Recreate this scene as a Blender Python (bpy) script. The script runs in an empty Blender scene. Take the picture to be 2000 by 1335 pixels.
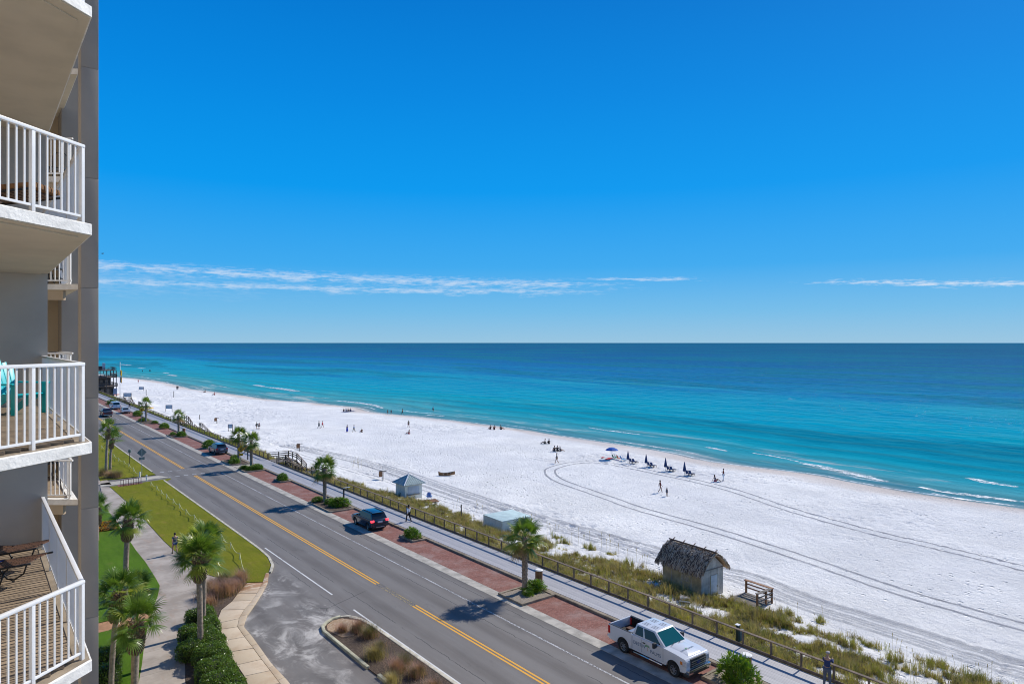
import bpy, bmesh, math, random
import numpy as np
from mathutils import Vector, Matrix, Euler, noise as mnoise
R = math.radians
random.seed(7); rng = np.random.default_rng(7)
SC = bpy.context.scene
COL = SC.collection

# ------------------------------------------------------------------ camera
TH = R(38.4); CT, ST = math.cos(TH), math.sin(TH); CAMZ = 18.3; F = 1333.0
cam_d = bpy.data.cameras.new('camera'); cam = bpy.data.objects.new('camera', cam_d); COL.objects.link(cam)
cam.location = (0, 0, CAMZ); cam.rotation_euler = (R(90), 0, -TH)
cam_d.sensor_width = 36; cam_d.lens = F / 2000 * 36; cam_d.shift_y = 0.0008
cam_d.clip_start = 0.1; cam_d.clip_end = 200000
SC.camera = cam

# ------------------------------------------------------------------ sun, sky, exposure
SUN_EL, SUN_AZ = R(40), R(4.5)            # azimuth measured from +X (the sea) towards +Y (along the road)
sd = bpy.data.lights.new('sun', 'SUN'); sd.energy = 4.8; sd.angle = R(0.53); sd.color = (1.0, 0.94, 0.84)
sun = bpy.data.objects.new('sun', sd); COL.objects.link(sun)
sv = Vector((math.cos(SUN_EL) * math.cos(SUN_AZ), math.cos(SUN_EL) * math.sin(SUN_AZ), math.sin(SUN_EL)))
sun.rotation_euler = sv.to_track_quat('Z', 'Y').to_euler(); sun.location = (60, 0, 60)

W = bpy.data.worlds.new('World'); SC.world = W; W.use_nodes = True
nt = W.node_tree; N = nt.nodes; L = nt.links
bg = N['Background']; bg.inputs[1].default_value = 0.115
sky = N.new('ShaderNodeTexSky'); sky.sky_type = 'NISHITA'; sky.sun_disc = False
sky.sun_elevation = SUN_EL; sky.sun_rotation = R(90) - SUN_AZ
sky.altitude = 0; sky.air_density = 1.0; sky.dust_density = 0.6; sky.ozone_density = 3.0
def wmath(op, a, b=None, c=None, clamp=False):
    n = N.new('ShaderNodeMath'); n.operation = op; n.use_clamp = clamp
    for i, v in enumerate((a, b, c)):
        if v is None: continue
        if isinstance(v, (int, float)): n.inputs[i].default_value = v
        else: L.new(v, n.inputs[i])
    return n.outputs[0]
hs = N.new('ShaderNodeHueSaturation'); hs.inputs['Saturation'].default_value = 1.25
L.new(sky.outputs[0], hs.inputs['Color'])
# thin cirrus bands a few degrees above the horizon
tc = N.new('ShaderNodeTexCoord'); sp = N.new('ShaderNodeSeparateXYZ'); L.new(tc.outputs['Generated'], sp.inputs[0])
hor = wmath('SQRT', wmath('ADD', wmath('MULTIPLY', sp.outputs[0], sp.outputs[0]), wmath('MULTIPLY', sp.outputs[1], sp.outputs[1])))
el = wmath('DIVIDE', sp.outputs[2], hor)
# clear deep blue autumn air: the physical sky blended with a measured blue gradient by elevation, the same all round
gr = N.new('ShaderNodeValToRGB'); L.new(wmath('MULTIPLY', wmath('MAXIMUM', el, 0.0), 1.0), gr.inputs[0])
GS = [(0, (.31, .56, .76)), (.045, (.17, .50, .82)), (.11, (.045, .40, .87)), (.22, (.0, .32, .87)), (.36, (.0, .245, .76)), (.52, (.0, .18, .63)), (1, (.02, .11, .38))]
while len(gr.color_ramp.elements) < len(GS): gr.color_ramp.elements.new(.5)
for i_, (p_, c_) in enumerate(GS): e_ = gr.color_ramp.elements[i_]; e_.position = p_; e_.color = tuple(min(1, q) for q in c_) + (1,)
gs = N.new('ShaderNodeVectorMath'); gs.operation = 'SCALE'; L.new(gr.outputs[0], gs.inputs[0]); gs.inputs['Scale'].default_value = 1 / .115
m0 = N.new('ShaderNodeMix'); m0.data_type = 'RGBA'; m0.inputs['Factor'].default_value = .975; L.new(hs.outputs[0], m0.inputs['A']); L.new(gs.outputs[0], m0.inputs['B'])
az = wmath('SUBTRACT', wmath('ARCTAN2', sp.outputs[0], sp.outputs[1]), TH)     # 0 = straight out over the water
cv = N.new('ShaderNodeCombineXYZ'); L.new(az, cv.inputs[0]); L.new(wmath('MULTIPLY', el, 7.0), cv.inputs[1])
nz = N.new('ShaderNodeTexNoise'); nz.inputs['Scale'].default_value = 17; nz.inputs['Detail'].default_value = 9; nz.inputs['Roughness'].default_value = .68
L.new(cv.outputs[0], nz.inputs['Vector'])
nz2 = N.new('ShaderNodeTexNoise'); nz2.inputs['Scale'].default_value = 60; nz2.inputs['Detail'].default_value = 6; nz2.inputs['Roughness'].default_value = .7
L.new(cv.outputs[0], nz2.inputs['Vector'])
def band(e0, slope, width, a0, a1, fade, amt, thr):
    line = wmath('MULTIPLY_ADD', az, slope, e0)
    wob = wmath('MULTIPLY', wmath('SUBTRACT', nz.outputs[0], .5), .012)
    dist = wmath('ABSOLUTE', wmath('SUBTRACT', wmath('ADD', el, wob), line))
    m = wmath('SUBTRACT', 1.0, wmath('DIVIDE', dist, width), clamp=True)
    f0 = wmath('DIVIDE', wmath('SUBTRACT', az, a0), fade, clamp=True)
    f1 = wmath('DIVIDE', wmath('SUBTRACT', a1, az), fade, clamp=True)
    m = wmath('MULTIPLY', m, wmath('MULTIPLY', f0, f1))
    n = wmath('ADD', wmath('MULTIPLY', nz.outputs[0], .45), wmath('MULTIPLY', nz2.outputs[0], .55))
    n = wmath('MULTIPLY', wmath('SUBTRACT', wmath('ADD', n, wmath('MULTIPLY', m, .15)), thr), 7.0, clamp=True)
    return wmath('MULTIPLY', wmath('MULTIPLY', n, wmath('POWER', m, .5)), amt)
b = band(.0865, -.020, .0115, -1.6, .21, .16, .60, .545)
b = wmath('MAXIMUM', b, band(.0750, -.006, .0080, -1.6, .18, .16, .54, .54))
b = wmath('MAXIMUM', b, band(.078, 0, .022, -1.8, -.25, .4, .25, .50))
b = wmath('MAXIMUM', b, band(.0935, -.01, .0042, .08, .29, .05, .6, .555))
b = wmath('MAXIMUM', b, band(.106, -.057, .0085, .38, 1.1, .10, .85, .58))
b = wmath('MULTIPLY', b, 1.0, clamp=True)
mx = N.new('ShaderNodeMix'); mx.data_type = 'RGBA'; L.new(b, mx.inputs['Factor'])
L.new(m0.outputs['Result'], mx.inputs['A']); mx.inputs['B'].default_value = (6.3, 7.0, 8.0, 1)
L.new(mx.outputs['Result'], bg.inputs[0])

SC.view_settings.view_transform = 'Standard'; SC.view_settings.look = 'None'
SC.view_settings.exposure = 0.0; SC.view_settings.gamma = 1.0; SC.view_settings.use_curve_mapping = False
SC.render.engine = 'CYCLES'; SC.cycles.use_denoising = True; SC.cycles.denoising_prefilter = 'ACCURATE'; SC.cycles.pixel_filter_type = 'BLACKMAN_HARRIS'; SC.cycles.filter_width = 1.05; SC.cycles.use_adaptive_sampling = False
SC.cycles.max_bounces = 6; SC.cycles.transparent_max_bounces = 16; SC.cycles.sample_clamp_indirect = 3; SC.cycles.sample_clamp_direct = 10

# ------------------------------------------------------------------ helpers
def at(u, v, z=0.0):
    """ground point of the plane at height z seen in the 2000 px wide photograph at (u, v)"""
    d = (CAMZ - z) * F / (v - 669.0); r = d * (u - 1000) / F
    return (r * CT + d * ST, -r * ST + d * CT)
def tag(o, label=None, cat=None, group=None, kind=None):
    if label: o['label'] = label
    if cat: o['category'] = cat
    if group: o['group'] = group
    if kind: o['kind'] = kind
    return o
def empty(name, loc, rz=0, label=None, cat=None, group=None, kind=None):
    o = bpy.data.objects.new(name, None); COL.objects.link(o); o.location = loc; o.rotation_euler = (0, 0, rz)
    o.empty_display_size = .2
    return tag(o, label, cat, group, kind)
def link(name, me, mat=None, parent=None, loc=(0, 0, 0), rot=(0, 0, 0), scale=(1, 1, 1)):
    o = bpy.data.objects.new(name, me); COL.objects.link(o)
    o.location = loc; o.rotation_euler = rot; o.scale = scale
    if parent is not None: o.parent = parent
    if mat is not None:
        if not me.materials: me.materials.append(mat)
        elif me.materials[0] != mat:
            o.material_slots[0].link = 'OBJECT'; o.material_slots[0].material = mat
    return o
def children(o): return [c for c in bpy.data.objects if c.parent == o]
class MB:
    def __init__(s): s.v = []; s.f = []; s.M = Matrix()
    def add(s, vs, fs):
        n = len(s.v); s.v += [tuple(s.M @ Vector(p)) for p in vs]; s.f += [tuple(i + n for i in q) for q in fs]; return s
    def box(s, x0, y0, z0, x1, y1, z1):
        return s.add([(x0, y0, z0), (x1, y0, z0), (x1, y1, z0), (x0, y1, z0), (x0, y0, z1), (x1, y0, z1), (x1, y1, z1), (x0, y1, z1)],
                     [(0, 3, 2, 1), (4, 5, 6, 7), (0, 1, 5, 4), (1, 2, 6, 5), (2, 3, 7, 6), (3, 0, 4, 7)])
    def bar(s, a, b, w, h, up=(0, 0, 1)):
        a, b = Vector(a), Vector(b); d = (b - a).normalized(); u = Vector(up)
        if abs(d.dot(u)) > .98: u = Vector((1, 0, 0))
        r = d.cross(u).normalized() * w / 2; t = r.cross(d).normalized() * h / 2
        vs = [a - r - t, a + r - t, a + r + t, a - r + t, b - r - t, b + r - t, b + r + t, b - r + t]
        return s.add(vs, [(0, 1, 2, 3), (4, 7, 6, 5), (0, 4, 5, 1), (1, 5, 6, 2), (2, 6, 7, 3), (3, 7, 4, 0)])
    def tube(s, pts, rad, n=8, cap=True):
        pts = [Vector(p) for p in pts]; rs = rad if isinstance(rad, (list, tuple)) else [rad] * len(pts)
        vs = []; fs = []
        for i, p in enumerate(pts):
            d = (pts[min(i + 1, len(pts) - 1)] - pts[max(i - 1, 0)]).normalized()
            u = Vector((0, 0, 1)) if abs(d.z) < .95 else Vector((1, 0, 0))
            x = d.cross(u).normalized(); y = x.cross(d).normalized()
            for k in range(n):
                a = 2 * math.pi * k / n; vs.append(p + (x * math.cos(a) + y * math.sin(a)) * rs[i])
        for i in range(len(pts) - 1):
            for k in range(n):
                k2 = (k + 1) % n; fs.append((i * n + k, i * n + k2, (i + 1) * n + k2, (i + 1) * n + k))
        if cap: fs.append(tuple(range(n - 1, -1, -1))); fs.append(tuple((len(pts) - 1) * n + k for k in range(n)))
        return s.add(vs, fs)
    def prism(s, poly, z0, z1):
        n = len(poly); a = sum(poly[i][0] * poly[(i + 1) % n][1] - poly[(i + 1) % n][0] * poly[i][1] for i in range(n))
        if a < 0: poly = poly[::-1]
        vs = [(p[0], p[1], z0) for p in poly] + [(p[0], p[1], z1) for p in poly]
        return s.add(vs, [tuple(range(n - 1, -1, -1)), tuple(range(n, 2 * n))] + [(i, (i + 1) % n, (i + 1) % n + n, i + n) for i in range(n)])
    def side(s, poly, y0, y1):
        """polygon in x,z extruded over y"""
        n = len(poly)
        vs = [(p[0], y0, p[1]) for p in poly] + [(p[0], y1, p[1]) for p in poly]
        return s.add(vs, [tuple(range(n)), tuple(range(2 * n - 1, n - 1, -1))] + [(i, i + n, (i + 1) % n + n, (i + 1) % n) for i in range(n)])
    def sheet(s, poly, z):
        n = len(poly); a = sum(poly[i][0] * poly[(i + 1) % n][1] - poly[(i + 1) % n][0] * poly[i][1] for i in range(n))
        if a < 0: poly = poly[::-1]
        return s.add([(p[0], p[1], z) for p in poly], [tuple(range(n))])
    def ball(s, c, r, seg=12, rings=8, zs=(0, 1)):
        rx, ry, rz = (r, r, r) if isinstance(r, (int, float)) else r
        vs = []; fs = []
        for i in range(rings + 1):
            ph = math.pi * i / rings
            for k in range(seg):
                a = 2 * math.pi * k / seg
                vs.append((c[0] + rx * math.sin(ph) * math.cos(a), c[1] + ry * math.sin(ph) * math.sin(a), c[2] + rz * math.cos(ph)))
        for i in range(rings):
            for k in range(seg):
                k2 = (k + 1) % seg; fs.append((i * seg + k, (i + 1) * seg + k, (i + 1) * seg + k2, i * seg + k2))
        return s.add(vs, fs)
    def mesh(s, name, smooth=False, bevel=0, fix=True):
        me = bpy.data.meshes.new(name); me.from_pydata(s.v, [], s.f)
        if fix:
            bm = bmesh.new(); bm.from_mesh(me)
            bmesh.ops.remove_doubles(bm, verts=bm.verts, dist=1e-5)
            bmesh.ops.recalc_face_normals(bm, faces=bm.faces)
            if bevel:
                es = [e for e in bm.edges if len(e.link_faces) == 2 and e.calc_face_angle(0) > .5]
                bmesh.ops.bevel(bm, geom=es, offset=bevel, segments=2, profile=.6, affect='EDGES', clamp_overlap=True)
            bm.to_mesh(me); bm.free()
        if smooth: me.shade_smooth()
        elif bevel:
            me.shade_smooth(); me.set_sharp_from_angle(angle=R(35))
        me.update(); return me
    def build(s, name, mat, parent=None, smooth=False, bevel=0, loc=(0, 0, 0), rot=(0, 0, 0), **k):
        o = link(name, s.mesh(name, smooth, bevel), mat, parent, loc, rot)
        if k: tag(o, **k)
        return o
def npmesh(name, V, Fq, smooth=False, uv=None):
    """fast mesh from arrays: V (n,3), Fq (m,k)"""
    me = bpy.data.meshes.new(name); V = np.asarray(V, dtype=np.float32); Fq = np.asarray(Fq, dtype=np.int32)
    m, k = Fq.shape
    me.vertices.add(len(V)); me.vertices.foreach_set('co', V.ravel())
    me.loops.add(m * k); me.loops.foreach_set('vertex_index', Fq.ravel())
    me.polygons.add(m); me.polygons.foreach_set('loop_start', np.arange(0, m * k, k, dtype=np.int32))
    try: me.polygons.foreach_set('loop_total', np.full(m, k, dtype=np.int32))
    except Exception: pass
    if smooth: me.polygons.foreach_set('use_smooth', np.ones(m, dtype=bool))
    if uv is not None:
        l = me.uv_layers.new(name='UVMap'); l.data.foreach_set('uv', np.asarray(uv, dtype=np.float32)[Fq.ravel()].ravel())
    me.update(calc_edges=True); me.validate()
    return me

# ------------------------------------------------------------------ materials
class NB:
    """small node-tree builder"""
    def __init__(s, name):
        s.m = bpy.data.materials.new(name); s.m.use_nodes = True; s.t = s.m.node_tree; s.n = s.t.nodes; s.l = s.t.links
        s.p = s.n['Principled BSDF']; s.out = s.n['Material Output']
    def geo(s): 
        g = s.n.new('ShaderNodeNewGeometry'); return g.outputs['Position']
    def obj(s): return s.n.new('ShaderNodeTexCoord').outputs['Object']
    def uv(s): return s.n.new('ShaderNodeTexCoord').outputs['UV']
    def rnd(s): return s.n.new('ShaderNodeObjectInfo').outputs['Random']
    def scale(s, v, sc):
        n = s.n.new('ShaderNodeVectorMath'); n.operation = 'MULTIPLY'; s.l.new(v, n.inputs[0]); n.inputs[1].default_value = sc; return n.outputs[0]
    def sep(s, v):
        n = s.n.new('ShaderNodeSeparateXYZ'); s.l.new(v, n.inputs[0]); return n.outputs
    def noise(s, v, sc, det=4, rough=.55, dist=0):
        n = s.n.new('ShaderNodeTexNoise'); n.inputs['Scale'].default_value = sc; n.inputs['Detail'].default_value = det
        n.inputs['Roughness'].default_value = rough; n.inputs['Distortion'].default_value = dist
        if v is not None: s.l.new(v, n.inputs['Vector'])
        return n.outputs[0]
    def voro(s, v, sc, feat='F1', out=0):
        n = s.n.new('ShaderNodeTexVoronoi'); n.feature = feat; n.inputs['Scale'].default_value = sc; s.l.new(v, n.inputs['Vector']); return n.outputs[out]
    def m1(s, op, a, b=None, c=None, clamp=False):
        n = s.n.new('ShaderNodeMath'); n.operation = op; n.use_clamp = clamp
        for i, v in enumerate((a, b, c)):
            if v is None: continue
            if isinstance(v, (int, float)): n.inputs[i].default_value = v
            else: s.l.new(v, n.inputs[i])
        return n.outputs[0]
    def ramp(s, fac, stops, interp='LINEAR'):
        n = s.n.new('ShaderNodeValToRGB'); n.color_ramp.interpolation = interp; e = n.color_ramp.elements
        while len(e) < len(stops): e.new(.5)
        for i, (p, c) in enumerate(stops): e[i].position = p; e[i].color = (*c, 1) if len(c) == 3 else c
        s.l.new(fac, n.inputs[0]); return n.outputs[0]
    def mix(s, fac, a, b, mode='MIX'):
        n = s.n.new('ShaderNodeMix'); n.data_type = 'RGBA'; n.blend_type = mode
        for k, v in (('Factor', fac), ('A', a), ('B', b)):
            if isinstance(v, (int, float)): n.inputs[k].default_value = v
            elif isinstance(v, tuple): n.inputs[k].default_value = (*v, 1) if len(v) == 3 else v
            else: s.l.new(v, n.inputs[k])
        return n.outputs['Result']
    def smooth(s, x, a, b):
        n = s.n.new('ShaderNodeMapRange'); n.interpolation_type = 'SMOOTHSTEP'; s.l.new(x, n.inputs[0])
        n.inputs[1].default_value = a; n.inputs[2].default_value = b; return n.outputs[0]
    def bump(s, h, strength=.3, dist=.02, nrm=None):
        n = s.n.new('ShaderNodeBump'); n.inputs['Strength'].default_value = strength; n.inputs['Distance'].default_value = dist
        s.l.new(h, n.inputs['Height'])
        if nrm is not None: s.l.new(nrm, n.inputs['Normal'])
        return n.outputs[0]
    def col(s, c):
        if isinstance(c, tuple): s.p.inputs['Base Color'].default_value = (*c, 1)
        else: s.l.new(c, s.p.inputs['Base Color'])
        return s
    def set(s, rough=None, metal=None, spec=None, nrm=None, **k):
        if rough is not None: s.p.inputs['Roughness'].default_value = rough
        if metal is not None: s.p.inputs['Metallic'].default_value = metal
        if spec is not None: s.p.inputs['Specular IOR Level'].default_value = spec
        if nrm is not None: s.l.new(nrm, s.p.inputs['Normal'])
        for q, v in k.items(): s.p.inputs[q.replace('_', ' ')].default_value = v
        return s
def mul(c, f): return tuple(min(1, x * f) for x in c)
def simple(name, c, rough=.6, var=.18, scale=3, bump=.15, bscale=40, metal=0, spec=.4, rnd=0, coord='obj', bd=.01):
    b = NB(name); v = b.geo() if coord == 'geo' else b.obj()
    n = b.noise(v, scale, 5)
    cc = b.mix(b.smooth(n, .3, .7), mul(c, 1 - var), mul(c, 1 + var))
    if rnd: cc = b.mix(b.rnd(), cc, b.mix(1.0, cc, mul((1, 1, 1), 1 - rnd), 'MULTIPLY'))
    b.col(cc).set(rough, metal, spec)
    if bump: b.set(nrm=b.bump(b.noise(v, bscale, 3), bump, bd))
    return b.m
M = {}
M['white_metal'] = simple('white_rail_paint', (.80, .80, .80), .35, .04, 2, 0)
M['white_concrete'] = simple('white_painted_concrete', (.78, .76, .72), .6, .12, 4, .6, 14, bd=.02)
M['soffit'] = simple('beige_textured_soffit', (.60, .53, .41), .85, .07, 1.2, .12, 60, coord='geo')
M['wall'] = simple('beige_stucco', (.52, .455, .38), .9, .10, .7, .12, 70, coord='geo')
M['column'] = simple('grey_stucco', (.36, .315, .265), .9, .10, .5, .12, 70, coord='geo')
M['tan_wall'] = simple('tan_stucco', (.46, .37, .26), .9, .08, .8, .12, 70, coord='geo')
M['deck_board'] = simple('composite_deck_board', (.36, .275, .19), .7, .12, 3, .2, 30, rnd=.25)
M['teal'] = simple('teal_plastic', (.0, .48, .54), .4, .06, 3, 0)
M['black'] = simple('black_metal', (.02, .02, .022), .4, .1, 3, 0)
M['brown_slat'] = simple('brown_slat', (.12, .06, .035), .5, .2, 6, .1, rnd=.2)
M['cushion'] = simple('brown_cushion', (.22, .11, .045), .9, .35, 9, .2)
M['towel'] = simple('blue_patterned_towel', (.03, .05, .22), .95, .8, 14, .5, 60)
M['blue_plastic'] = simple('blue_plastic', (.01, .18, .50), .4, .1, 3, 0)
M['glass'] = NB('window_glass').col((.015, .02, .025)).set(.05, 0, .6).m
M['tyre'] = simple('tyre_rubber', (.018, .018, .018), .8, .1, 6, 0)
M['rim'] = simple('alloy_rim', (.45, .45, .46), .3, .1, 6, 0, metal=.8)
M['chrome'] = simple('chrome', (.65, .65, .66), .15, .05, 6, 0, metal=1)
M['plastic_dark'] = simple('dark_plastic', (.03, .032, .036), .55, .1, 6, 0)
M['red_lens'] = simple('red_lens', (.45, .01, .01), .2, .1, 6, 0)
M['amber'] = simple('amber_lens', (.6, .18, .02), .2, .1, 6, 0)
M['head_lens'] = simple('headlight_lens', (.5, .52, .55), .12, .15, 12, 0)
M['skin'] = simple('skin', (.42, .24, .16), .6, .06, 6, 0)
M['skin_dark'] = simple('tanned_skin', (.20, .10, .06), .6, .06, 6, 0)
M['hair'] = simple('dark_hair', (.025, .017, .012), .7, .2, 20, 0)
M['hair_grey'] = simple('grey_cap', (.35, .33, .31), .8, .2, 20, 0)
M['weathered'] = simple('weathered_wood', (.21, .185, .16), .85, .3, 2.5, .4, 25, rnd=.3)
M['rail_wood'] = simple('brown_grey_rail_wood', (.17, .125, .09), .8, .3, 2.5, .35, 25, rnd=.25, coord='geo')
M['new_wood'] = simple('orange_brown_timber', (.30, .15, .07), .75, .25, 2.5, .3, 25, rnd=.3)
M['concrete'] = simple('concrete', (.46, .42, .35), .85, .16, 1.5, .3, 50, rnd=.18, coord='geo')
M['kerb'] = simple('kerb_concrete', (.50, .46, .37), .85, .22, 2.0, .3, 50, coord='geo')
M['kerb_dark'] = simple('weathered_kerb', (.25, .205, .15), .85, .25, 2.0, .4, 40, coord='geo')
def paintm(name, c, thr=.42):
    b = NB(name); v = b.geo(); n = b.noise(v, 9, 8, .7); n2 = b.noise(v, .5, 3)
    k = b.smooth(b.m1('ADD', n, b.m1('MULTIPLY', n2, .35)), thr, thr + .12)
    return b.col(b.mix(k, (.10, .10, .105), c)).set(.7).m
M['white_paint'] = paintm('worn_white_road_paint', (.62, .62, .60), .50)
M['white_paint_faint'] = paintm('faint_white_road_paint', (.50, .50, .50), .60)
M['yellow_paint'] = paintm('worn_yellow_road_paint', (.72, .36, .035), .44)
# ------------------------------------------------------------------ more materials: ground
def asphalt():
    b = NB('asphalt'); v = b.geo(); x, y, z = b.sep(v)
    sv_ = b.scale(v, (1, .08, 1))                    # streaks along the driving direction
    c = b.mix(b.noise(v, .22, 5, .6), (.132, .120, .110), (.20, .182, .168))
    c = b.mix(b.m1('MULTIPLY', b.smooth(b.noise(sv_, 1.1, 4), .42, .62), .35), c, (.112, .10, .094))
    c = b.mix(b.m1('MULTIPLY', b.smooth(b.noise(sv_, 3.2, 4), .5, .7), .3), c, (.21, .205, .20))
    c = b.mix(b.m1('MULTIPLY', b.smooth(b.noise(v, 45, 2), .5, .75), .45), c, (.29, .28, .27))
    wh = b.m1('SUBTRACT', 1.0, b.m1('ABSOLUTE', b.m1('SUBTRACT', b.m1('FRACT', b.m1('DIVIDE', b.m1('SUBTRACT', x, 20.6), 1.8)), .5)), clamp=True)
    c = b.mix(b.m1('MULTIPLY', b.smooth(wh, .62, .9), .22), c, (.235, .23, .22))
    # long cracks beside the lanes
    xd = b.m1('ADD', x, b.m1('MULTIPLY', b.m1('SUBTRACT', b.noise(b.scale(v, (0, 1, 0)), .9, 6, .7), .5), .5))
    cr = None
    for xc in (19.95, 21.75, 28.9, 26.6):
        d = b.m1('ABSOLUTE', b.m1('SUBTRACT', xd, xc)); k = b.m1('SUBTRACT', 1, b.smooth(d, .01, .045))
        cr = k if cr is None else b.m1('MAXIMUM', cr, k)
    cr = b.m1('MULTIPLY', cr, b.smooth(b.noise(b.scale(v, (0, .3, 0)), 1, 2), .40, .5))
    cr2 = b.m1('SUBTRACT', 1, b.smooth(b.voro(b.scale(v, (.14, .09, .1)), 1.0, 'DISTANCE_TO_EDGE'), .0, .006))
    cr = b.m1('MAXIMUM', cr, b.m1('MULTIPLY', cr2, b.smooth(b.noise(v, .07, 2), .62, .66)))
    lane = b.m1('SUBTRACT', 1.0, b.smooth(b.m1('ABSOLUTE', b.m1('SUBTRACT', b.m1('PINGPONG', b.m1('SUBTRACT', x, 20.6), 3.55), 1.78)), .1, .75))
    c = b.mix(b.m1('MULTIPLY', b.m1('MULTIPLY', lane, b.noise(b.scale(v, (1, .12, 1)), 1.4, 5, .7)), .55), c, (.075, .070, .066))
    c = b.mix(b.m1('MULTIPLY', b.smooth(b.noise(b.scale(v, (1, .3, 1)), .6, 6, .75), .58, .7), .5), c, (.085, .08, .076))
    c = b.mix(b.m1('MULTIPLY', cr, .75), c, (.035, .035, .037))
    # pale sandy dust drifted over the driveway mouth
    inside = b.m1('MULTIPLY', b.m1('SUBTRACT', 1, b.smooth(x, 18.6, 20.1)), b.m1('SUBTRACT', 1, b.smooth(y, 55, 57)))
    dn = b.noise(b.scale(v, (.62, .40, 1)), 1.0, 9, .70, .7)
    dust = b.m1('MULTIPLY', b.smooth(dn, .44, .66), b.smooth(b.noise(v, .18, 3), .34, .6))
    far = b.smooth(y, 33, 50)
    dust = b.m1('MULTIPLY', b.m1('MULTIPLY', dust, inside), b.m1('MULTIPLY_ADD', far, .45, .55))
    c = b.mix(dust, c, (.62, .59, .55))
    c = b.mix(b.m1('MULTIPLY', b.m1('MULTIPLY', b.smooth(b.noise(v, .35, 4), .5, .7), inside), .4), c, (.10, .095, .09))
    b.col(c).set(.82, 0, .35, b.bump(b.noise(v, 60, 3), .5, .01)); return b.m
M['asphalt'] = asphalt()
def brick():
    b = NB('herringbone_brick_paving'); v = b.geo()
    br = b.n.new('ShaderNodeTexBrick'); br.inputs['Scale'].default_value = 1; b.l.new(v, br.inputs['Vector'])
    br.inputs['Brick Width'].default_value = .2; br.inputs['Row Height'].default_value = .1; br.inputs['Mortar Size'].default_value = .006
    br.inputs['Color1'].default_value = (.20, .075, .055, 1); br.inputs['Color2'].default_value = (.29, .125, .095, 1); br.inputs['Mortar'].default_value = (.13, .09, .075, 1)
    c = b.mix(b.m1('MULTIPLY', b.smooth(b.noise(v, .5, 5, .65), .45, .7), .55), br.outputs[0], (.34, .25, .22))
    c = b.mix(b.m1('MULTIPLY', b.smooth(b.noise(v, 1.3, 5, .65), .5, .75), .5), c, (.13, .055, .045))
    c = b.mix(b.m1('MULTIPLY', b.smooth(b.noise(v, 9, 3, .6), .55, .75), .5), c, (.42, .33, .29))
    b.col(c).set(.85, 0, .3, b.bump(b.m1('SUBTRACT', b.noise(v, 30, 3), b.m1('MULTIPLY', br.outputs[1], .7)), .5, .01)); return b.m
M['brick'] = brick()
def lawn(name, c1, c2, c3):
    b = NB(name); v = b.geo()
    c = b.mix(b.smooth(b.noise(v, .25, 4), .3, .7), c1, c2)
    c = b.mix(b.m1('MULTIPLY', b.smooth(b.noise(v, 2.2, 5, .7), .45, .75), .6), c, c3)
    c = b.mix(b.m1('MULTIPLY', b.smooth(b.noise(v, .75, 6, .7), .54, .70), .55), c, mul((c3[0] * 1.15, c3[1] * .9, c3[2] * 1.6), 1))
    st_ = b.noise(b.scale(v, (1, .15, 1)), 2.5, 3)
    c = b.mix(b.m1('MULTIPLY', b.smooth(st_, .45, .65), .3), c, mul(c1, .7))
    c = b.mix(b.m1('MULTIPLY', b.smooth(b.noise(v, 28, 3, .7), .45, .7), .55), c, mul(c1, .45))
    b.col(c).set(.9, 0, .15, b.bump(b.noise(v, 24, 4, .7), 1.0, .06)); return b.m
M['lawn_a'] = lawn('roadside_lawn', (.155, .175, .006), (.215, .215, .008), (.26, .23, .03))
M['lawn_b'] = lawn('watered_lawn', (.075, .16, .006), (.10, .20, .008), (.13, .20, .02))
def pathm():
    b = NB('stained_concrete_path'); v = b.geo()
    c = b.mix(b.smooth(b.noise(v, .5, 6, .65), .35, .68), (.30, .255, .21), (.45, .39, .33))
    c = b.mix(b.m1('MULTIPLY', b.smooth(b.noise(b.scale(v, (1.6, .5, 1)), .9, 6, .7, 1.2), .52, .7), .4), c, (.36, .22, .14))
    c = b.mix(b.m1('MULTIPLY', b.smooth(b.noise(v, 30, 3), .5, .75), .35), c, (.40, .38, .36))
    y = b.sep(v)[1]
    j = b.m1('ABSOLUTE', b.m1('SUBTRACT', b.m1('FRACT', b.m1('DIVIDE', y, 3.1)), .5)); j = b.m1('SUBTRACT', 1, b.smooth(j, .002, .008))
    c = b.mix(b.m1('MULTIPLY', j, .6), c, (.10, .09, .08))
    b.col(c).set(.85, 0, .3, b.bump(b.noise(v, 50, 3), .3, .01)); return b.m
M['path'] = pathm()
def slabm():
    b = NB('tan_sidewalk_concrete'); v = b.geo()
    c = b.mix(b.rnd(), (.50, .395, .27), (.62, .51, .38))
    c = b.mix(b.m1('MULTIPLY', b.smooth(b.noise(v, .8, 6, .65), .42, .7), .5), c, (.42, .29, .18))
    c = b.mix(b.m1('MULTIPLY', b.smooth(b.noise(v, 3.5, 5, .7), .5, .75), .35), c, (.56, .50, .42))
    rust = b.m1('MULTIPLY', b.smooth(b.sep(v)[1], 50.4, 52.2), b.smooth(b.noise(b.scale(v, (1, 2, 1)), .9, 4), .40, .55))
    c = b.mix(b.m1('MULTIPLY', rust, .8), c, (.30, .13, .045))
    c = b.mix(b.m1('MULTIPLY', b.smooth(b.noise(v, 60, 2), .5, .7), .25), c, (.28, .23, .17))
    b.col(c).set(.85, 0, .3, b.bump(b.noise(v, 50, 3), .3, .01)); return b.m
M['slab'] = slabm()
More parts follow.
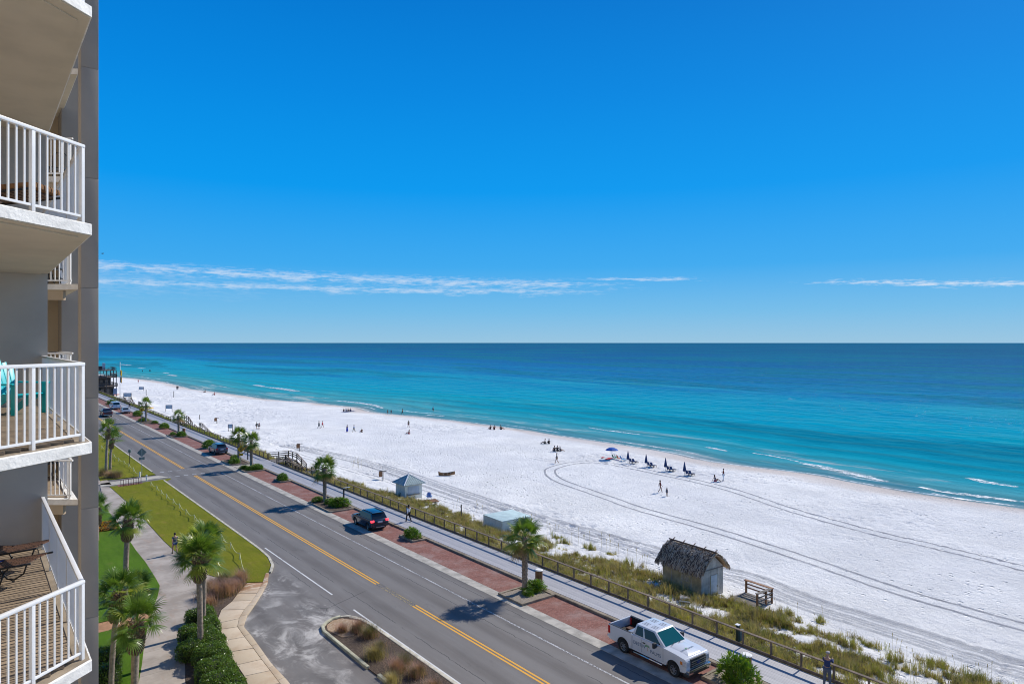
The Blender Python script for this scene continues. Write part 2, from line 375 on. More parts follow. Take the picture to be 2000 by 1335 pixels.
def boardwalk_m():
    b = NB('grey_composite_planks'); v = b.geo()
    c = b.mix(b.rnd(), (.33, .325, .34), (.42, .41, .42))
    c = b.mix(b.m1('MULTIPLY', b.smooth(b.noise(b.scale(v, (8, .7, 1)), 1.0, 6, .65), .4, .7), .45), c, (.48, .47, .47))
    j = b.m1('ABSOLUTE', b.m1('SUBTRACT', b.m1('FRACT', b.m1('DIVIDE', b.m1('ADD', b.sep(v)[1], b.m1('MULTIPLY', b.rnd(), 3.6)), 3.66)), .5))
    c = b.mix(b.m1('MULTIPLY', b.m1('SUBTRACT', 1, b.smooth(j, .001, .004)), .8), c, (.08, .08, .09))
    b.col(c).set(.6, 0, .4, b.bump(b.noise(b.scale(v, (30, 1, 1)), 1, 3), .2, .005)); return b.m
M['boardwalk'] = boardwalk_m()
def mulchm(name, a, c_, pale):
    b = NB(name); v = b.geo()
    c = b.mix(b.smooth(b.noise(v, 7, 5, .75), .3, .7), a, c_)
    c = b.mix(b.smooth(b.noise(v, 19, 3, .7), .56, .68), c, pale)
    b.col(c).set(.9, 0, .2, b.bump(b.noise(v, 14, 5, .75), 1, .08)); return b.m
M['mulch'] = mulchm('dark_bark_mulch', (.055, .038, .030), (.13, .095, .07), (.26, .21, .17))
M['mulch_pale'] = mulchm('pale_sandy_mulch', (.22, .18, .14), (.36, .31, .25), (.52, .48, .40))
M['mulch_rust'] = mulchm('shell_and_straw_mulch', (.36, .22, .12), (.50, .38, .26), (.62, .54, .44))

def sandm():
    b = NB('white_quartz_sand'); v = b.geo(); s_, yy, _ = b.sep(b.uv())       # UV: distance inland of the waterline (negative) / along shore
    c = b.mix(b.smooth(b.noise(v, .16, 5, .6), .35, .68), (.74, .73, .705), (.88, .865, .83))
    st_ = b.noise(b.scale(v, (1, .12, 1)), .55, 6, .65)
    c = b.mix(b.m1('MULTIPLY', b.smooth(st_, .48, .66), .35), c, (.66, .655, .66))
    c = b.mix(b.m1('MULTIPLY', b.smooth(b.noise(v, 2.5, 6, .75), .55, .72), .5), c, (.55, .55, .56))
    # damp, slightly pink sand at the waterline
    dm = b.m1('ADD', s_, b.m1('MULTIPLY', b.m1('SUBTRACT', b.noise(b.scale(v, (1, .35, 1)), .22, 4), .5), 9))
    c = b.mix(b.m1('MULTIPLY', b.smooth(dm, -8.5, -1.5), .85), c, (.58, .50, .445))
    c = b.mix(b.m1('MULTIPLY', b.smooth(dm, -1.5, .6), .8), c, (.36, .33, .30))
    vg = b.n.new('ShaderNodeAttribute'); vg.attribute_name = 'litter'
    lit = b.m1('MULTIPLY', vg.outputs['Fac'], b.smooth(b.noise(v, 2.6, 6, .72), .44, .56))
    c = b.mix(b.m1('MULTIPLY', lit, .85), c, b.mix(b.noise(v, 1.1, 3), (.13, .115, .05), (.22, .20, .06)))
    h = b.m1('ADD', b.m1('MULTIPLY', b.noise(v, 1.6, 6, .72), 1.0), b.m1('MULTIPLY', b.noise(v, 9, 4, .7), .3))
    ft = b.m1('MULTIPLY', b.m1('SUBTRACT', 1, b.smooth(b.voro(b.scale(v, (1, .75, 1)), 1.25), .05, .26)), b.smooth(b.noise(b.scale(v, (1, .5, 1)), .13, 3), .47, .62))
    h = b.m1('SUBTRACT', h, b.m1('MULTIPLY', ft, 1.0))
    big = b.smooth(b.noise(b.scale(v, (1, .5, 1)), .045, 5, .6), .42, .60)
    c = b.mix(b.m1('MULTIPLY', big, .28), c, (.62, .63, .66))
    b.col(c).set(.95, 0, .1, b.bump(h, 1.0, .25)); return b.m
M['sand'] = sandm()
def trackm(nm, amt):
    b = NB(nm); v = b.geo(); u_, w_, _ = b.sep(b.uv())
    c = b.mix(b.smooth(b.noise(v, .8, 5, .7), .35, .65), (.40, .41, .44), (.60, .60, .63))
    w = b.n.new('ShaderNodeTexWave'); w.inputs['Scale'].default_value = 1.0
    cv_ = b.n.new('ShaderNodeCombineXYZ'); b.l.new(b.m1('MULTIPLY', w_, 3.2), cv_.inputs[0]); b.l.new(cv_.outputs[0], w.inputs['Vector'])
    c = b.mix(b.m1('MULTIPLY', w.outputs[1], .45), c, (.30, .305, .33))
    b.col(c).set(.95, 0, .1, b.bump(w.outputs[1], 1, .06))
    e = b.m1('SUBTRACT', 1, b.smooth(b.m1('ABSOLUTE', b.m1('SUBTRACT', u_, .5)), .28, .5))
    n_ = b.smooth(b.m1('ADD', b.noise(v, 1.7, 6, .75), b.m1('MULTIPLY', b.noise(v, .12, 3), .5)), .56, .80)
    al = b.m1('MULTIPLY', b.m1('MULTIPLY', e, b.m1('MULTIPLY_ADD', n_, .6, .4)), amt, clamp=True); b.l.new(al, b.p.inputs['Alpha']); return b.m
M['track'] = trackm('tyre_pressed_sand', .68); M['track_faint'] = trackm('old_tyre_pressed_sand', .34)
def seam():
    b = NB('gulf_water'); g = b.geo(); s_, yy, _ = b.sep(b.uv())
    n1 = b.noise(b.scale(g, (1, .28, 1)), .012, 6, .62); n2 = b.noise(b.scale(g, (1, .30, 1)), .05, 6, .62); n3 = b.noise(b.scale(g, (1, .2, 1)), .0022, 5, .6)
    amp = b.m1('MULTIPLY', b.smooth(s_, 4, 70), 1.0)
    sw = b.m1('ADD', s_, b.m1('MULTIPLY', b.m1('MULTIPLY', b.m1('SUBTRACT', n1, .5), 330), amp))
    sw = b.m1('ADD', sw, b.m1('MULTIPLY', b.m1('MULTIPLY', b.m1('SUBTRACT', n3, .5), 1500), b.smooth(s_, 90, 420)))
    sw = b.m1('ADD', sw, b.m1('MULTIPLY', b.m1('SUBTRACT', n2, .5), b.m1('MULTIPLY_ADD', amp, 46, 9)))
    lg = b.m1('DIVIDE', b.m1('LOGARITHM', b.m1('ADD', b.m1('MAXIMUM', sw, 0), 1), 10), 4.0)     # log10(s+1)/4 : 1 m .075, 9 .25, 30 .373, 100 .5, 300 .62, 1000 .75
    c = b.ramp(lg, [(0.0, (.40, .37, .31)), (.07, (.26, .30, .27)), (.15, (.10, .245, .25)), (.24, (.10, .30, .31)), (.31, (.035, .31, .345)), (.39, (.0, .30, .37)),
                    (.47, (.0, .30, .42)), (.53, (.0, .255, .40)), (.565, (.0, .165, .36)), (.61, (.0, .115, .315)), (.68, (.0, .080, .25)), (.79, (.0, .052, .175)), (1, (.0, .045, .14))])
    patch = b.smooth(b.noise(b.scale(g, (1, .26, 1)), .011, 6, .60, .8), .49, .60)
    c = b.mix(b.m1('MULTIPLY', b.m1('MULTIPLY', patch, b.smooth(s_, 14, 50)), .78), c, (.0, .125, .18))
    pale = b.smooth(b.noise(b.scale(g, (1, .22, 1)), .021, 6, .62, .8), .54, .70)
    c = b.mix(b.m1('MULTIPLY', b.m1('MULTIPLY', pale, b.m1('SUBTRACT', 1, b.smooth(s_, 60, 420))), .45), c, (.03, .42, .46))
    gr_ = b.m1('MULTIPLY_ADD', b.m1('SUBTRACT', b.noise(b.scale(g, (1, .5, 1)), .13, 6, .85), .5), 1.5, .5, clamp=True)
    c = b.mix(b.m1('MULTIPLY', gr_, .30), c, mul((.0, .16, .30), 1))
    rip = b.smooth(b.noise(b.scale(g, (1, .4, 1)), .35, 5, .7), .40, .62)
    c = b.mix(b.m1('MULTIPLY', rip, .16), c, (.02, .40, .50))
    # suspended sand clouds in the shallows
    cl = b.m1('MULTIPLY', b.smooth(b.noise(b.scale(g, (1, .22, 1)), .11, 6, .68, .5), .54, .68), b.m1('SUBTRACT', 1, b.smooth(s_, 10, 34)))
    c = b.mix(b.m1('MULTIPLY', cl, .75), c, (.44, .47, .44))
    # breaking crests: narrow broken lines parallel to the shore
    fo = None
    for s0, wd, thr, sc in ((.8, .40, .42, .05), (4.2, .45, .56, .04), (9.5, .6, .60, .03), (17, .9, .62, .022)):
        ss = b.m1('ADD', s_, b.m1('MULTIPLY', b.m1('SUBTRACT', b.noise(b.scale(g, (.3, 1, 1)), .06, 5, .55), .5), s0 * .9 + 2.5))
        d = b.m1('DIVIDE', b.m1('ABSOLUTE', b.m1('SUBTRACT', ss, s0)), wd); k = b.m1('SUBTRACT', 1, b.m1('MULTIPLY', d, d), clamp=True)
        k = b.m1('MULTIPLY', k, b.smooth(b.noise(b.scale(g, (.2, 1, 1)), sc, 3), thr - .06, thr + .04))
        k = b.m1('MULTIPLY', k, b.smooth(b.noise(g, 1.3, 5, .7), .36, .58))
        fo = k if fo is None else b.m1('MAXIMUM', fo, k)
    c = b.mix(b.m1('MULTIPLY', fo, .85), c, (.80, .82, .83))
    # waves: ripples plus swell that runs in to the beach
    w1 = b.noise(b.scale(g, (1, .45, 1)), .9, 5, .65); w2 = b.noise(b.scale(g, (1, .35, 1)), .12, 4, .6)
    sw_ = b.n.new('ShaderNodeTexWave'); sw_.inputs['Scale'].default_value = .026; sw_.inputs['Distortion'].default_value = 3.2; sw_.inputs['Detail'].default_value = 3; sw_.inputs['Detail Scale'].default_value = .5
    cvx = b.n.new('ShaderNodeCombineXYZ'); b.l.new(s_, cvx.inputs[0]); b.l.new(b.m1('MULTIPLY', yy, .12), cvx.inputs[1]); b.l.new(cvx.outputs[0], sw_.inputs['Vector'])
    near = b.m1('SUBTRACT', 1, b.smooth(s_, 25, 120))
    c = b.mix(b.m1('MULTIPLY', b.m1('MULTIPLY', b.smooth(sw_.outputs[1], .72, 1), near), .35), c, (.03, .15, .145))
    nr = b.bump(b.m1('ADD', b.m1('MULTIPLY', w2, 2.2), b.m1('MULTIPLY', sw_.outputs[1], b.m1('MULTIPLY', near, .8))), .8, .5)
    nr = b.bump(w1, .9, .34, nr)
    dif = b.n.new('ShaderNodeBsdfDiffuse'); b.l.new(c, dif.inputs[0]); b.l.new(nr, dif.inputs['Normal'])
    gl = b.n.new('ShaderNodeBsdfGlossy'); gl.inputs['Roughness'].default_value = .035; nrg = b.bump(b.m1('MULTIPLY', b.m1('ADD', b.noise(b.scale(g, (1, .7, 1)), .11, 2, .6), b.m1('MULTIPLY', b.noise(g, .45, 2, .6), .2)), b.smooth(s_, 30, 170)), 1.0, 7.0); b.l.new(nrg, gl.inputs['Normal']); gl.inputs[0].default_value = (1, 1, 1, 1)
    fr = b.n.new('ShaderNodeFresnel'); fr.inputs[0].default_value = 1.25; b.l.new(nr, fr.inputs['Normal'])
    fac = b.m1('MINIMUM', b.m1('MULTIPLY', fr.outputs[0], .6), .10)
    ms = b.n.new('ShaderNodeMixShader'); b.l.new(fac, ms.inputs[0]); b.l.new(dif.outputs[0], ms.inputs[1]); b.l.new(gl.outputs[0], ms.inputs[2])
    b.l.new(ms.outputs[0], b.out.inputs[0]); return b.m
M['sea'] = seam()
def foamm():
    b = NB('sea_foam'); v = b.geo(); u_, w_, _ = b.sep(b.uv())
    b.col((.86, .88, .90)).set(.6)
    e = b.m1('SUBTRACT', 1, b.smooth(b.m1('ABSOLUTE', b.m1('SUBTRACT', u_, .5)), .1, .5))
    n_ = b.m1('ADD', b.noise(b.scale(v, (1, .6, 1)), .8, 9, .85), b.m1('MULTIPLY', e, .16))
    al = b.m1('MULTIPLY', b.smooth(n_, .57, .76), b.smooth(e, 0, .25)); b.l.new(al, b.p.inputs['Alpha']); return b.m
M['foam'] = foamm()
def leafm(name, c1, c2, trans=.35, rough=.45, coord='geo', sc=1.5):
    b = NB(name); v = b.geo() if coord == 'geo' else b.obj()
    c = b.mix(b.smooth(b.noise(v, sc, 3), .3, .7), c1, c2)
    c = b.mix(b.m1('MULTIPLY', b.rnd(), .5), c, mul(c1, .75))
    b.col(c).set(rough, 0, .4)
    t = b.n.new('ShaderNodeBsdfTranslucent'); b.l.new(b.mix(1.0, c, (1.6, 1.7, .8), 'MULTIPLY'), t.inputs[0])
    ms = b.n.new('ShaderNodeMixShader'); ms.inputs[0].default_value = trans
    b.l.new(b.p.outputs[0], ms.inputs[1]); b.l.new(t.outputs[0], ms.inputs[2]); b.l.new(ms.outputs[0], b.out.inputs[0]); return b.m
M['frond'] = leafm('palm_frond', (.085, .155, .025), (.16, .235, .045), .35, .32, 'obj', 2)
M['frond_pale'] = leafm('palm_frond_yellowing', (.22, .28, .05), (.34, .34, .07), .4, .4, 'obj', 2)
M['frond_dead'] = leafm('dead_palm_frond', (.26, .16, .07), (.38, .26, .12), .2, .7, 'obj', 2)
M['boots'] = simple('old_leaf_bases', (.21, .145, .095), .85, .45, 14, .6, 40)
M['trunk'] = simple('palm_trunk', (.30, .235, .18), .9, .3, 6, .8, 22, bd=.03)
M['shrub'] = leafm('bright_cycad_leaves', (.065, .155, .010), (.20, .29, .02), .3, .4, 'geo', 3)
M['hedge'] = leafm('dark_glossy_hedge_leaves', (.07, .125, .018), (.15, .23, .04), .25, .26, 'geo', 3)
M['hedge_core'] = simple('hedge_twigs', (.018, .025, .010), .9, .3, 8, 0)
M['grass_g'] = leafm('green_dune_grass', (.19, .21, .03), (.44, .38, .10), .3, .6, 'geo', .6)
M['grass_d'] = leafm('dry_dune_grass', (.34, .25, .11), (.54, .44, .22), .3, .7, 'geo', .8)
M['grass_k'] = leafm('dark_dune_plants', (.075, .06, .03), (.17, .125, .06), .2, .7, 'geo', .8)
M['muhly'] = leafm('pink_muhly_grass', (.34, .19, .16), (.52, .31, .27), .35, .7, 'geo', 1.5)
M['muhly_base'] = leafm('olive_grass_blades', (.15, .14, .055), (.25, .21, .09), .3, .7, 'geo', 1.5)
M['flower'] = leafm('orange_and_yellow_flowers', (.55, .12, .01), (.65, .42, .02), .2, .6, 'geo', 4)

# ------------------------------------------------------------------ terrain functions
SHORE = [(28.8, 109.4), (36.5, 108.6), (43.8, 108.2), (52, 108.9), (57.3, 110.1), (62, 109.6), (68, 108.2), (75.4, 107.2), (80, 107.4), (85.4, 108.8), (91.2, 109.7), (102.3, 109.8),
         (113.7, 109.3), (121, 108.8), (130, 109.4), (143, 108.7), (161.5, 106.6), (180.6, 103.0), (190.8, 100.2), (198, 99.0), (207, 101.0), (215.8, 102.2), (222, 100.6), (245, 97.4),
         (254, 93.6), (273, 88.6), (289, 88.6), (306, 86.4), (336, 83.2), (352, 81.6), (390, 83.6), (426, 83.0), (472, 78.6), (500, 73.4), (700, 58), (1200, 20), (2500, -60), (60000, -3000)]
SH_Y = np.array([-4000] + [p[0] for p in SHORE], float); SH_X = np.array([112] + [p[1] for p in SHORE], float)
def shoreX(y): return np.interp(y, SH_Y, SH_X)
_lat = np.random.default_rng(3).random((512, 512))
def vnoise(x, y):
    xi = np.floor(x).astype(int); yi = np.floor(y).astype(int); fx = x - xi; fy = y - yi
    fx = fx * fx * (3 - 2 * fx); fy = fy * fy * (3 - 2 * fy)
    a = _lat[xi % 512, yi % 512]; b_ = _lat[(xi + 1) % 512, yi % 512]; c = _lat[xi % 512, (yi + 1) % 512]; d = _lat[(xi + 1) % 512, (yi + 1) % 512]
    return (a * (1 - fx) + b_ * fx) * (1 - fy) + (c * (1 - fx) + d * fx) * fy
def fbm(x, y, o=4):
    s = 0; a = .5
    for i in range(o): s = s + a * vnoise(x + 17.3 * i, y + 9.1 * i); x = x * 2.03; y = y * 2.03; a *= .5
    return s / (1 - .5 ** o)
PX = [30, 36.1, 38, 41, 44, 47, 50, 60, 88]; PZ = [-.45, -.45, -.8, -1.5, -2.1, -2.45, -2.85, -3.05, -3.2]
def terr(x, y, detail=True):
    x = np.asarray(x, float); y = np.asarray(y, float); xs = shoreX(y)
    z = np.interp(x, PX, PZ)
    s = x - xs
    z = np.where(s > -16, np.minimum(z, np.interp(s, [-16, -6, 0, 10, 60], [-3.15, -3.35, -3.7, -4.3, -8])), z)
    dune = np.exp(-((x - 43) / 5.0) ** 2)
    z = z + dune * .7 * (fbm(x * .35, y * .22, 3) - .5)
    if detail:
        dry = np.clip((-s - 4) / 8, 0, 1) * np.clip((x - 37) / 3, 0, 1)
        m = np.clip((fbm(x * .06 + 4, y * .035 + 9, 3) - .36) * 4, .12, 1)
        z = z + dry * m * (.26 * (fbm(x * .85, y * .85, 3) - .5))
        pit = np.clip((vnoise(x * 1.75 + 31, y * 1.75 + 5) - .60) * 4, 0, 1)
        z = z - dry * m * pit * .17
        z = z - dry * np.clip(m - .3, 0, 1) * np.clip((vnoise(x * 1.15 + 71, y * .95 + 55) - .72) * 5, 0, 1) * .12
        z = z + dry * .05 * (fbm(x * .18 + 3, y * .9, 2) - .5)
    return z
def tz(x, y, detail=False): return float(terr(x, y, detail))
def on(u, v):
    """point of the beach seen at photo position (u, v)"""
    z = -2.5
    for i in range(25):
        x, y = at(u, v, z); zn = tz(x, y); z = z * .5 + zn * .5
    return (x, y, z)
VEG_Y = np.array([-50, 15, 30, 38, 45, 60, 75, 85, 95, 110, 130, 160, 200, 260, 400]); VEG_X = np.array([50, 49.5, 50, 50.2, 47.8, 47.5, 47.0, 44.6, 43.5, 42.5, 41, 39.8, 39.5, 40, 40.5])
def veg(x, y):
    """0..1 how overgrown the dune is"""
    e = np.interp(y, VEG_Y, VEG_X)
    w = (fbm(x * .5, y * .4, 3) - .5) * 5
    k = np.clip((e + w - x) / 2.2, 0, 1) * np.clip((x - 36.0) / .5, 0, 1)
    lush = np.interp(y, [15, 35, 50, 62, 100, 150, 200], [.48, .72, .70, .95, 1.0, 1.0, .8])
    near = np.clip((41 - x) / 3.5, 0, 1) * .45
    p = fbm(x * .55 + 8, y * .45 + 3, 4)
    return k * np.clip((p - .665 + .46 * (lush + near)) * 6, 0, 1)
# ------------------------------------------------------------------ GROUND, ROAD, PAVEMENTS
def S(name, mb, mat, label=None, **k):
    o = mb.build(name, mat, **k); tag(o, label, kind='structure'); return o
gb = MB(); gb.box(-4000, -600, -1.2, 34.0, 60000, -.02)
S('ground', gb, M['mulch_pale'])
rb = MB(); rb.sheet([(8, -120), (29.5, -120), (29.5, 700), (8, 700)], .0)
S('road', rb, M['asphalt'], 'grey two lane asphalt beach road with dusty driveway mouth')
def strip(mb, x0, x1, y0, y1, z, n=1):
    for i in range(n):
        a = y0 + (y1 - y0) * i / n; b_ = y0 + (y1 - y0) * (i + 1) / n
        mb.add([(x0, a, z), (x1, a, z), (x1, b_, z), (x0, b_, z)], [(0, 1, 2, 3)])
mk = MB(); strip(mk, 24.02, 24.15, -60, 41.5, .004); strip(mk, 24.27, 24.40, -60, 41.5, .004)
strip(mk, 24.02, 24.15, 47.0, 101.0, .004); strip(mk, 24.27, 24.40, 47.0, 101.0, .004)
strip(mk, 24.02, 24.15, 107.5, 400, .004); strip(mk, 24.27, 24.40, 107.5, 400, .004)
S('centre_line', mk, M['yellow_paint'], 'double yellow centre line of the road')
mk = MB(); strip(mk, 24.02, 24.13, 41.5, 47.0, .004); strip(mk, 24.29, 24.40, 41.5, 47.0, .004)
mf = paintm('very_faded_yellow_paint', (.45, .33, .10), .66)
S('faded_centre_line', mk, mf, 'worn away stretch of the yellow centre line')
mk = MB(); strip(mk, 20.52, 20.64, -40, 43.5, .004); strip(mk, 20.52, 20.64, 47.0, 61.5, .004)
S('edge_line', mk, M['white_paint'], 'white edge line on the lawn side of the road')
mk = MB(); strip(mk, 27.62, 27.74, -40, 101, .004); strip(mk, 27.62, 27.74, 107.5, 400, .004)
S('edge_line', mk, M['white_paint_faint'], 'thin white edge line on the beach side of the road')
mk = MB()
for i in range(5): strip(mk, 20.9 + i * 1.08, 21.45 + i * 1.08, 101.9, 102.25, .004); strip(mk, 20.9 + i * 1.08, 21.45 + i * 1.08, 106.3, 106.65, .004)
S('crosswalk_line', mk, M['white_paint_faint'], 'dashed white crosswalk lines across the road')
mk = MB(); y = -20
cs = simple('pale_flush_concrete_band', (.40, .37, .32), .85, .25, 1.3, .3, 50, coord='geo')
while y < 400:
    mk.box(29.52, y + .006, -.05, 30.38, y + 2.994, .012); y += 3
S('gutter_band', mk, cs, 'pale concrete band between the road and the brick parking')
mk = MB(); mk.sheet([(30.38, -30), (33.1, -30), (33.1, 420), (30.38, 420)], .006)
S('parking_lane', mk, M['brick'], 'red brick parking lane beside the boardwalk')

# kerb of the boardwalk, in cast lengths
kb_par = MB(); kb_par.box(33.36, -30, -.3, 33.40, 420, .10)
kroot = kb_par.build('boardwalk_kerb', M['kerb_dark']); tag(kroot, 'low brown kerb along the boardwalk', kind='structure')
km = MB(); km.box(33.08, .01, -.1, 33.36, 2.43, .155); kme = km.mesh('kerb_length', bevel=.02)
for i in range(130): link('kerb_length', kme, M['kerb_dark'], kroot, (0, -10 + i * 2.44, 0))

# boardwalk: long grey planks on dark joists
bwj = MB(); bwj.box(33.42, -30, -.6, 36.2, 420, .09)
bwr = bwj.build('boardwalk', M['plastic_dark']); tag(bwr, 'grey plank boardwalk above the dune', kind='structure')
pm = MB(); pm.box(0, -30, .10, .132, 420, .148); pme = pm.mesh('plank', bevel=.004)
for i in range(19): link('plank', pme, M['boardwalk'], bwr, (33.43 + i * .1405, 0, random.uniform(-.002, .002)))

# railing along the boardwalk, in three runs broken by the beach stairs
post = MB(); post.box(-.045, -.045, -.25, .045, .045, 1.03); post_me = post.mesh('post', bevel=.006)
cap = MB(); cap.box(-.10, 0.003, 1.03, .10, 3.657, 1.075); cap_me = cap.mesh('top_rail', bevel=.006)
low = MB(); low.box(-.085, .003, .13, -.046, 3.657, .31); low_me = low.mesh('toe_board', bevel=.004)
def railing_run(y0, y1, label):
    r = empty('boardwalk_railing', (36.25, y0, 0), label=label, cat='railing', group='railings along the boardwalk')
    n = int((y1 - y0) / 1.83)
    for i in range(n + 1): link('post', post_me, M['rail_wood'], r, (0, i * 1.83, 0), (0, random.uniform(-.008, .008), 0))
    for i in range((n + 1) // 2):
        link('top_rail', cap_me, M['rail_wood'], r, (0, i * 3.66, random.uniform(-.004, .004)))
        link('toe_board', low_me, M['rail_wood'], r, (0, i * 3.66, 0))
    return r
railing_run(-4.0 + .0, 103.2, 'long brown wooden railing of the boardwalk from the pickup truck to the first beach stairs')
railing_run(107.2, 170.5, 'brown wooden railing of the boardwalk between the two beach stairs')
railing_run(173.5, 340, 'far stretch of brown boardwalk railing behind the white van')

# planters with kerb, mulch
def planter(x0, x1, y0, y1, label, mat='mulch_pale', cut=.0):
    r = empty('planter', ((x0 + x1) / 2, (y0 + y1) / 2, 0), label=label, cat='planter', group='kerbed planters in the parking lane')
    w = .17; hx, hy = (x1 - x0) / 2, (y1 - y0) / 2
    o = [(-hx, -hy + cut), (-hx + cut, -hy), (hx, -hy), (hx, hy), (-hx + cut, hy), (-hx, hy - cut)] if cut else [(-hx, -hy), (hx, -hy), (hx, hy), (-hx, hy)]
    n = len(o); inn = [(p[0] - math.copysign(w, p[0]), p[1] - math.copysign(w, p[1])) for p in o]
    m = MB(); z = .17
    vs = [(p[0], p[1], -.05) for p in o] + [(p[0], p[1], z) for p in o] + [(p[0], p[1], z) for p in inn] + [(p[0], p[1], .02) for p in inn]
    fs = []
    for a in range(3):
        for i in range(n): fs.append((a * n + i, a * n + (i + 1) % n, (a + 1) * n + (i + 1) % n, (a + 1) * n + i))
    m.add(vs, fs); m.build('kerb', M['kerb_dark'], r, bevel=.02)
    g = MB(); k = 9; inb = hx - w, hy - w
    V = []; Q = []
    for i in range(k):
        for j in range(k):
            fx = -1 + 2 * i / (k - 1); fy = -1 + 2 * j / (k - 1)
            V.append((fx * inb[0], fy * inb[1], .11 + .07 * (1 - abs(fx)) * (1 - abs(fy)) + random.uniform(-.02, .02)))
    for i in range(k - 1):
        for j in range(k - 1): Q.append((i * k + j, (i + 1) * k + j, (i + 1) * k + j + 1, i * k + j + 1))
    g.add(V, Q); g.build('mulch', M[mat], r, smooth=True)
    return r
planter(30.0, 33.06, 36.7, 39.5, 'kerbed planter around the nearest boardwalk palm')
planter(30.2, 33.06, 69.6, 75.9, 'long kerbed planter behind the dark SUV', 'mulch', .3)
planter(30.2, 33.06, 98.6, 102.2, 'kerbed planter just before the crosswalk', 'mulch', .3)
planter(30.2, 33.06, 105.4, 110.6, 'kerbed planter with the yellow sign beyond the crosswalk', 'mulch', .3)
planter(30.2, 33.06, 143.0, 148.5, 'far kerbed planter between the blue grey SUV and the silver car', 'mulch', .3)
planter(30.2, 33.06, 172.0, 179.5, 'farthest kerbed planter in the parking lane', 'mulch', .3)
planter(31.2, 33.06, 20.0, 22.8, 'small planter in front of the white pickup truck', 'mulch_pale')
planter(31.7, 33.06, 54.6, 57.2, 'small planter niche between the pickup truck and the dark SUV', 'mulch')
planter(31.7, 33.06, 88.6, 91.2, 'small planter niche behind the dark SUV', 'mulch')
planter(31.7, 33.06, 124.5, 127, 'small planter niche in front of the blue grey SUV', 'mulch')
mk = MB(); mk.box(30.45, 102.35, 0, 33.05, 105.25, .03)
S('crosswalk_landing', mk, M['concrete'], 'concrete landing between the crosswalk and the boardwalk')

# lawns, path, crossing walk
def poly(px): return [at(*p) for p in px]
walk = [at(210, 942), at(250, 936.5), at(312, 928.5), (20.05, 100.6), at(322, 932.6), at(226, 949.5)]
m = MB(); m.prism(poly([(196, 944.5), (250, 936.6), (308, 929.0), (330, 931.6), (300, 935.6), (228, 946.5), (196, 950.5)]), -.05, .055)
S('crossing_walk', m, M['concrete'], 'narrow concrete walk between the two roadside lawns')
la = poly([(214, 950.5), (232, 949.0), (303, 939.0), (334, 934.5)]) + [(19.95, 98.5), (19.95, 80.3), (19.93, 66), (19.9, 61), (19.75, 58.5), (19.3, 56.3), (18.6, 54.75), (18.1, 53.55)] + poly([(519, 1137), (480, 1138.5), (466, 1130), (440, 1133), (395, 1120), (351, 1085), (320, 1057), (265, 996)])
m = MB(); m.prism(la, -.05, .09)
S('lawn', m, M['lawn_a'], 'yellow green roadside lawn with a rope fence')
lb = poly([(196, 940), (200, 938.5), (304, 927.2)]) + [(19.95, 107), (19.95, 300), (14.0, 300), (14.0, 115)]
m = MB(); m.prism(lb, -.05, .09)
S('lawn', m, M['lawn_a'], 'farther roadside lawn beyond the concrete walk')
# kerb beside the lawns
m = MB()
pts = [(20.02, 300), (20.02, 107.2)]; m.bar((20.06, 107.2, .0), (20.06, 300, .0), .2, .24)
lk = [(20.06, 99.6), (20.06, 80), (20.05, 66), (20.02, 61), (19.87, 58.4), (19.42, 56.15), (18.72, 54.6), (18.62, 54.5)]
for i in range(len(lk) - 1): m.bar((*lk[i], 0), (*lk[i + 1], 0), .2, .22 + .002 * (i % 2))
S('lawn_kerb', m, M['kerb'], 'pale concrete kerb between the lawn and the road')
pth = poly([(196, 951), (213, 951.5), (222, 955), (265, 996), (320, 1057), (351, 1085), (395, 1120), (440, 1133), (415, 1152), (395, 1170), (380, 1195), (366, 1225), (360, 1270), (362, 1335)]) + [(9.4, 38.0), (10.2, 34), (11, 28), (9.2, 28), (8.0, 34)] + poly([(268, 1350), (277, 1300), (283, 1250), (296, 1195), (308, 1165), (312, 1145), (305, 1132), (285, 1100), (265, 1075), (235, 1030), (205, 990)])
m = MB(); m.prism(pth + [], -.05, .06)
S('path', m, M['path'], 'stained concrete path curving past the palms')
m = MB(); m.prism([(11.2, 103), (14.2, 101), (14.0, 300), (11, 300)], -.05, .055); S('path', m, M['path'], 'far end of the concrete path')
edge = poly([(268, 1352), (277, 1300), (283, 1250), (296, 1195), (308, 1165), (312, 1145), (305, 1132), (285, 1100), (265, 1075), (235, 1030), (205, 990)])
def split_by_y(pts, ylo, yhi):
    return [p for p in pts if ylo <= p[1] <= yhi]
ys1 = at(220, 1212)[1]; ys0 = at(220, 1231)[1]
def xat(yv):
    e = sorted(edge, key=lambda p: p[1]); return float(np.interp(yv, [p[1] for p in e], [p[0] for p in e]))
up = [(2.9, ys1 + .02), (xat(ys1 + .02), ys1 + .02)] + sorted([p for p in edge if p[1] > ys1 + .1], key=lambda p: p[1]) + [(6.0, 96), (2.9, 96)]
m = MB(); m.prism(up, -.05, .10); S('lawn', m, M['lawn_b'], 'bright green lawn between the building and the path')
dn = [(2.9, 20), (6.5, 20), (8.0, 34)] + sorted([p for p in edge if p[1] < ys0 - .1], key=lambda p: p[1]) + [(xat(ys0 - .02), ys0 - .02), (2.9, ys0 - .02)]
m = MB(); m.prism(dn, -.05, .10); S('lawn', m, M['lawn_b'], 'shaded green lawn nearest to the building foot')
m = MB(); m.prism([(2.9, ys0), (xat(ys0) , ys0), (xat(ys1), ys1), (2.9, ys1)], -.05, .07)
S('cross_path', m, simple('orange_brown_concrete', (.38, .20, .10), .85, .2, 2, .3, 50, coord='geo'), 'orange brown cross path between the two green lawns')

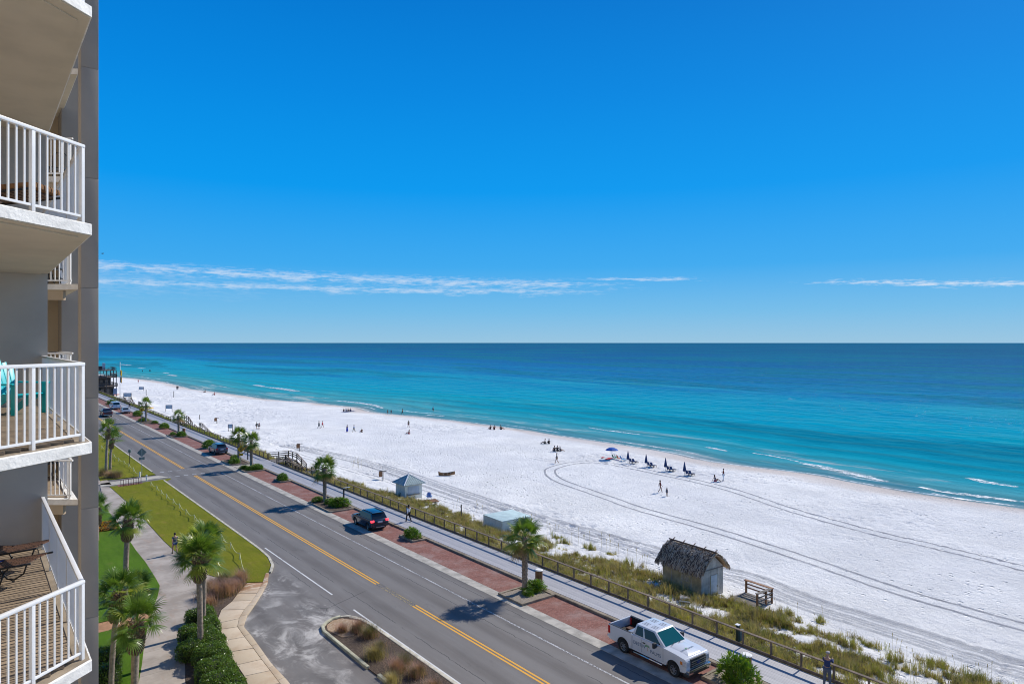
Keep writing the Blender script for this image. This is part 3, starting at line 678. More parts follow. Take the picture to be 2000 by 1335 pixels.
# sidewalk slabs and kerb around the driveway
IL = poly([(513, 1139), (502, 1161), (493, 1174), (477, 1192), (467, 1210), (464, 1226), (478, 1246), (495, 1268), (511, 1290), (528, 1312), (547, 1337)])
LL = poly([(483, 1140), (464, 1161), (453, 1176), (432, 1193), (421, 1220), (430, 1231), (438, 1253), (445, 1276), (462, 1301), (477, 1323), (487, 1348)])
for i in range(5):
    IL.append((IL[-1][0] - .05, IL[-1][1] - 1.3)); LL.append((LL[-1][0] - .05, LL[-1][1] - 1.3))
OL = poly([(525, 1120), (523, 1138), (511, 1161), (497, 1183), (482, 1204), (475.5, 1225), (493, 1246), (506, 1264), (530, 1298), (561, 1331)]) + [(13.25, 34), (13.2, 30)]
sw = empty('sidewalk', (14, 45, 0), kind='structure'); tag(sw, 'tan concrete sidewalk curving around the driveway')
m = MB(); m.prism([(p[0], p[1]) for p in LL] + [(p[0], p[1]) for p in IL[::-1]], -.05, .075); o = m.build('joint_bed', M['plastic_dark'], sw); o.location = (-14, -45, 0)
for i in range(len(IL) - 1):
    q = [LL[i], IL[i], IL[i + 1], LL[i + 1]]; c = (sum(p[0] for p in q) / 4, sum(p[1] for p in q) / 4)
    q = [((p[0] - c[0]) * .975, (p[1] - c[1]) * .972) for p in q]
    m = MB(); m.prism(q, .0, .11); m.build('slab', M['slab'], sw, bevel=.008, loc=(c[0] - 14, c[1] - 45, random.uniform(-.004, .004)))
kb = empty('driveway_kerb', (14, 45, 0), kind='structure'); tag(kb, 'tan concrete kerb around the dusty driveway')
ILk = [at(519, 1121)] + IL
def resample(pts, step):
    P_ = [Vector((*p[:2], 0)) for p in pts]; d = [0]
    for i in range(1, len(P_)): d.append(d[-1] + (P_[i] - P_[i - 1]).length)
    n = max(2, int(d[-1] / step) + 1); t = np.linspace(0, d[-1], n)
    return [(float(np.interp(q, d, [p.x for p in P_])), float(np.interp(q, d, [p.y for p in P_]))) for q in t]
a_, b_ = resample(ILk, .01), resample(OL, .01)
n = 15
for i in range(n):
    def seg(L_, t): return L_[min(len(L_) - 1, int(t * (len(L_) - 1)))]
    A = [seg(a_, (i + k / 4) / n) for k in range(5)]; B = [seg(b_, (i + k / 4) / n) for k in range(5)]
    q = [(p[0] - 14, p[1] - 45) for p in A + B[::-1]]; cx = sum(p[0] for p in q) / len(q); cy = sum(p[1] for p in q) / len(q)
    q = [((p[0] - cx) * .985, (p[1] - cy) * .985) for p in q]
    m = MB(); m.prism(q, -.02, .118); m.build('kerb_length', M['slab'], kb, loc=(cx, cy, 0), bevel=.01)

# median island
med_l = poly([(665, 1206), (650, 1210), (638, 1217), (630, 1226), (633, 1235), (655, 1253), (690, 1282), (719, 1306)])
med_r = [(19.75, 42.3), (20.15, 41.6), (20.30, 40.5), (20.33, 38), (20.33, 30), (20.33, 12)]
md = empty('median_island', (19, 38, 0), label='kerbed mulch island between the driveway and the road', kind='structure')
m = MB(); m.prism([(p[0] - 19, p[1] - 38) for p in med_l + [(17.5, 33.6), (17.5, 12), (20.33, 12)] + med_r[::-1][1:]], -.03, .07); m.build('mulch', M['mulch'], md)
m = MB(); m.prism([(p[0] - 19, p[1] - 38) for p in poly([(668, 1209), (650, 1213), (638, 1222), (640, 1232), (668, 1246), (690, 1243), (712, 1222), (703, 1214)])], .05, .085); m.build('pale_mulch', M['mulch_rust'], md)
def kerbline(pts, name, mat, par, w=.2, z0=-.05, z1=.17):
    off = par.location if par else Vector()
    P_ = [Vector((p[0] - off.x, p[1] - off.y)) for p in pts]; Lf = []; Rt = []
    for i, p in enumerate(P_):
        t = (P_[min(i + 1, len(P_) - 1)] - P_[max(i - 1, 0)]).normalized(); nn = Vector((-t.y, t.x)) * w / 2
        Lf.append(tuple(p + nn)); Rt.append(tuple(p - nn))
    m = MB(); m.prism(Lf + Rt[::-1], z0, z1); return m.build(name, mat, par, bevel=.03)
ky = simple('yellowish_painted_kerb', (.44, .42, .30), .8, .25, 2.5, .3, 40, coord='geo')
kerbline(med_l, 'kerb_length', ky, md); kerbline([(17.52, 33.9), (17.52, 26), (17.52, 14)], 'kerb_length', ky, md)
kerbline(med_r, 'kerb_length', M['kerb'], md, .24, -.05, .10); kerbline([med_l[0], at(680, 1204.5), at(700, 1208), med_r[0]], 'kerb_length', M['kerb'], md, .2, -.05, .12)

# mulch bed under the hedge and muhly grass
m = MB(); bed = poly([(466, 1131), (482, 1139), (463, 1160), (452, 1175), (431, 1192), (420, 1219), (429, 1231), (437, 1253), (444, 1276), (461, 1301), (476, 1323), (487, 1350)]) + [(11.6, 28), (10.9, 29)] + poly([(363, 1334), (361, 1270), (368, 1225), (383, 1195), (400, 1168), (418, 1151), (441, 1134)])
m.prism(bed, -.05, .085); S('planting_bed', m, M['mulch'], 'mulch bed under the hedge and the pink grasses')

# ------------------------------------------------------------------ BEACH
xs = np.concatenate([np.arange(33.0, 36.1, .6), np.arange(36.1, 124, .24)])
ys = [-40.0]
while ys[-1] < 1200:
    y_ = ys[-1]; ys.append(y_ + (2.0 if y_ < 12 else max(.24, (abs(y_) - 40) * .0048 + .15)))
ys = np.array(ys); X, Y = np.meshgrid(xs, ys); Z = terr(X, Y)
nx, ny = len(xs), len(ys)
idx = np.arange(nx * ny).reshape(ny, nx)
Q = np.stack([idx[:-1, :-1], idx[:-1, 1:], idx[1:, 1:], idx[1:, :-1]], -1).reshape(-1, 4)
sh = (X - shoreX(Y)).ravel()
V = np.stack([X.ravel(), Y.ravel(), Z.ravel()], -1)
keep = sh[Q].min(axis=1) < 14; Q = Q[keep]
me = npmesh('beach', V, Q, True, np.stack([sh, Y.ravel()], -1))
a = me.attributes.new('litter', 'FLOAT', 'POINT'); a.data.foreach_set('value', veg(X, Y).ravel().astype(np.float32))
ob = link('beach', me, M['sand']); tag(ob, 'white sand beach sloping from the dune to the water', kind='structure')
# far land beyond the beach mesh
m = MB(); m.box(-4000, 1190, -3.3, 20, 60000, -.9); S('far_dunes', m, M['sand'])

so = np.array([-3, 0, 1, 2, 3, 5, 7, 9, 12, 15, 19, 24, 30, 38, 48, 60, 80, 105, 140, 190, 260, 360, 520, 800, 1300, 2200, 4000, 8000, 16000, 40000, 90000.])
sy = np.concatenate([np.arange(-60, 700, 4.), np.arange(700, 2500, 60.), [3000, 4000, 6000, 9000, 15000, 30000, 60000, 120000]]); sy = np.concatenate([[-90000, -20000, -5000, -1500, -500, -200, -100], sy])
S2, Y2 = np.meshgrid(so, sy); X2 = shoreX(np.clip(Y2, -60, 60000)) + S2
id2 = np.arange(S2.size).reshape(S2.shape)
Q2 = np.stack([id2[:-1, :-1], id2[:-1, 1:], id2[1:, 1:], id2[1:, :-1]], -1).reshape(-1, 4)
me = npmesh('sea', np.stack([X2.ravel(), Y2.ravel(), np.full(S2.size, -3.7)], -1), Q2, False, np.stack([S2.ravel(), Y2.ravel()], -1))
tag(link('sea', me, M['sea']), 'turquoise shallows turning deep blue towards the horizon', kind='structure')

def catmull(pts, step):
    P_ = [Vector(p) for p in pts]; out = []
    for i in range(len(P_) - 1):
        p0, p1, p2, p3 = P_[max(i - 1, 0)], P_[i], P_[i + 1], P_[min(i + 2, len(P_) - 1)]
        n_ = max(1, int((p2 - p1).length / step))
        for k in range(n_):
            t = k / n_; out.append(.5 * ((2 * p1) + (p2 - p0) * t + (2 * p0 - 5 * p1 + 4 * p2 - p3) * t * t + (3 * p1 - p0 - 3 * p2 + p3) * t ** 3))
    out.append(P_[-1]); return out
def ribbon(name, c, w, mat, z=None, off=0, dz=.03, **k):
    V = []; U = []; Q = []; dist = 0; prev = None; nn_ = 5
    for i, p in enumerate(c):
        t = (c[min(i + 1, len(c) - 1)] - c[max(i - 1, 0)]); t.z = 0; t.normalize(); nrm = Vector((-t.y, t.x, 0))
        if prev is not None: dist += (p - prev).length
        prev = p; wi = w[i] if isinstance(w, list) else w
        for j in range(nn_):
            q = p + nrm * (off + (j / (nn_ - 1) - .5) * wi); V.append((q.x, q.y, 0 if z is None else z)); U.append((j / (nn_ - 1), dist))
        if i:
            for j in range(nn_ - 1): a0 = (i - 1) * nn_ + j; Q.append((a0, a0 + 1, a0 + nn_ + 1, a0 + nn_))
    V = np.array(V)
    if z is None: V[:, 2] = terr(V[:, 0], V[:, 1]) + dz
    o = link(name, npmesh(name, V, np.array(Q), True, np.array(U)), mat)
    return tag(o, **k)
loop = [(2000, 1109), (1827, 1067), (1685, 1034), (1542, 994), (1440, 960), (1368, 941), (1288, 924), (1216, 909), (1168, 902), (1130, 902.5), (1098, 908), (1078, 915), (1074, 921), (1080, 930), (1100, 941), (1160, 962), (1200, 976), (1248, 993), (1400, 1036), (1578, 1093), (1756, 1154), (2000, 1224)]
lc = [Vector((*on(*p)[:2], 0)) for p in loop]; lc = [lc[0] + (lc[0] - lc[1]) * .6] + lc + [lc[-1] + (lc[-1] - lc[-2]) * .6]; lc = catmull(lc, .35)
for s_ in (-.85, .85): ribbon('tyre_track', lc, .42, M['track'], off=s_, kind='structure', label='horseshoe shaped vehicle track on the sand')
bl = [(560, 868), (690, 897), (776, 922), (880, 958), (1034, 1008), (1220, 1060), (1400, 1112), (1471, 1132), (1578, 1175), (1685, 1208), (1827, 1253), (2000, 1306)]
bc = [Vector((*on(*p)[:2], 0)) for p in bl]; bc.append(bc[-1] + (bc[-1] - bc[-2])); bc = catmull(bc, .4)
for s_ in (-1.9, -1.35, -.6, -.1, .5, 1.1, 1.75): 
    ribbon('tyre_track', [p + Vector((.12 * math.sin(i * .02 + s_ * 3), 0, 0)) for i, p in enumerate(bc)], random.uniform(.35, .7), M['track_faint'], off=s_ * .9, kind='structure', label='band of old parallel vehicle tracks along the dune')
for (px, w_) in (([(1040, 893), (1060, 897), (1100, 902)], .35), ([(560, 880), (640, 905), (760, 940), (900, 985), (1000, 1015)], .5)):
    c = catmull([Vector((*on(*p)[:2], 0)) for p in px], .5)
    ribbon('tyre_track', c, w_, M['track_faint'], off=.8, kind='structure', label='faint old vehicle track across the sand'); ribbon('tyre_track', c, w_, M['track_faint'], off=-.8, kind='structure', label='faint old vehicle track across the sand')
def seapt(u, v): x, y = at(u, v, -3.66); return Vector((x, y, 0))
def foam(px, w): 
    w *= 1.7
    c = catmull([seapt(*p) for p in px], .5); n_ = len(c)
    ribbon('surf_foam', c, [w * (.25 + .75 * math.sin(math.pi * min(1, (i + 1) / n_)) ** .6) for i in range(n_)], M['foam'], z=-3.66, kind='stuff', label='white foam of a breaking wavelet')
foam([(1560, 902), (1590, 908), (1640, 919), (1690, 930), (1735, 940)], 2.6)
foam([(1795, 950), (1830, 957), (1880, 964), (1940, 972), (2010, 980)], 1.8)
foam([(1820, 962), (1870, 972), (1930, 980), (2010, 990)], .9)
foam([(1470, 884), (1510, 890), (1560, 901)], 1.0)
foam([(1150, 834), (1180, 839), (1250, 848)], 1.3); foam([(1200, 860), (1240, 866), (1320, 878), (1370, 888)], .8)
foam([(1378, 872), (1400, 876), (1420, 880)], 1.4)
foam([(653, 781.5), (700, 786), (730, 791), (748, 797)], 3.0); foam([(830, 809.5), (850, 811), (868, 812.5)], 1.2)
foam([(520, 755.5), (545, 758), (583, 764)], 5.0); foam([(497, 751), (508, 753), (516, 755)], 4.0)
foam([(320, 727), (328, 728.5)], 4.0); foam([(330, 731), (343, 734)], 4.5); foam([(237, 711), (255, 713)], 6.0); foam([(272, 718), (281, 719)], 5)
foam([(296, 741.5), (310, 744), (330, 746)], 2.0); foam([(1890, 932), (1930, 941), (1990, 950)], 2.0)
# ------------------------------------------------------------------ THE CONDOMINIUM (camera stands on one of its balconies)
bld = empty('condominium', (0, 14, 0), label='beige multi storey condominium with stacked white railed balconies', cat='building')
bo = (0, -14, 0)
def B(name, mb, mat, **k):
    return mb.build(name, mat, bld, loc=bo, **k)
m = MB(); m.box(-15, -25, 0, -1.25, 40, 32.4); B('wall', m, M['wall'])
m = MB(); m.box(-1.25, 17.3, 0, 1.26, 17.55, 32.4); B('wall', m, M['wall'])
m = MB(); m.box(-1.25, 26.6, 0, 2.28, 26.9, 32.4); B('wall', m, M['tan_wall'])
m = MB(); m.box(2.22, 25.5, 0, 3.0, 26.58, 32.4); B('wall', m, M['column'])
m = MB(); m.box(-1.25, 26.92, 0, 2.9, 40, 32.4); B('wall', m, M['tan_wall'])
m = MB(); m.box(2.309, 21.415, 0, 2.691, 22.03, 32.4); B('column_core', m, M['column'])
m = MB(); m.box(2.30, 21.40, .006, 2.70, 22.05, 2.944); cpm = m.mesh('column_panel', bevel=.004)
for k in range(-6, 6):
    z = 16.82 + 2.95 * k; 
    if z > -1: link('column_panel', cpm, M['column'], bld, (0, -14, z))
def inset_rough(mb): return mb
dx, dy = -.7535, -.6578
U1 = [(1.285, 10.79), (1.285, 17.297), (-1.247, 17.297), (-1.247, 8.58)]
U2 = [(2.296, 22.07), (2.296, 26.59), (-1.247, 26.59), (-1.247, 24.88)]
def offs(poly_, d):
    c = Vector((sum(p[0] for p in poly_) / 4, sum(p[1] for p in poly_) / 4))
    return [(p[0] + (-d if p[0] > c.x else d), p[1] + (d * 1.7 if p[1] < c.y else -d)) for p in poly_]
def slab_mesh(P_, name):
    bm = bmesh.new(); n_ = []
    # subdivided outline so that the painted edge can be a little uneven
    out = []
    for i in range(4):
        a, b_ = Vector(P_[i]), Vector(P_[(i + 1) % 4]); kk = max(2, int((b_ - a).length / .07)) if i in (0, 3) else 2
        for q in range(kk): out.append(a + (b_ - a) * q / kk)
    c = Vector((0, 14)); lo = []; hi = []; hi2 = []
    for i, p in enumerate(out):
        j = .005 * (mnoise.noise(Vector((p.x * 5, p.y * 5, 1))) + mnoise.noise(Vector((p.x * 17, p.y * 17, 3))))
        pr = p + (p - c).normalized() * j
        lo.append(bm.verts.new((pr.x, pr.y, -.15))); hi.append(bm.verts.new((pr.x, pr.y, -.012 + j))); q = p - (p - c).normalized() * .015; hi2.append(bm.verts.new((q.x, q.y, 0)))
    n_ = len(out)
    for i in range(n_):
        k = (i + 1) % n_
        bm.faces.new((lo[i], lo[k], hi[k], hi[i])); bm.faces.new((hi[i], hi[k], hi2[k], hi2[i]))
    bm.faces.new(hi2); bm.faces.new(lo[::-1])
    bmesh.ops.recalc_face_normals(bm, faces=bm.faces)
    me = bpy.data.meshes.new(name); bm.to_mesh(me); bm.free(); return me
s1, s2 = slab_mesh(U1, 'balcony_slab'), slab_mesh(U2, 'balcony_slab')
so1 = [(1.265, 10.80), (1.265, 17.29), (-1.24, 17.29), (-1.24, 8.62)]; so2 = [(2.28, 22.11), (2.28, 26.58), (-1.24, 26.58), (-1.24, 24.92)]
si1 = [(1.14, 10.96), (1.14, 17.28), (-1.23, 17.28), (-1.23, 8.84)]
mm = MB(); mm.prism(so1, -.160, -.152); mm.prism(si1, -.178, -.162); sm1 = mm.mesh('soffit'); mm = MB(); mm.prism(so2, -.168, -.152); sm2 = mm.mesh('soffit')
mm = MB(); mm.bar((2.02, 22.42, -.30), (-1.2, 24.97, -.30), .12, .26); bmb = mm.mesh('soffit_beam')
for k in range(-5, 5):
    z = 16.96 + 2.95 * k
    link('balcony_slab', s1, M['white_concrete'], bld, (0, -14, z)); link('balcony_slab', s2, M['white_concrete'], bld, (0, -14, z))
    link('soffit', sm1, M['soffit'], bld, (0, -14, z)); link('soffit', sm2, M['soffit'], bld, (0, -14, z))
    link('soffit_beam', bmb, M['tan_wall'], bld, (0, -14, z))
bal = MB(); bal.box(-.0095, -.0095, .115, .0095, .0095, 1.03); bal_me = bal.mesh('baluster')
pst = MB(); pst.box(-.025, -.025, .0, .025, .025, 1.03); pst_me = pst.mesh('post', bevel=.003)
def rail(p0, p1, z, posts, sp=.11, lab=None):
    p0 = Vector((*p0, 0)); p1 = Vector((*p1, 0)); ln = (p1 - p0).length; d = (p1 - p0).normalized(); ang = math.atan2(d.y, d.x)
    r = MB(); r.box(-.03, -.032, 1.03, ln + .03, .032, 1.075); hr = r.mesh('handrail', bevel=.012)
    ro = link('balcony_railing', hr, M['white_metal'], bld, (p0.x, p0.y - 14, z), (0, 0, ang))
    r = MB(); r.box(0, -.016, .085, ln, .016, .118); link('bottom_rail', r.mesh('bottom_rail', bevel=.003), M['white_metal'], ro)
    n_ = int(ln / sp)
    for i in range(n_ + 1):
        t = i * sp
        if any(abs(t - q) < sp * .45 for q in posts): continue
        link('baluster', bal_me, M['white_metal'], ro, (t, 0, 0), (0, 0, -ang * 0))
    for q in posts: link('post', pst_me, M['white_metal'], ro, (q, 0, 0))
    return ro
A = (1.175, 10.87)
for k, full in ((-1, 1), (0, 1), (1, 1), (2, 0), (-2, 0)):
    z = 16.96 + 2.95 * k
    if full or k == 2:
        rail(A, (A[0] + dx * 2.2, A[1] + dy * 2.2), z, [0, .77, 1.54])
    if full: rail((1.175, 10.98), (1.175, 17.25), z, [1.5, 3.0, 4.5, 6.2], .1137)
for k in (-2, -1, 0, 1, 2):
    z = 16.96 + 2.95 * k
    rail((2.17, 22.24), (2.17 - .7837 * 1.5, 22.24 + .621 * 1.5), z, [0.05], .115)
    if k < 2: rail((2.17, 22.4), (2.17, 25.4), z, [1.5, 2.9], .24)
# ledge coating
lm = MB(); lm.prism([(1.262, 10.81), (1.262, 17.28), (-1.24, 17.28), (-1.24, 8.63)], .001, .0035); lme = lm.mesh('ledge')
M['ledge'] = simple('tan_ledge_coating', (.30, .245, .18), .85, .2, 3, .3)
for k in (-1, 0, 1): link('ledge', lme, M['ledge'], bld, (0, -14, 16.96 + 2.95 * k))
# decks
brd = MB(); brd.box(0, 0, 0, 1, .112, .028); brd_me = brd.mesh('deck_board')
for k in (-1, 0):
    z = 16.96 + 2.95 * k
    m = MB(); m.prism([(1.09, 11.0), (1.09, 17.28), (-1.23, 17.28), (-1.23, 8.97)], .0045, .010)
    dk = m.build('deck', M['plastic_dark'], bld, loc=(0, -14, z))
    y = 9.15
    while y < 17.1:
        x1 = min(1.085, 1.285 + (y - 10.79) / .873 - .21)
        if x1 > -1.0: link('deck_board', brd_me, M['deck_board'], dk, (-1.225, y, .011), (0, 0, 0), (x1 + 1.225, 1, 1))
        y += .14
for k in (-1, -2): 
    z = 16.96 + 2.95 * k
    m = MB(); m.prism([(2.1, 22.5), (2.1, 26.4), (-1.2, 26.4), (-1.2, 25.2)], .002, .02)
    m.build('deck', M['deck_board'], bld, loc=(0, -14, z))

# balcony furniture
def adirondack(loc, rz, mat, label, group=None, s=1.0):
    r = empty('adirondack_chair', loc, rz, label, 'chair', group); r.scale = (s, s, s)
    for i in range(7):                                                   # fan back, arched top
        a = (i - 3); x0 = a * .075; x1 = a * .100; h = 1.02 - .024 * a * a
        m = MB(); m.M = Matrix.Translation((0, -.20, .30)) @ Matrix.Rotation(R(22), 4, 'X')
        m.add([(x0 - .036, 0, 0), (x0 + .036, 0, 0), (x1 + .048, 0, h - .30), (x1 - .048, 0, h - .28), (x0 - .033, -.02, 0), (x0 + .033, -.02, 0), (x1 + .048, -.02, h - .30), (x1 - .048, -.02, h - .28)],
              [(0, 1, 2, 3), (4, 7, 6, 5), (0, 4, 5, 1), (1, 5, 6, 2), (2, 6, 7, 3), (3, 7, 4, 0)]); m.build('back_slat', mat, r, bevel=.004)
    for i in range(6):
        m = MB(); y_ = .30 - i * .095; m.M = Matrix.Translation((0, y_, .34 - i * .018)); m.box(-.27, -.04, 0, .27, .04, .02); m.build('seat_slat', mat, r, bevel=.004)
    for sx in (-1, 1):
        m = MB(); m.box(sx * .34 - .06, -.32, .52, sx * .34 + .06, .40, .545); m.build('armrest', mat, r, bevel=.006)
        m = MB(); m.box(sx * .30 - .015, .27, 0, sx * .30 + .015, .37, .52); m.build('leg', mat, r, bevel=.004)
        m = MB(); m.side([(-0, 0), (.09, 0), (.36, .30), (.36, .36), (.26, .36)], 0, .02); 
        m.v = [(sx * .28 + v[1] - .01, v[0] * 1.0 - (.42) + (v[0] * .9), v[2]) for v in m.v]; m.build('leg', mat, r)
    m = MB(); m.box(-.28, -.30, .46, .28, -.27, .52); m.build('back_rail', mat, r)
    return r
adirondack((.62, 15.5, 17.0), R(-140), M['teal'], 'teal adirondack chair on the balcony at eye level', s=1.05)
def chaise(loc, rz, label, towel=False, cushion=False, back=9):
    r = empty('chaise_lounge', loc, rz, label, 'lounge chair', 'lounge chairs on the building balconies')
    for i in range(13):
        m = MB(); m.box(-.75 + i * .09, -.30, .36, -.75 + i * .09 + .065, .30, .378); m.build('slat', M['brown_slat'], r)
    for i in range(8):
        t = .05 + i * .09; x = .44 + t * math.cos(R(back)); z = .37 + t * math.sin(R(back)); m = MB()
        m.M = Matrix.Translation((x, 0, z)) @ Matrix.Rotation(-R(back), 4, 'Y'); m.box(-.032, -.30, -.008, .032, .30, .01); m.build('slat', M['brown_slat'], r)
    for sy in (-1, 1):
        m = MB(); m.tube([(-.80, sy * .32, .36), (.44, sy * .32, .36), (.44 + .8 * math.cos(R(back)), sy * .32, .37 + .8 * math.sin(R(back)))], .018, 8)
        m.build('frame', M['black'], r, smooth=True)
        for x0 in (-.5, .45):
            m = MB(); m.tube([(x0 - .18, sy * .32, .35), (x0 - .1, sy * .33, .16), (x0, sy * .33, .03), (x0 + .12, sy * .33, .015), (x0 + .28, sy * .33, .12), (x0 + .36, sy * .32, .35)], .015, 8); m.build('leg', M['black'], r, smooth=True)
    if cushion:
        m = MB(); m.box(-.80, -.29, .385, .42, .29, .47); m.build('cushion', M['cushion'], r, bevel=.03)
        m = MB(); m.M = Matrix.Translation((.44, 0, .39)) @ Matrix.Rotation(-R(back), 4, 'Y'); m.box(0, -.29, 0, .80, .29, .085); m.build('cushion', M['cushion'], r, bevel=.03)
    return r
chaise((-.05, 15.15, 14.05), R(-34), 'brown slatted lounge chair with a blue towel on the lower balcony')
chaise((.12, 16.15, 14.05), R(-36), 'brown slatted lounge chair behind the one with the towel on the lower balcony')
V = []; Q = []
for i in range(18):
    for j in range(9):
        x = -.25 + i * .035; y = -.26 + j * .06
        V.append((x, y, .395 + .03 * mnoise.noise(Vector((x * 9, y * 9, 0))) + .012))
for i in range(17):
    for j in range(8): Q.append((i * 9 + j, (i + 1) * 9 + j, (i + 1) * 9 + j + 1, i * 9 + j + 1))
m = MB(); m.add(V, Q); o = m.build('towel', M['towel'], smooth=True, loc=(.05, 15.08, 14.05), rot=(0, 0, R(-34))); tag(o, 'crumpled blue patterned towel on the brown lounge chair', 'towel')
sld = o.modifiers.new('t', 'SOLIDIFY'); sld.thickness = .012
chaise((-.15, 12.3, 19.95), R(-36), 'brown cushioned lounge chair behind the upper balcony railing', cushion=True, back=6)
def bar_chair(loc, rz, label, h=.72):
    r = empty('bar_chair', loc, rz, label, 'chair', 'black metal chairs on the far balconies')
    m = MB(); m.box(-.2, -.2, h, .2, .2, h + .04); m.build('seat', M['black'], r, bevel=.01)
    m = MB(); m.tube([(-.19, -.19, h), (-.19, -.24, h + .45), (-.1, -.25, h + .55), (.1, -.25, h + .55), (.19, -.24, h + .45), (.19, -.19, h)], .014, 6); m.build('backrest', M['black'], r, smooth=True)
    for i in range(4): m = MB(); m.tube([(-.12 + i * .08, -.2, h), (-.12 + i * .08, -.245, h + .54)], .008, 5); m.build('back_bar', M['black'], r)
    for sx in (-1, 1):
        for sy in (-1, 1): m = MB(); m.tube([(sx * .17, sy * .17, h), (sx * .24, sy * .24, 0)], .014, 6); m.build('leg', M['black'], r)
    m = MB(); m.tube([(-.2, -.2, .25), (.2, -.2, .25), (.2, .2, .25), (-.2, .2, .25), (-.2, -.2, .25)], .009, 5, False); m.build('footrest', M['black'], r)
    return r
bar_chair((1.78, 24.2, 14.03), R(200), 'black bar chair on the far balcony below eye level')
bar_chair((1.9, 23.9, 19.93), R(160), 'black chair on the far balcony above eye level', .5)
bar_chair((1.62, 24.3, 19.93), R(220), 'second black chair on the far balcony above eye level, farther from its railing corner', .5)
bar_chair((2.0, 24.0, 22.88), R(160), 'black chair on the far balcony near the upper slab', .5)
bar_chair((1.9, 23.8, 16.98), R(180), 'black chair on the far balcony at eye level', .5)
# ------------------------------------------------------------------ PLANTS
def frond_mesh(pitch, seed, pet=.80, fan=.84, nb=22):
    rs = random.Random(seed); V = []; Fs = []
    cp, sp_ = math.cos(pitch), math.sin(pitch)
    def W_(x, y, n_, droop):                     # leaf plane (x out, y across, n normal) tilted by pitch, with gravity droop
        return (x * cp - n_ * sp_, y, x * sp_ + n_ * cp - droop)
    pr = []
    for i in range(4):
        x = pet * i / 3; w = .022 - .012 * i / 3; d = .10 * (x ** 2)
        pr.append((W_(x, -w, 0, d), W_(x, w, 0, d)))
    for i in range(3):
        n_ = len(V); V.extend([pr[i][0], pr[i][1], pr[i + 1][1], pr[i + 1][0]]); Fs.append((n_, n_ + 1, n_ + 2, n_ + 3))
    d0 = .10 * pet ** 2
    for k in range(nb):
        a = R(-118 + 236 * k / (nb - 1)) + rs.uniform(-.04, .04); ln = fan * (.74 + .26 * math.cos(a * .75)) * rs.uniform(.9, 1.08)
        fold = .16 * math.cos(a) + rs.uniform(-.03, .03)
        ca, sa = math.cos(a), math.sin(a); w0, w1, w2 = .008, .030, .019
        if nb < 20: w1, w2 = .044, .028
        cols = []
        for t, w in ((0, w0), (.42, w1), (.74, w2), (1, .003)):
            r_ = ln * t; x = pet + r_ * ca; y = r_ * sa * (1 - .10 * t); n_ = -abs(sa) * r_ * .28 + fold * 0
            dr = d0 + .13 * r_ ** 2 + (.34 * max(0, t - .62) ** 1.6) * rs.uniform(.4, 1.7)
            cols.append((W_(x + w * sa, y - w * ca, n_, dr), W_(x - w * sa, y + w * ca, n_, dr)))
        for i in range(3):
            n0 = len(V); V.extend([cols[i][0], cols[i][1], cols[i + 1][1], cols[i + 1][0]]); Fs.append((n0, n0 + 1, n0 + 2, n0 + 3))
    me = bpy.data.meshes.new('frond'); me.from_pydata(V, [], Fs); me.update(); return me
PITCH = [80, 62, 45, 28, 12, -5, -24, -42, -60]
FR = [[frond_mesh(R(p), 10 * i + j) for j in range(2)] for i, p in enumerate(PITCH)]
FRC = [[frond_mesh(R(p), 10 * i + j, nb=13) for j in range(1)] for i, p in enumerate(PITCH)]
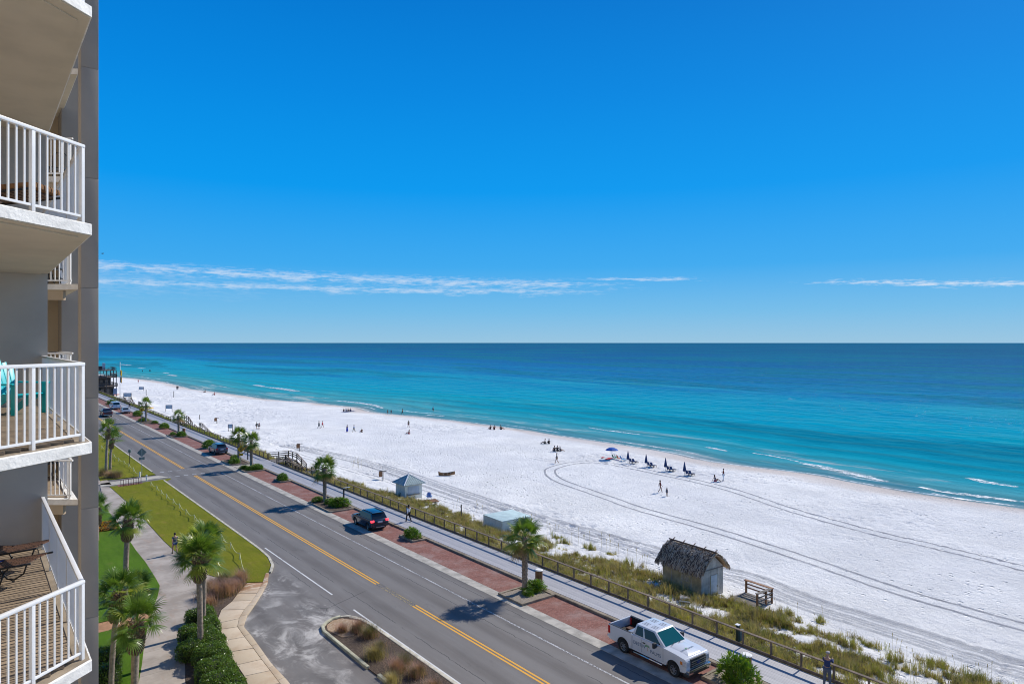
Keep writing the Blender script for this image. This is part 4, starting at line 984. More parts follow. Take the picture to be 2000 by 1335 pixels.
def palm(x, y, h, label, style='rough', n=36, rad=.15, lean=(0, 0), z0=0, crown=1.0, group='sabal palms', far=False):
    r = empty('palm_tree', (x, y, z0), 0, label, 'palm tree', group); rs = random.Random(int(x * 31 + y * 17))
    top = h - .25; m = MB(); pts = []; rr = []; k = 16 if not far else 8
    for i in range(k + 1):
        t = i / k; pts.append((lean[0] * t * t, lean[1] * t * t, top * t - .1 * (1 - t))); rr.append(rad * (1.35 - .35 * min(1, t * 6)) * (1 + .05 * rs.uniform(-1, 1)))
    m.tube(pts, rr, 14 if not far else 8); m.build('trunk', M['trunk'], r, smooth=True)
    # old leaf bases
    b_ = MB(); zlo = top - (1.25 if style == 'boots' else top * .82)
    cnt = (130 if style == 'boots' else 120) if not far else 46
    if style == 'boots': b_.tube([(lean[0] * (zz / top) ** 2, lean[1] * (zz / top) ** 2, zz) for zz in (zlo - .02, zlo + .3, zlo + .8, top, top + .22)], [rad, rad + .07, rad + .10, rad + .08, rad * .8], 10)
    for i in range(cnt):
        t = (i + .5) / cnt; z = zlo + (top + (.22 if style == 'boots' else .05) - zlo) * t; a = i * 2.39996
        if style == 'boots': rb_ = rad * .9 + .17 * math.sin(math.pi * min(1, .25 + t * .75)) ** .7; ln, wd = .20 + .08 * rs.random(), .055
        else: rb_ = rad * .96; ln, wd = .13 + .10 * rs.random() * (.4 + t), .05
        cx, cy = lean[0] * (z / top) ** 2, lean[1] * (z / top) ** 2
        o = Vector((math.cos(a), math.sin(a), 0)); s_ = Vector((-o.y, o.x, 0)); p = Vector((cx, cy, z)) + o * rb_ * .82
        tip = p + o * ln * (.75 if style == 'boots' else .5) + Vector((0, 0, ln * .95)); u_ = Vector((0, 0, 1))
        b_.add([p - s_ * wd - u_ * .05, p + s_ * wd - u_ * .05, tip + s_ * wd * .45, tip - s_ * wd * .45, p - o * .05 - s_ * wd + u_ * .02, p - o * .05 + s_ * wd + u_ * .02, tip - o * .03 + s_ * wd * .4, tip - o * .03 - s_ * wd * .4],
               [(0, 1, 2, 3), (4, 7, 6, 5), (0, 3, 7, 4), (1, 5, 6, 2), (2, 6, 7, 3), (0, 4, 5, 1)])
    me = bpy.data.meshes.new('leaf_bases'); me.from_pydata(b_.v, [], b_.f); link('leaf_bases', me, M['boots'], r)
    FF = FRC if far else FR
    for i in range(n):
        t = (i + .5) / n; el_ = 84 - (104 if style == 'boots' else 132) * t ** .95 + rs.uniform(-10, 10)
        c = min(range(len(PITCH)), key=lambda q: abs(PITCH[q] - el_)); me = FF[c][rs.randrange(len(FF[c]))]
        mt = M['frond']
        if t > .88 and style == 'rough': mt = M['frond_dead']
        elif rs.random() < .20: mt = M['frond_pale']
        az_ = i * 2.39996 + rs.uniform(-.45, .45); s_ = crown * rs.uniform(.78, 1.12)
        link('frond', me, mt, r, (lean[0] + .05 * math.cos(az_), lean[1] + .05 * math.sin(az_), top + (.38 if style == 'boots' else .12) - .25 * t), (rs.uniform(-.25, .25), rs.uniform(-.07, .07), az_), (s_, s_, s_))
    return r
palm(31.75, 38.55, 4.35, 'sturdy palm in the planter nearest to the pickup truck', 'rough', 42, .20, crown=1.12)
palm(31.75, 74.6, 4.1, 'palm in the long planter behind the dark SUV', 'rough', 40, .20, crown=1.15)
palm(31.8, 100.9, 4.3, 'palm on the near side of the crosswalk landing', 'rough', 40, .19, crown=1.1)
palm(32.3, 108.5, 4.3, 'palm just behind the yellow pedestrian sign beside the crosswalk', 'rough', 40, .19, crown=1.1)
palm(31.9, 145.5, 4.2, 'palm in the far planter between the crosswalk and the silver car', 'rough', 32, .2, far=True)
palm(31.6, 175.6, 4.6, 'farthest roadside palm, next to the second yellow sign', 'rough', 32, .2, far=True, crown=1.15)
palm(8.46, 54.2, 5.9, 'tall palm with a thick ruff of leaf bases standing on the green lawn', 'boots', 36, .17, (.15, 0))
palm(10.55, 42.75, 5.75, 'large full crowned palm rising out of the hedge', 'boots', 44, .16, (-.1, .05), crown=1.12)
palm(11.5, 45.9, 5.6, 'palm directly behind the large palm at the hedge', 'boots', 38, .15, (.2, .4), crown=1.05)
palm(at(217, 1356)[0], at(217, 1356)[1], 5.2, 'pale trunked palm close to the building corner', 'boots', 34, .13, (.35, 0), crown=.9)
palm(at(262, 1420)[0], at(262, 1420)[1], 5.0, 'short palm at the very bottom with a shaggy trunk and upswept fronds', 'boots', 30, .17, (.1, 0), crown=.98)
palm(at(263, 1262)[0], at(263, 1262)[1], 3.5, 'low palm in front of the tall lawn palm', 'boots', 26, .13, (.0, 0), crown=.85)
palm(15.0, 111.6, 6.1, 'left and taller of the two dark slender palms by the road', 'boots', 28, .17, (.3, 0), far=True, crown=1.15)
palm(15.7, 113.0, 4.5, 'right and shorter of the two dark slender palms by the road', 'boots', 26, .17, (.25, 0), far=True, crown=1.1)
palm(at(197, 1055)[0] - .3, at(197, 1055)[1], 3.0, 'low palm half hidden by the building column above the flower bed', 'boots', 26, .15, crown=1.0)

def cycad_mesh(seed, n=70, r=.8, h=.75):
    rs = random.Random(seed); V = []; Fs = []
    for i in range(n):
        a = i * 2.39996; el_ = R(82 - 74 * ((i + .5) / n) ** .8); ln = r * rs.uniform(.85, 1.15)
        base = Vector((math.cos(a) * .25 * r * (i / n), math.sin(a) * .25 * r * (i / n), 0)); o = Vector((math.cos(a), math.sin(a), 0)); s_ = Vector((-o.y, o.x, 0))
        prev = None; k = 6
        for j in range(k + 1):
            t = j / k; p = base + o * (ln * t * math.cos(el_)) + Vector((0, 0, h * 1.15 * t * math.sin(el_) + .25 * t - .42 * t * t * ln * math.cos(el_)))
            if prev is not None:
                wd = .16 * math.sin(math.pi * min(.95, t * .85 + .1)) + .02; up = Vector((0, 0, .07))
                dd = (p - prev)
                for sg in (-1, 1):
                    for q in (0, .5):
                        b0 = prev + dd * q; b1 = prev + dd * (q + .38); tp = prev + dd * (q + .75) + s_ * sg * wd + up
                        n_ = len(V); V.extend([tuple(b0), tuple(b1), tuple(tp)]); Fs.append((n_, n_ + 1, n_ + 2))
            prev = p
    me = bpy.data.meshes.new('foliage'); me.from_pydata(V, [], Fs); me.update(); return me
def bush_mesh(seed, n=230, r=.72):
    """rounded leafy bush: many small rosettes of pointed upright leaves spread through a dome"""
    rs = random.Random(seed); V = []; Fs = []
    for i in range(n):
        a = i * 2.39996; t = (i + .5) / n; el_ = R(88 - 92 * t ** .85); rr = r * (rs.uniform(.55, 1.12) + .22 * math.sin(a * 2 + seed) * math.cos(el_)); o = Vector((math.cos(a) * math.cos(el_), math.sin(a) * math.cos(el_), math.sin(el_)))
        c = Vector((o.x * rr, o.y * rr, max(.02, o.z * rr * .95 + .1))); ax = (o + Vector((0, 0, .55))).normalized(); u_ = ax.cross(Vector((.3, .2, .9))).normalized(); w_ = ax.cross(u_)
        for k in range(8):
            q = k / 8 * 6.283 + rs.random(); d = (ax * rs.uniform(.5, 1.1) + (u_ * math.cos(q) + w_ * math.sin(q)) * .75).normalized(); s_ = d.cross(ax)
            if s_.length < .05: continue
            s_.normalize(); ln = rs.uniform(.16, .34); wd = .024; b0 = c - o * .05
            n_ = len(V); V.extend([tuple(b0), tuple(b0 + d * ln * .5 + s_ * wd), tuple(b0 + d * ln - Vector((0, 0, .02))), tuple(b0 + d * ln * .5 - s_ * wd)]); Fs.append((n_, n_ + 1, n_ + 2, n_ + 3))
    me = bpy.data.meshes.new('foliage'); me.from_pydata(V, [], Fs); me.update(); return me
CY = [bush_mesh(1), bush_mesh(2, 260), bush_mesh(3, 200)]
stm = MB(); stm.tube([(0, 0, -.1), (0, 0, .22)], [.10, .07], 8); stm_me = stm.mesh('stem')
def shrub(x, y, s, label, i=0, hz=1.0, z=.13):
    r = empty('cycad_shrub', (x, y, z), random.uniform(0, 6), label, 'shrub', 'bright green shrubs along the parking lane')
    link('foliage', CY[i % 3], M['shrub'], r, scale=(s, s, s * hz * .86)); link('stem', stm_me, M['boots'], r)
    return r
SHR = [(32.1, 21.1, 1.32, 'big bright shrub in front of the pickup truck bumper', 1.45), (32.35, 38.2, 1.05, 'green shrub between the nearest palm and the boardwalk', .95), (31.5, 37.9, .6, 'small shrub hugging the nearest palm trunk', .9),
       (32.35, 55.9, 1.05, 'round shrub alone between the pickup truck and the dark SUV', 1.1), (32.2, 71.6, 1.35, 'bright shrub at the SUV end of the long planter', .9), (31.9, 73.4, .95, 'shrub in front of the palm in the long planter', .8), (31.2, 75.2, .8, 'small shrub at the far end of the long planter', .9),
       (32.4, 89.9, 1.1, 'round shrub alone behind the dark SUV', 1.0), (31.6, 99.7, 1.1, 'low shrub under the near crosswalk palm', .8), (32.4, 99.9, 1.1, 'shrub between the near crosswalk palm and the boardwalk', .85), (30.9, 101.2, .8, 'small shrub at the road side of the near crosswalk planter', .8),
       (31.2, 107.0, 1.2, 'shrub beneath the yellow pedestrian sign', .9), (32.2, 110.0, 1.1, 'shrub behind the palm beyond the crosswalk', .9), (32.4, 125.8, 1.5, 'dark round shrub in front of the blue grey SUV', 1.1),
       (32.1, 144.2, 1.3, 'shrub on the near side of the far planter palm', 1.0), (31.3, 147.4, .9, 'small dark shrub at the far planter kerb', .8), (32.4, 160.5, 1.5, 'flat spreading shrub alone beside the far boardwalk', .9), (32.6, 171.2, .9, 'small shrub just before the farthest palm', .9),
       (31.3, 177.4, 1.2, 'shrub behind the farthest roadside palm', .8), (32.5, 191.5, 1.6, 'far shrub beside the silver car', 1.0), (32.4, 229, 1.9, 'farthest shrub behind the white van', 1.1)]
for i, (x, y, s, lab, hz) in enumerate(SHR): shrub(x, y, s, lab, i, hz)

def blade_mesh(name, P_, hts, lean, width, seed=0, curl=.5):
    """P_ (n,3) roots, hts (n,), lean (n,) horizontal reach; returns a mesh of tapering bent blades"""
    g = np.random.default_rng(seed); n_ = len(P_); a = g.random(n_) * 2 * np.pi
    d = np.stack([np.cos(a), np.sin(a), np.zeros(n_)], -1); s_ = np.stack([-np.sin(a), np.cos(a), np.zeros(n_)], -1)
    up = np.array([0, 0, 1.]); w = (np.full(n_, width) * g.uniform(.7, 1.3, n_))[:, None]
    mid = P_ + d * (lean * .35)[:, None] + up * (hts * .62)[:, None]; tip = P_ + d * lean[:, None] + up * (hts * (1 - curl * .25))[:, None]
    V_ = np.stack([P_ - s_ * w / 2, P_ + s_ * w / 2, mid + s_ * w * .35, mid - s_ * w * .35, tip], 1).reshape(-1, 3)
    b0 = np.arange(n_)[:, None] * 5; T = np.concatenate([b0 + [0, 1, 2], b0 + [0, 2, 3], b0 + [3, 2, 4]], 1).reshape(-1, 3)
    return npmesh(name, V_, T)
def tufts(name, cx, cy, cz, nb, h, spread, width, seed, leanf=.45):
    g = np.random.default_rng(seed); n_ = len(cx); k = nb
    hh = np.repeat(h * g.uniform(.4, 1.5, n_) * (.6 + .9 * np.clip((fbm(cx * .9, cy * .7, 3) - .35) * 3, 0, 1) if n_ > 50 else 1.0), k) * g.uniform(.5, 1.1, n_ * k)
    r_ = np.abs(g.normal(0, 1, n_ * k)) * np.repeat(spread, k) * .5; a = g.random(n_ * k) * 2 * np.pi
    P_ = np.stack([np.repeat(cx, k) + r_ * np.cos(a), np.repeat(cy, k) + r_ * np.sin(a), np.repeat(cz, k) - .03], -1)
    return blade_mesh(name, P_, hh, hh * leanf * g.uniform(.2, 1.6, n_ * k), width, seed + 1)
def dune(n_, y0, y1, seed, thr=.08):
    g = np.random.default_rng(seed); x = g.uniform(36.35, 50.5, n_ * 6); y = y0 + (y1 - y0) * g.random(n_ * 6) ** 1.25
    v = veg(x, y); ok = (v > thr) & (g.random(n_ * 6) < v)
    hut = (x > 46.8) & (x < 50.0) & (y > 34.2) & (y < 38.8); kio = (x > 44.8) & (x < 47.9) & (y > 79.3) & (y < 82.4); bx = (x > 45) & (x < 49.3) & (y > 58.8) & (y < 62.9)
    ok &= ~(hut | kio | bx); x, y = x[ok][:n_], y[ok][:n_]
    return x, y, terr(x, y)
def stuff(name, me, mat, label): return tag(link(name, me, mat), label, kind='stuff')
x, y, z = dune(11500, 12, 130, 11); stuff('dune_grass', tufts('dune_grass', x, y, z, 16, np.full(len(x), .38), np.full(len(x), .22), .022, 21), M['grass_g'], 'yellow green dune grass behind the boardwalk railing')
x, y, z = dune(9000, 12, 130, 12, .02); stuff('dry_dune_grass', tufts('dry_dune_grass', x, y, z, 16, np.full(len(x), .55), np.full(len(x), .24), .018, 22), M['grass_d'], 'straw coloured dry dune grass')
x, y, z = dune(6000, 12, 100, 13); stuff('dark_dune_plants', tufts('dark_dune_plants', x, y, z, 20, np.full(len(x), .34), np.full(len(x), .34), .026, 23, .8), M['grass_k'], 'low dark creeping dune plants')
x, y, z = dune(4200, 130, 300, 14); stuff('far_dune_grass', tufts('far_dune_grass', x, y, z, 9, np.full(len(x), .6), np.full(len(x), .6), .07, 24), M['grass_g'], 'grass on the dune farther along the boardwalk')
# bigger clumps standing clear of the sand
g = np.random.default_rng(5); cx = []; cy = []
for (u, v_) in [(1500, 1215), (1535, 1222), (1568, 1232), (1600, 1215), (1480, 1200), (1625, 1245), (1660, 1262), (1700, 1262), (1690, 1300), (1745, 1290), (1770, 1310), (1810, 1320), (1830, 1300), (1860, 1322), (1900, 1330), (1540, 1200), (1610, 1290), (1650, 1300), (1150, 1072), (1190, 1080), (1100, 1060), (1225, 1105), (1250, 1120), (1090, 1050), (1440, 1200), (1410, 1190), (1455, 1230), (1505, 1250), (1570, 1270), (1720, 1322)]:
    q = on(u, v_); 
    for i in range(9): cx.append(q[0] + g.normal(0, .28)); cy.append(q[1] + g.normal(0, .35))
cx = np.array(cx); cy = np.array(cy); cz = terr(cx, cy)
stuff('grass_clumps', tufts('grass_clumps', cx, cy, cz, 34, np.full(len(cx), .5), np.full(len(cx), .2), .02, 31), M['grass_g'], 'bushy grass clumps at the seaward edge of the dune')
stuff('dry_grass_clumps', tufts('dry_grass_clumps', cx + .1, cy - .1, cz, 18, np.full(len(cx), .5), np.full(len(cx), .25), .018, 32), M['grass_d'], 'dry blades among the dune edge clumps')
# sea oats: tall thin stalks with seed heads
cl = [(1735, 1305, 7), (1763, 1285, 6), (1700, 1265, 2), (1815, 1318, 7), (1870, 1330, 8), (1885, 1325, 5), (1550, 1208, 4), (1580, 1213, 3), (1205, 1085, 9), (1165, 1070, 6), (1235, 1098, 5), (1085, 1048, 8), (1120, 1060, 5), (1250, 1110, 4), (698, 912, 22), (1262, 1118, 4), (1050, 1030, 4), (935, 1000, 5), (890, 992, 6), (1140, 1062, 5)]
V_ = []; T_ = []
for (u, v_, k) in cl:
    q = on(u, v_)
    for i in range((k + 1) // 2):
        x = q[0] + g.normal(0, .5); y = q[1] + g.normal(0, .9); z = tz(x, y); h = g.uniform(.9, 1.7); a = g.random() * 6.28; w = .007; l = .25 * g.random()
        p = [Vector((x + math.cos(a) * l * t * t, y + math.sin(a) * l * t * t, z + h * t)) for t in (0, .5, .85, 1)]
        sd_ = Vector((CT, -ST, 0))
        for j, (wa, wb) in enumerate(((w, w), (w, w), (.022, .018))):
            n0 = len(V_); V_ += [tuple(p[j] - sd_ * wa), tuple(p[j] + sd_ * wa), tuple(p[j + 1] + sd_ * wb), tuple(p[j + 1] - sd_ * wb)]; T_.append((n0, n0 + 1, n0 + 2, n0 + 3))
            n0 = len(V_); o_ = Vector((ST, CT, 0)); V_ += [tuple(p[j] - o_ * wa), tuple(p[j] + o_ * wa), tuple(p[j + 1] + o_ * wb), tuple(p[j + 1] - o_ * wb)]; T_.append((n0, n0 + 1, n0 + 2, n0 + 3))
me = bpy.data.meshes.new('sea_oats'); me.from_pydata(V_, [], T_); stuff('sea_oats', me, M['grass_d'], 'tall thin sea oat stalks along the dune edge')

# ornamental grasses
def clump(x, y, s, label, mats, name='muhly_grass', cat='ornamental grass', group=None, n_=900, h=.95, z=.07):
    r = empty(name, (x, y, z), 0, label, cat, group); c0 = np.zeros(1)
    me = tufts('blades', c0, c0, c0, n_, np.array([h * .75 * s]), np.array([.5 * s]), .012, int(x * 7 + y * 13), .75); link('blades', me, mats[0], r)
    me = tufts('plumes', c0, c0, c0, int(n_ * .9), np.array([h * 1.15 * s]), np.array([.7 * s]), .010, int(x * 9 + y * 11), .6); link('plumes', me, mats[1], r)
    return r
gm = 'pink muhly grasses at the corner of the lawn'
pk = [(435, 1137, 1.0, 'pink muhly grass clump nearest to the rope fence end', 0), (452, 1143, 1.0, 'pink muhly grass clump touching the lawn corner', 0), (470, 1134, .9, 'rightmost pink muhly grass by the white rope post', 0), (447, 1160, 1.0, 'pink muhly grass in the middle of the bed by the slabs', 1),
      (425, 1166, 1.0, 'olive muhly grass at the near side of the bed', 1), (408, 1182, .95, 'dark muhly grass just above the hedge', 1), (412, 1150, 1.0, 'pink muhly grass behind the large palm crown', 0), (462, 1151, .9, 'small pink muhly grass at the first sidewalk slab', 0), (398, 1166, .9, 'muhly grass half hidden by the large palm ruff', 1)]
for (u, v_, s, lab, k) in pk: clump(*at(u, v_, .07), s * 1.05, lab, (M['muhly_base'], M['muhly'] if not k else M['muhly']), group=gm)
mg = 'brown grasses on the median island'
for (u, v_, s, lab) in [(668, 1233, .7, 'small brown grass at the tip of the median'), (700, 1232, 1.05, 'dark brown grass clump at the wide end of the median'), (722, 1242, 1.2, 'tall reddish grass leaning over the white edge line'), (742, 1262, .9, 'grass clump beside the white edge line in the middle of the median'), (733, 1283, 1.25, 'large pale brown grass in the middle of the median'), (790, 1298, 1.3, 'widest brown grass of the median near the road'),
                        (775, 1312, .9, 'low brown grass by the lower median'), (815, 1318, 1.0, 'reddish grass at the lower right of the median'), (765, 1334, .8, 'green weedy grass at the bottom of the median'), (845, 1345, 1.0, 'brown grass cut by the lower picture edge')]:
    clump(*at(u, v_, .07), s * .8, lab, (M['muhly_base'], M['grass_d'] if 'pale' in lab or 'green' in lab else M['muhly']), 'grass_clump', 'ornamental grass', mg, 800, .85)
for (u, v_, s, lab) in [(200, 928, 1.5, 'reddish grass clump under the two slender palms'), (215, 932, 1.6, 'pink brown grass clump at the corner of the far lawn'), (228, 932, 1.2, 'small dark grass clump beside the concrete walk')]:
    clump(*at(u, v_, .09), s, lab, (M['muhly_base'], M['muhly']), 'grass_clump', 'ornamental grass', 'reddish grasses by the concrete walk', 700)

def hedge(name, blobs, label, cat, mat, seed, dens=620, leaf=.045, group=None, z0=.08):
    c0 = blobs[0]; r = empty(name, (c0[0], c0[1], z0), 0, label, cat, group); rs = np.random.default_rng(seed); V = []; core = MB()
    for (x, y, rx, ry, h) in blobs:
        core.ball((x - c0[0], y - c0[1], h * .35), (rx * .93, ry * .93, h * .60), 14, 8)
        n_ = int(dens * (rx * ry * 3.14 + 2 * (rx + ry) * h) * 1.1); u = rs.normal(size=(n_, 3)); u /= np.linalg.norm(u, axis=1)[:, None]; u[:, 2] = np.where(u[:, 2] < -.5, -u[:, 2], u[:, 2])
        sq = np.sign(u) * np.abs(u) ** .8; j = rs.normal(0, .035, n_) + .05 * (np.sin(u[:, 0] * 9 + x) * np.cos(u[:, 1] * 8 + y))
        p = np.stack([x + sq[:, 0] * (rx + j), y + sq[:, 1] * (ry + j), h * .38 + sq[:, 2] * (h * .62 + j)], -1)
        inside = np.zeros(n_, bool)
        for (x2, y2, rx2, ry2, h2) in blobs:
            if (x2, y2) == (x, y): continue
            inside |= ((p[:, 0] - x2) / (rx2 * .9)) ** 2 + ((p[:, 1] - y2) / (ry2 * .9)) ** 2 + ((p[:, 2] - h2 * .38) / (h2 * .56)) ** 2 < 1
        p = p[~inside & (p[:, 2] > .02)]; V.append(p - [c0[0], c0[1], 0])
    P_ = np.concatenate(V); n_ = len(P_); a = rs.normal(size=(n_, 3)); a /= np.linalg.norm(a, axis=1)[:, None]; b_ = np.cross(a, rs.normal(size=(n_, 3))); b_ /= np.linalg.norm(b_, axis=1)[:, None]
    s_ = (leaf * rs.uniform(.6, 1.3, n_))[:, None]
    VV = np.stack([P_ - a * s_, P_ + b_ * s_ * .5, P_ + a * s_, P_ - b_ * s_ * .5], 1).reshape(-1, 3); QQ = np.arange(n_ * 4).reshape(-1, 4)
    link('leaves', npmesh('leaves', VV, QQ), mat, r); core.build('twigs', M['hedge_core'], r, smooth=True); return r
def blobs_px(L_): return [(*at(u, v_, .4)[:2], rx, ry, h) for (u, v_, rx, ry, h) in L_]
hedge('hedge', blobs_px([(402, 1205, .55, .8, 1.0), (408, 1228, .62, .9, 1.05), (398, 1250, .8, 1.0, 1.1), (415, 1262, .75, .9, 1.05), (410, 1285, .9, .95, 1.1), (428, 1290, .62, .9, 1.05), (418, 1315, .95, .9, 1.1), (440, 1318, .62, .8, 1.0), (430, 1342, 1.0, .9, 1.1), (455, 1345, .6, .8, 1.0), (445, 1375, 1.1, 1.0, 1.1)]), 'long clipped dark green hedge beside the tan sidewalk', 'hedge', M['hedge'], 3)
hg = 'round clipped bushes along the path'
hedge('round_bush', blobs_px([(379, 1207, .55, .6, .85)]), 'round clipped bush highest up along the path side of the hedge', 'bush', M['hedge'], 4, group=hg)
hedge('round_bush', blobs_px([(371, 1240, .68, .68, .9)]), 'middle round clipped bush between hedge and path', 'bush', M['hedge'], 5, group=hg)
hedge('round_bush', blobs_px([(373, 1273, .78, .75, .95)]), 'lowest round clipped bush between hedge and path', 'bush', M['hedge'], 6, group=hg)
hedge('round_bush', blobs_px([(207, 1300, .75, .8, 1.3), (207, 1330, .7, .7, 1.2)]), 'dark bush at the foot of the building column', 'bush', M['hedge'], 7)
hedge('flower_bed', blobs_px([(196, 1022, .6, .5, .4), (208, 1020, .6, .5, .45), (219, 1022, .55, .5, .4), (201, 1029, .6, .4, .35), (214, 1028, .6, .4, .35)]), 'bed of orange and yellow flowers by the path', 'flowers', M['flower'], 8, 300)
# ring of bare soil under the lawn palm
m = MB(); m.prism([(8.46 + .95 * math.cos(a / 14 * 6.283), 54.2 + .85 * math.sin(a / 14 * 6.283)) for a in range(14)], .08, .115); S('soil_ring', m, M['mulch'])
# ------------------------------------------------------------------ VEHICLES (local x forward, y left, z up)
def carpaint(name, c, rough=.25, metal=.0, coat=.8):
    b = NB(name); b.col(c).set(rough, metal, .5); b.p.inputs['Coat Weight'].default_value = coat; b.p.inputs['Coat Roughness'].default_value = .04; return b.m
M['car_white'] = carpaint('white_car_paint', (.62, .64, .67)); M['car_navy'] = carpaint('dark_navy_car_paint', (.008, .018, .040))
M['car_slate'] = carpaint('slate_blue_car_paint', (.055, .075, .11), .3, .4); M['car_silver'] = carpaint('silver_car_paint', (.48, .48, .47), .3, .5); M['car_maroon'] = carpaint('maroon_car_paint', (.10, .008, .014))
M['windscreen'] = NB('green_tinted_windscreen').col((.008, .085, .09)).set(.04, 0, .8).m
M['rib_shadow'] = simple('painted_rib_shadow', (.16, .17, .19), .5, .1, 3, 0); M['bed_liner'] = simple('black_bed_liner', (.012, .012, .014), .75, .3, 6, .3)
M['decal_blue'] = simple('slate_blue_lettering', (.05, .11, .20), .5, .02, 2, 0); M['decal_green'] = simple('green_palm_emblem', (.03, .26, .10), .5, .02, 2, 0)
M['decal_tan'] = simple('tan_trunk_emblem', (.45, .20, .07), .5, .02, 2, 0); M['oval_blue'] = simple('dark_blue_oval', (.02, .05, .22), .3, .02, 2, 0)
def arch(cx, r, z0, n=9):
    """points of a wheel arch opening from rear to front along the rocker line at z0"""
    a0 = math.asin(max(-1, min(1, (z0 - .36) / r)))
    return [(cx + r * math.cos(math.pi - a0 - (math.pi - 2 * a0) * i / n), .36 + r * math.sin(math.pi - a0 - (math.pi - 2 * a0) * i / n)) for i in range(n + 1)]
def wheel(par, x, y, r, w):
    s = 1 if y > 0 else -1; wl = MB(); prof = [(-w / 2, r * .62), (-w / 2, r * .93), (-w * .36, r), (w * .36, r), (w / 2, r * .93), (w / 2, r * .62)]
    k = 28; vs = []; fs = []
    for i in range(k):
        a = 2 * math.pi * i / k
        for (yy, rr) in prof: vs.append((rr * math.cos(a), yy, rr * math.sin(a)))
    n = len(prof)
    for i in range(k):
        for j in range(n): a_ = i * n + j; b_ = ((i + 1) % k) * n + j; c_ = ((i + 1) % k) * n + (j + 1) % n; d_ = i * n + (j + 1) % n; fs.append((a_, b_, c_, d_))
    wl.add(vs, fs); t = wl.build('wheel', M['tyre'], par, smooth=False, loc=(x, y, r)); t.data.shade_smooth(); t.data.set_sharp_from_angle(angle=R(40))
    rm = MB(); ro = s * w * .34; rr = r * .60
    rm.tube([(0, ro - s * .03, 0), (0, ro, 0)], [rr * .20, rr * .17], 12)
    for q in range(7):
        a = 2 * math.pi * q / 7; rm.bar((0, ro - s * .01, 0), (rr * .96 * math.cos(a), ro - s * .005, rr * .96 * math.sin(a)), rr * .2, .02, (0, 1, 0))
    for q in range(24):
        a, b_ = 2 * math.pi * q / 24, 2 * math.pi * (q + 1) / 24
        rm.add([(rr * .9 * math.cos(a), ro, rr * .9 * math.sin(a)), (rr * 1.04 * math.cos(a), ro + s * .01, rr * 1.04 * math.sin(a)), (rr * 1.04 * math.cos(b_), ro + s * .01, rr * 1.04 * math.sin(b_)), (rr * .9 * math.cos(b_), ro, rr * .9 * math.sin(b_))], [(0, 1, 2, 3)])
    rm.build('rim', M['rim'], t)
    d = MB(); d.tube([(0, -s * .02, 0), (0, s * .02, 0)], rr * 1.03, 20); d.build('brake_disc', M['plastic_dark'], t)
    return t
def greenhouse(name, mat, par, xb, zb, xt, zt, wb, wt):
    """xb=(rear, front) at the belt, xt at the roof; frustum"""
    m = MB(); vs = [(xb[0], -wb, zb), (xb[1], -wb, zb), (xb[1], wb, zb), (xb[0], wb, zb), (xt[0], -wt, zt), (xt[1], -wt, zt), (xt[1], wt, zt), (xt[0], wt, zt)]
    m.add(vs, [(0, 3, 2, 1), (4, 5, 6, 7), (0, 1, 5, 4), (1, 2, 6, 5), (2, 3, 7, 6), (3, 0, 4, 7)]); return m.build(name, mat, par, bevel=.055)
def facequad(c, s0, s1, t0, t1, off):
    """quad inside bilinear face corners c=[bl, br, tr, tl], lifted by off"""
    c = [Vector(p) for p in c]
    def P_(s, t): return (c[0] * (1 - s) + c[1] * s) * (1 - t) + (c[3] * (1 - s) + c[2] * s) * t
    n_ = (c[1] - c[0]).cross(c[3] - c[0]).normalized() * off
    return [P_(a, b_) + n_ for a, b_ in ((s0, t0), (s1, t0), (s1, t1), (s0, t1))]
def pane(par, name, mat, q, th=.012):
    q = [Vector(p) for p in q]; n_ = (q[1] - q[0]).cross(q[3] - q[0]).normalized() * th; m = MB()
    m.add([tuple(p) for p in q] + [tuple(p - n_) for p in q], [(0, 1, 2, 3), (7, 6, 5, 4), (0, 4, 5, 1), (1, 5, 6, 2), (2, 6, 7, 3), (3, 7, 4, 0)])
    return m.build(name, mat, par)
def textmesh(body, size, extrude=.003):
    c = bpy.data.curves.new('lettering', 'FONT'); c.body = body; c.size = size; c.extrude = extrude; c.align_x = 'CENTER'; c.resolution_u = 3
    o = bpy.data.objects.new('lettering', c); COL.objects.link(o); dg = bpy.context.evaluated_depsgraph_get(); me = bpy.data.meshes.new_from_object(o.evaluated_get(dg)); bpy.data.objects.remove(o); me.name = 'lettering'
    return me

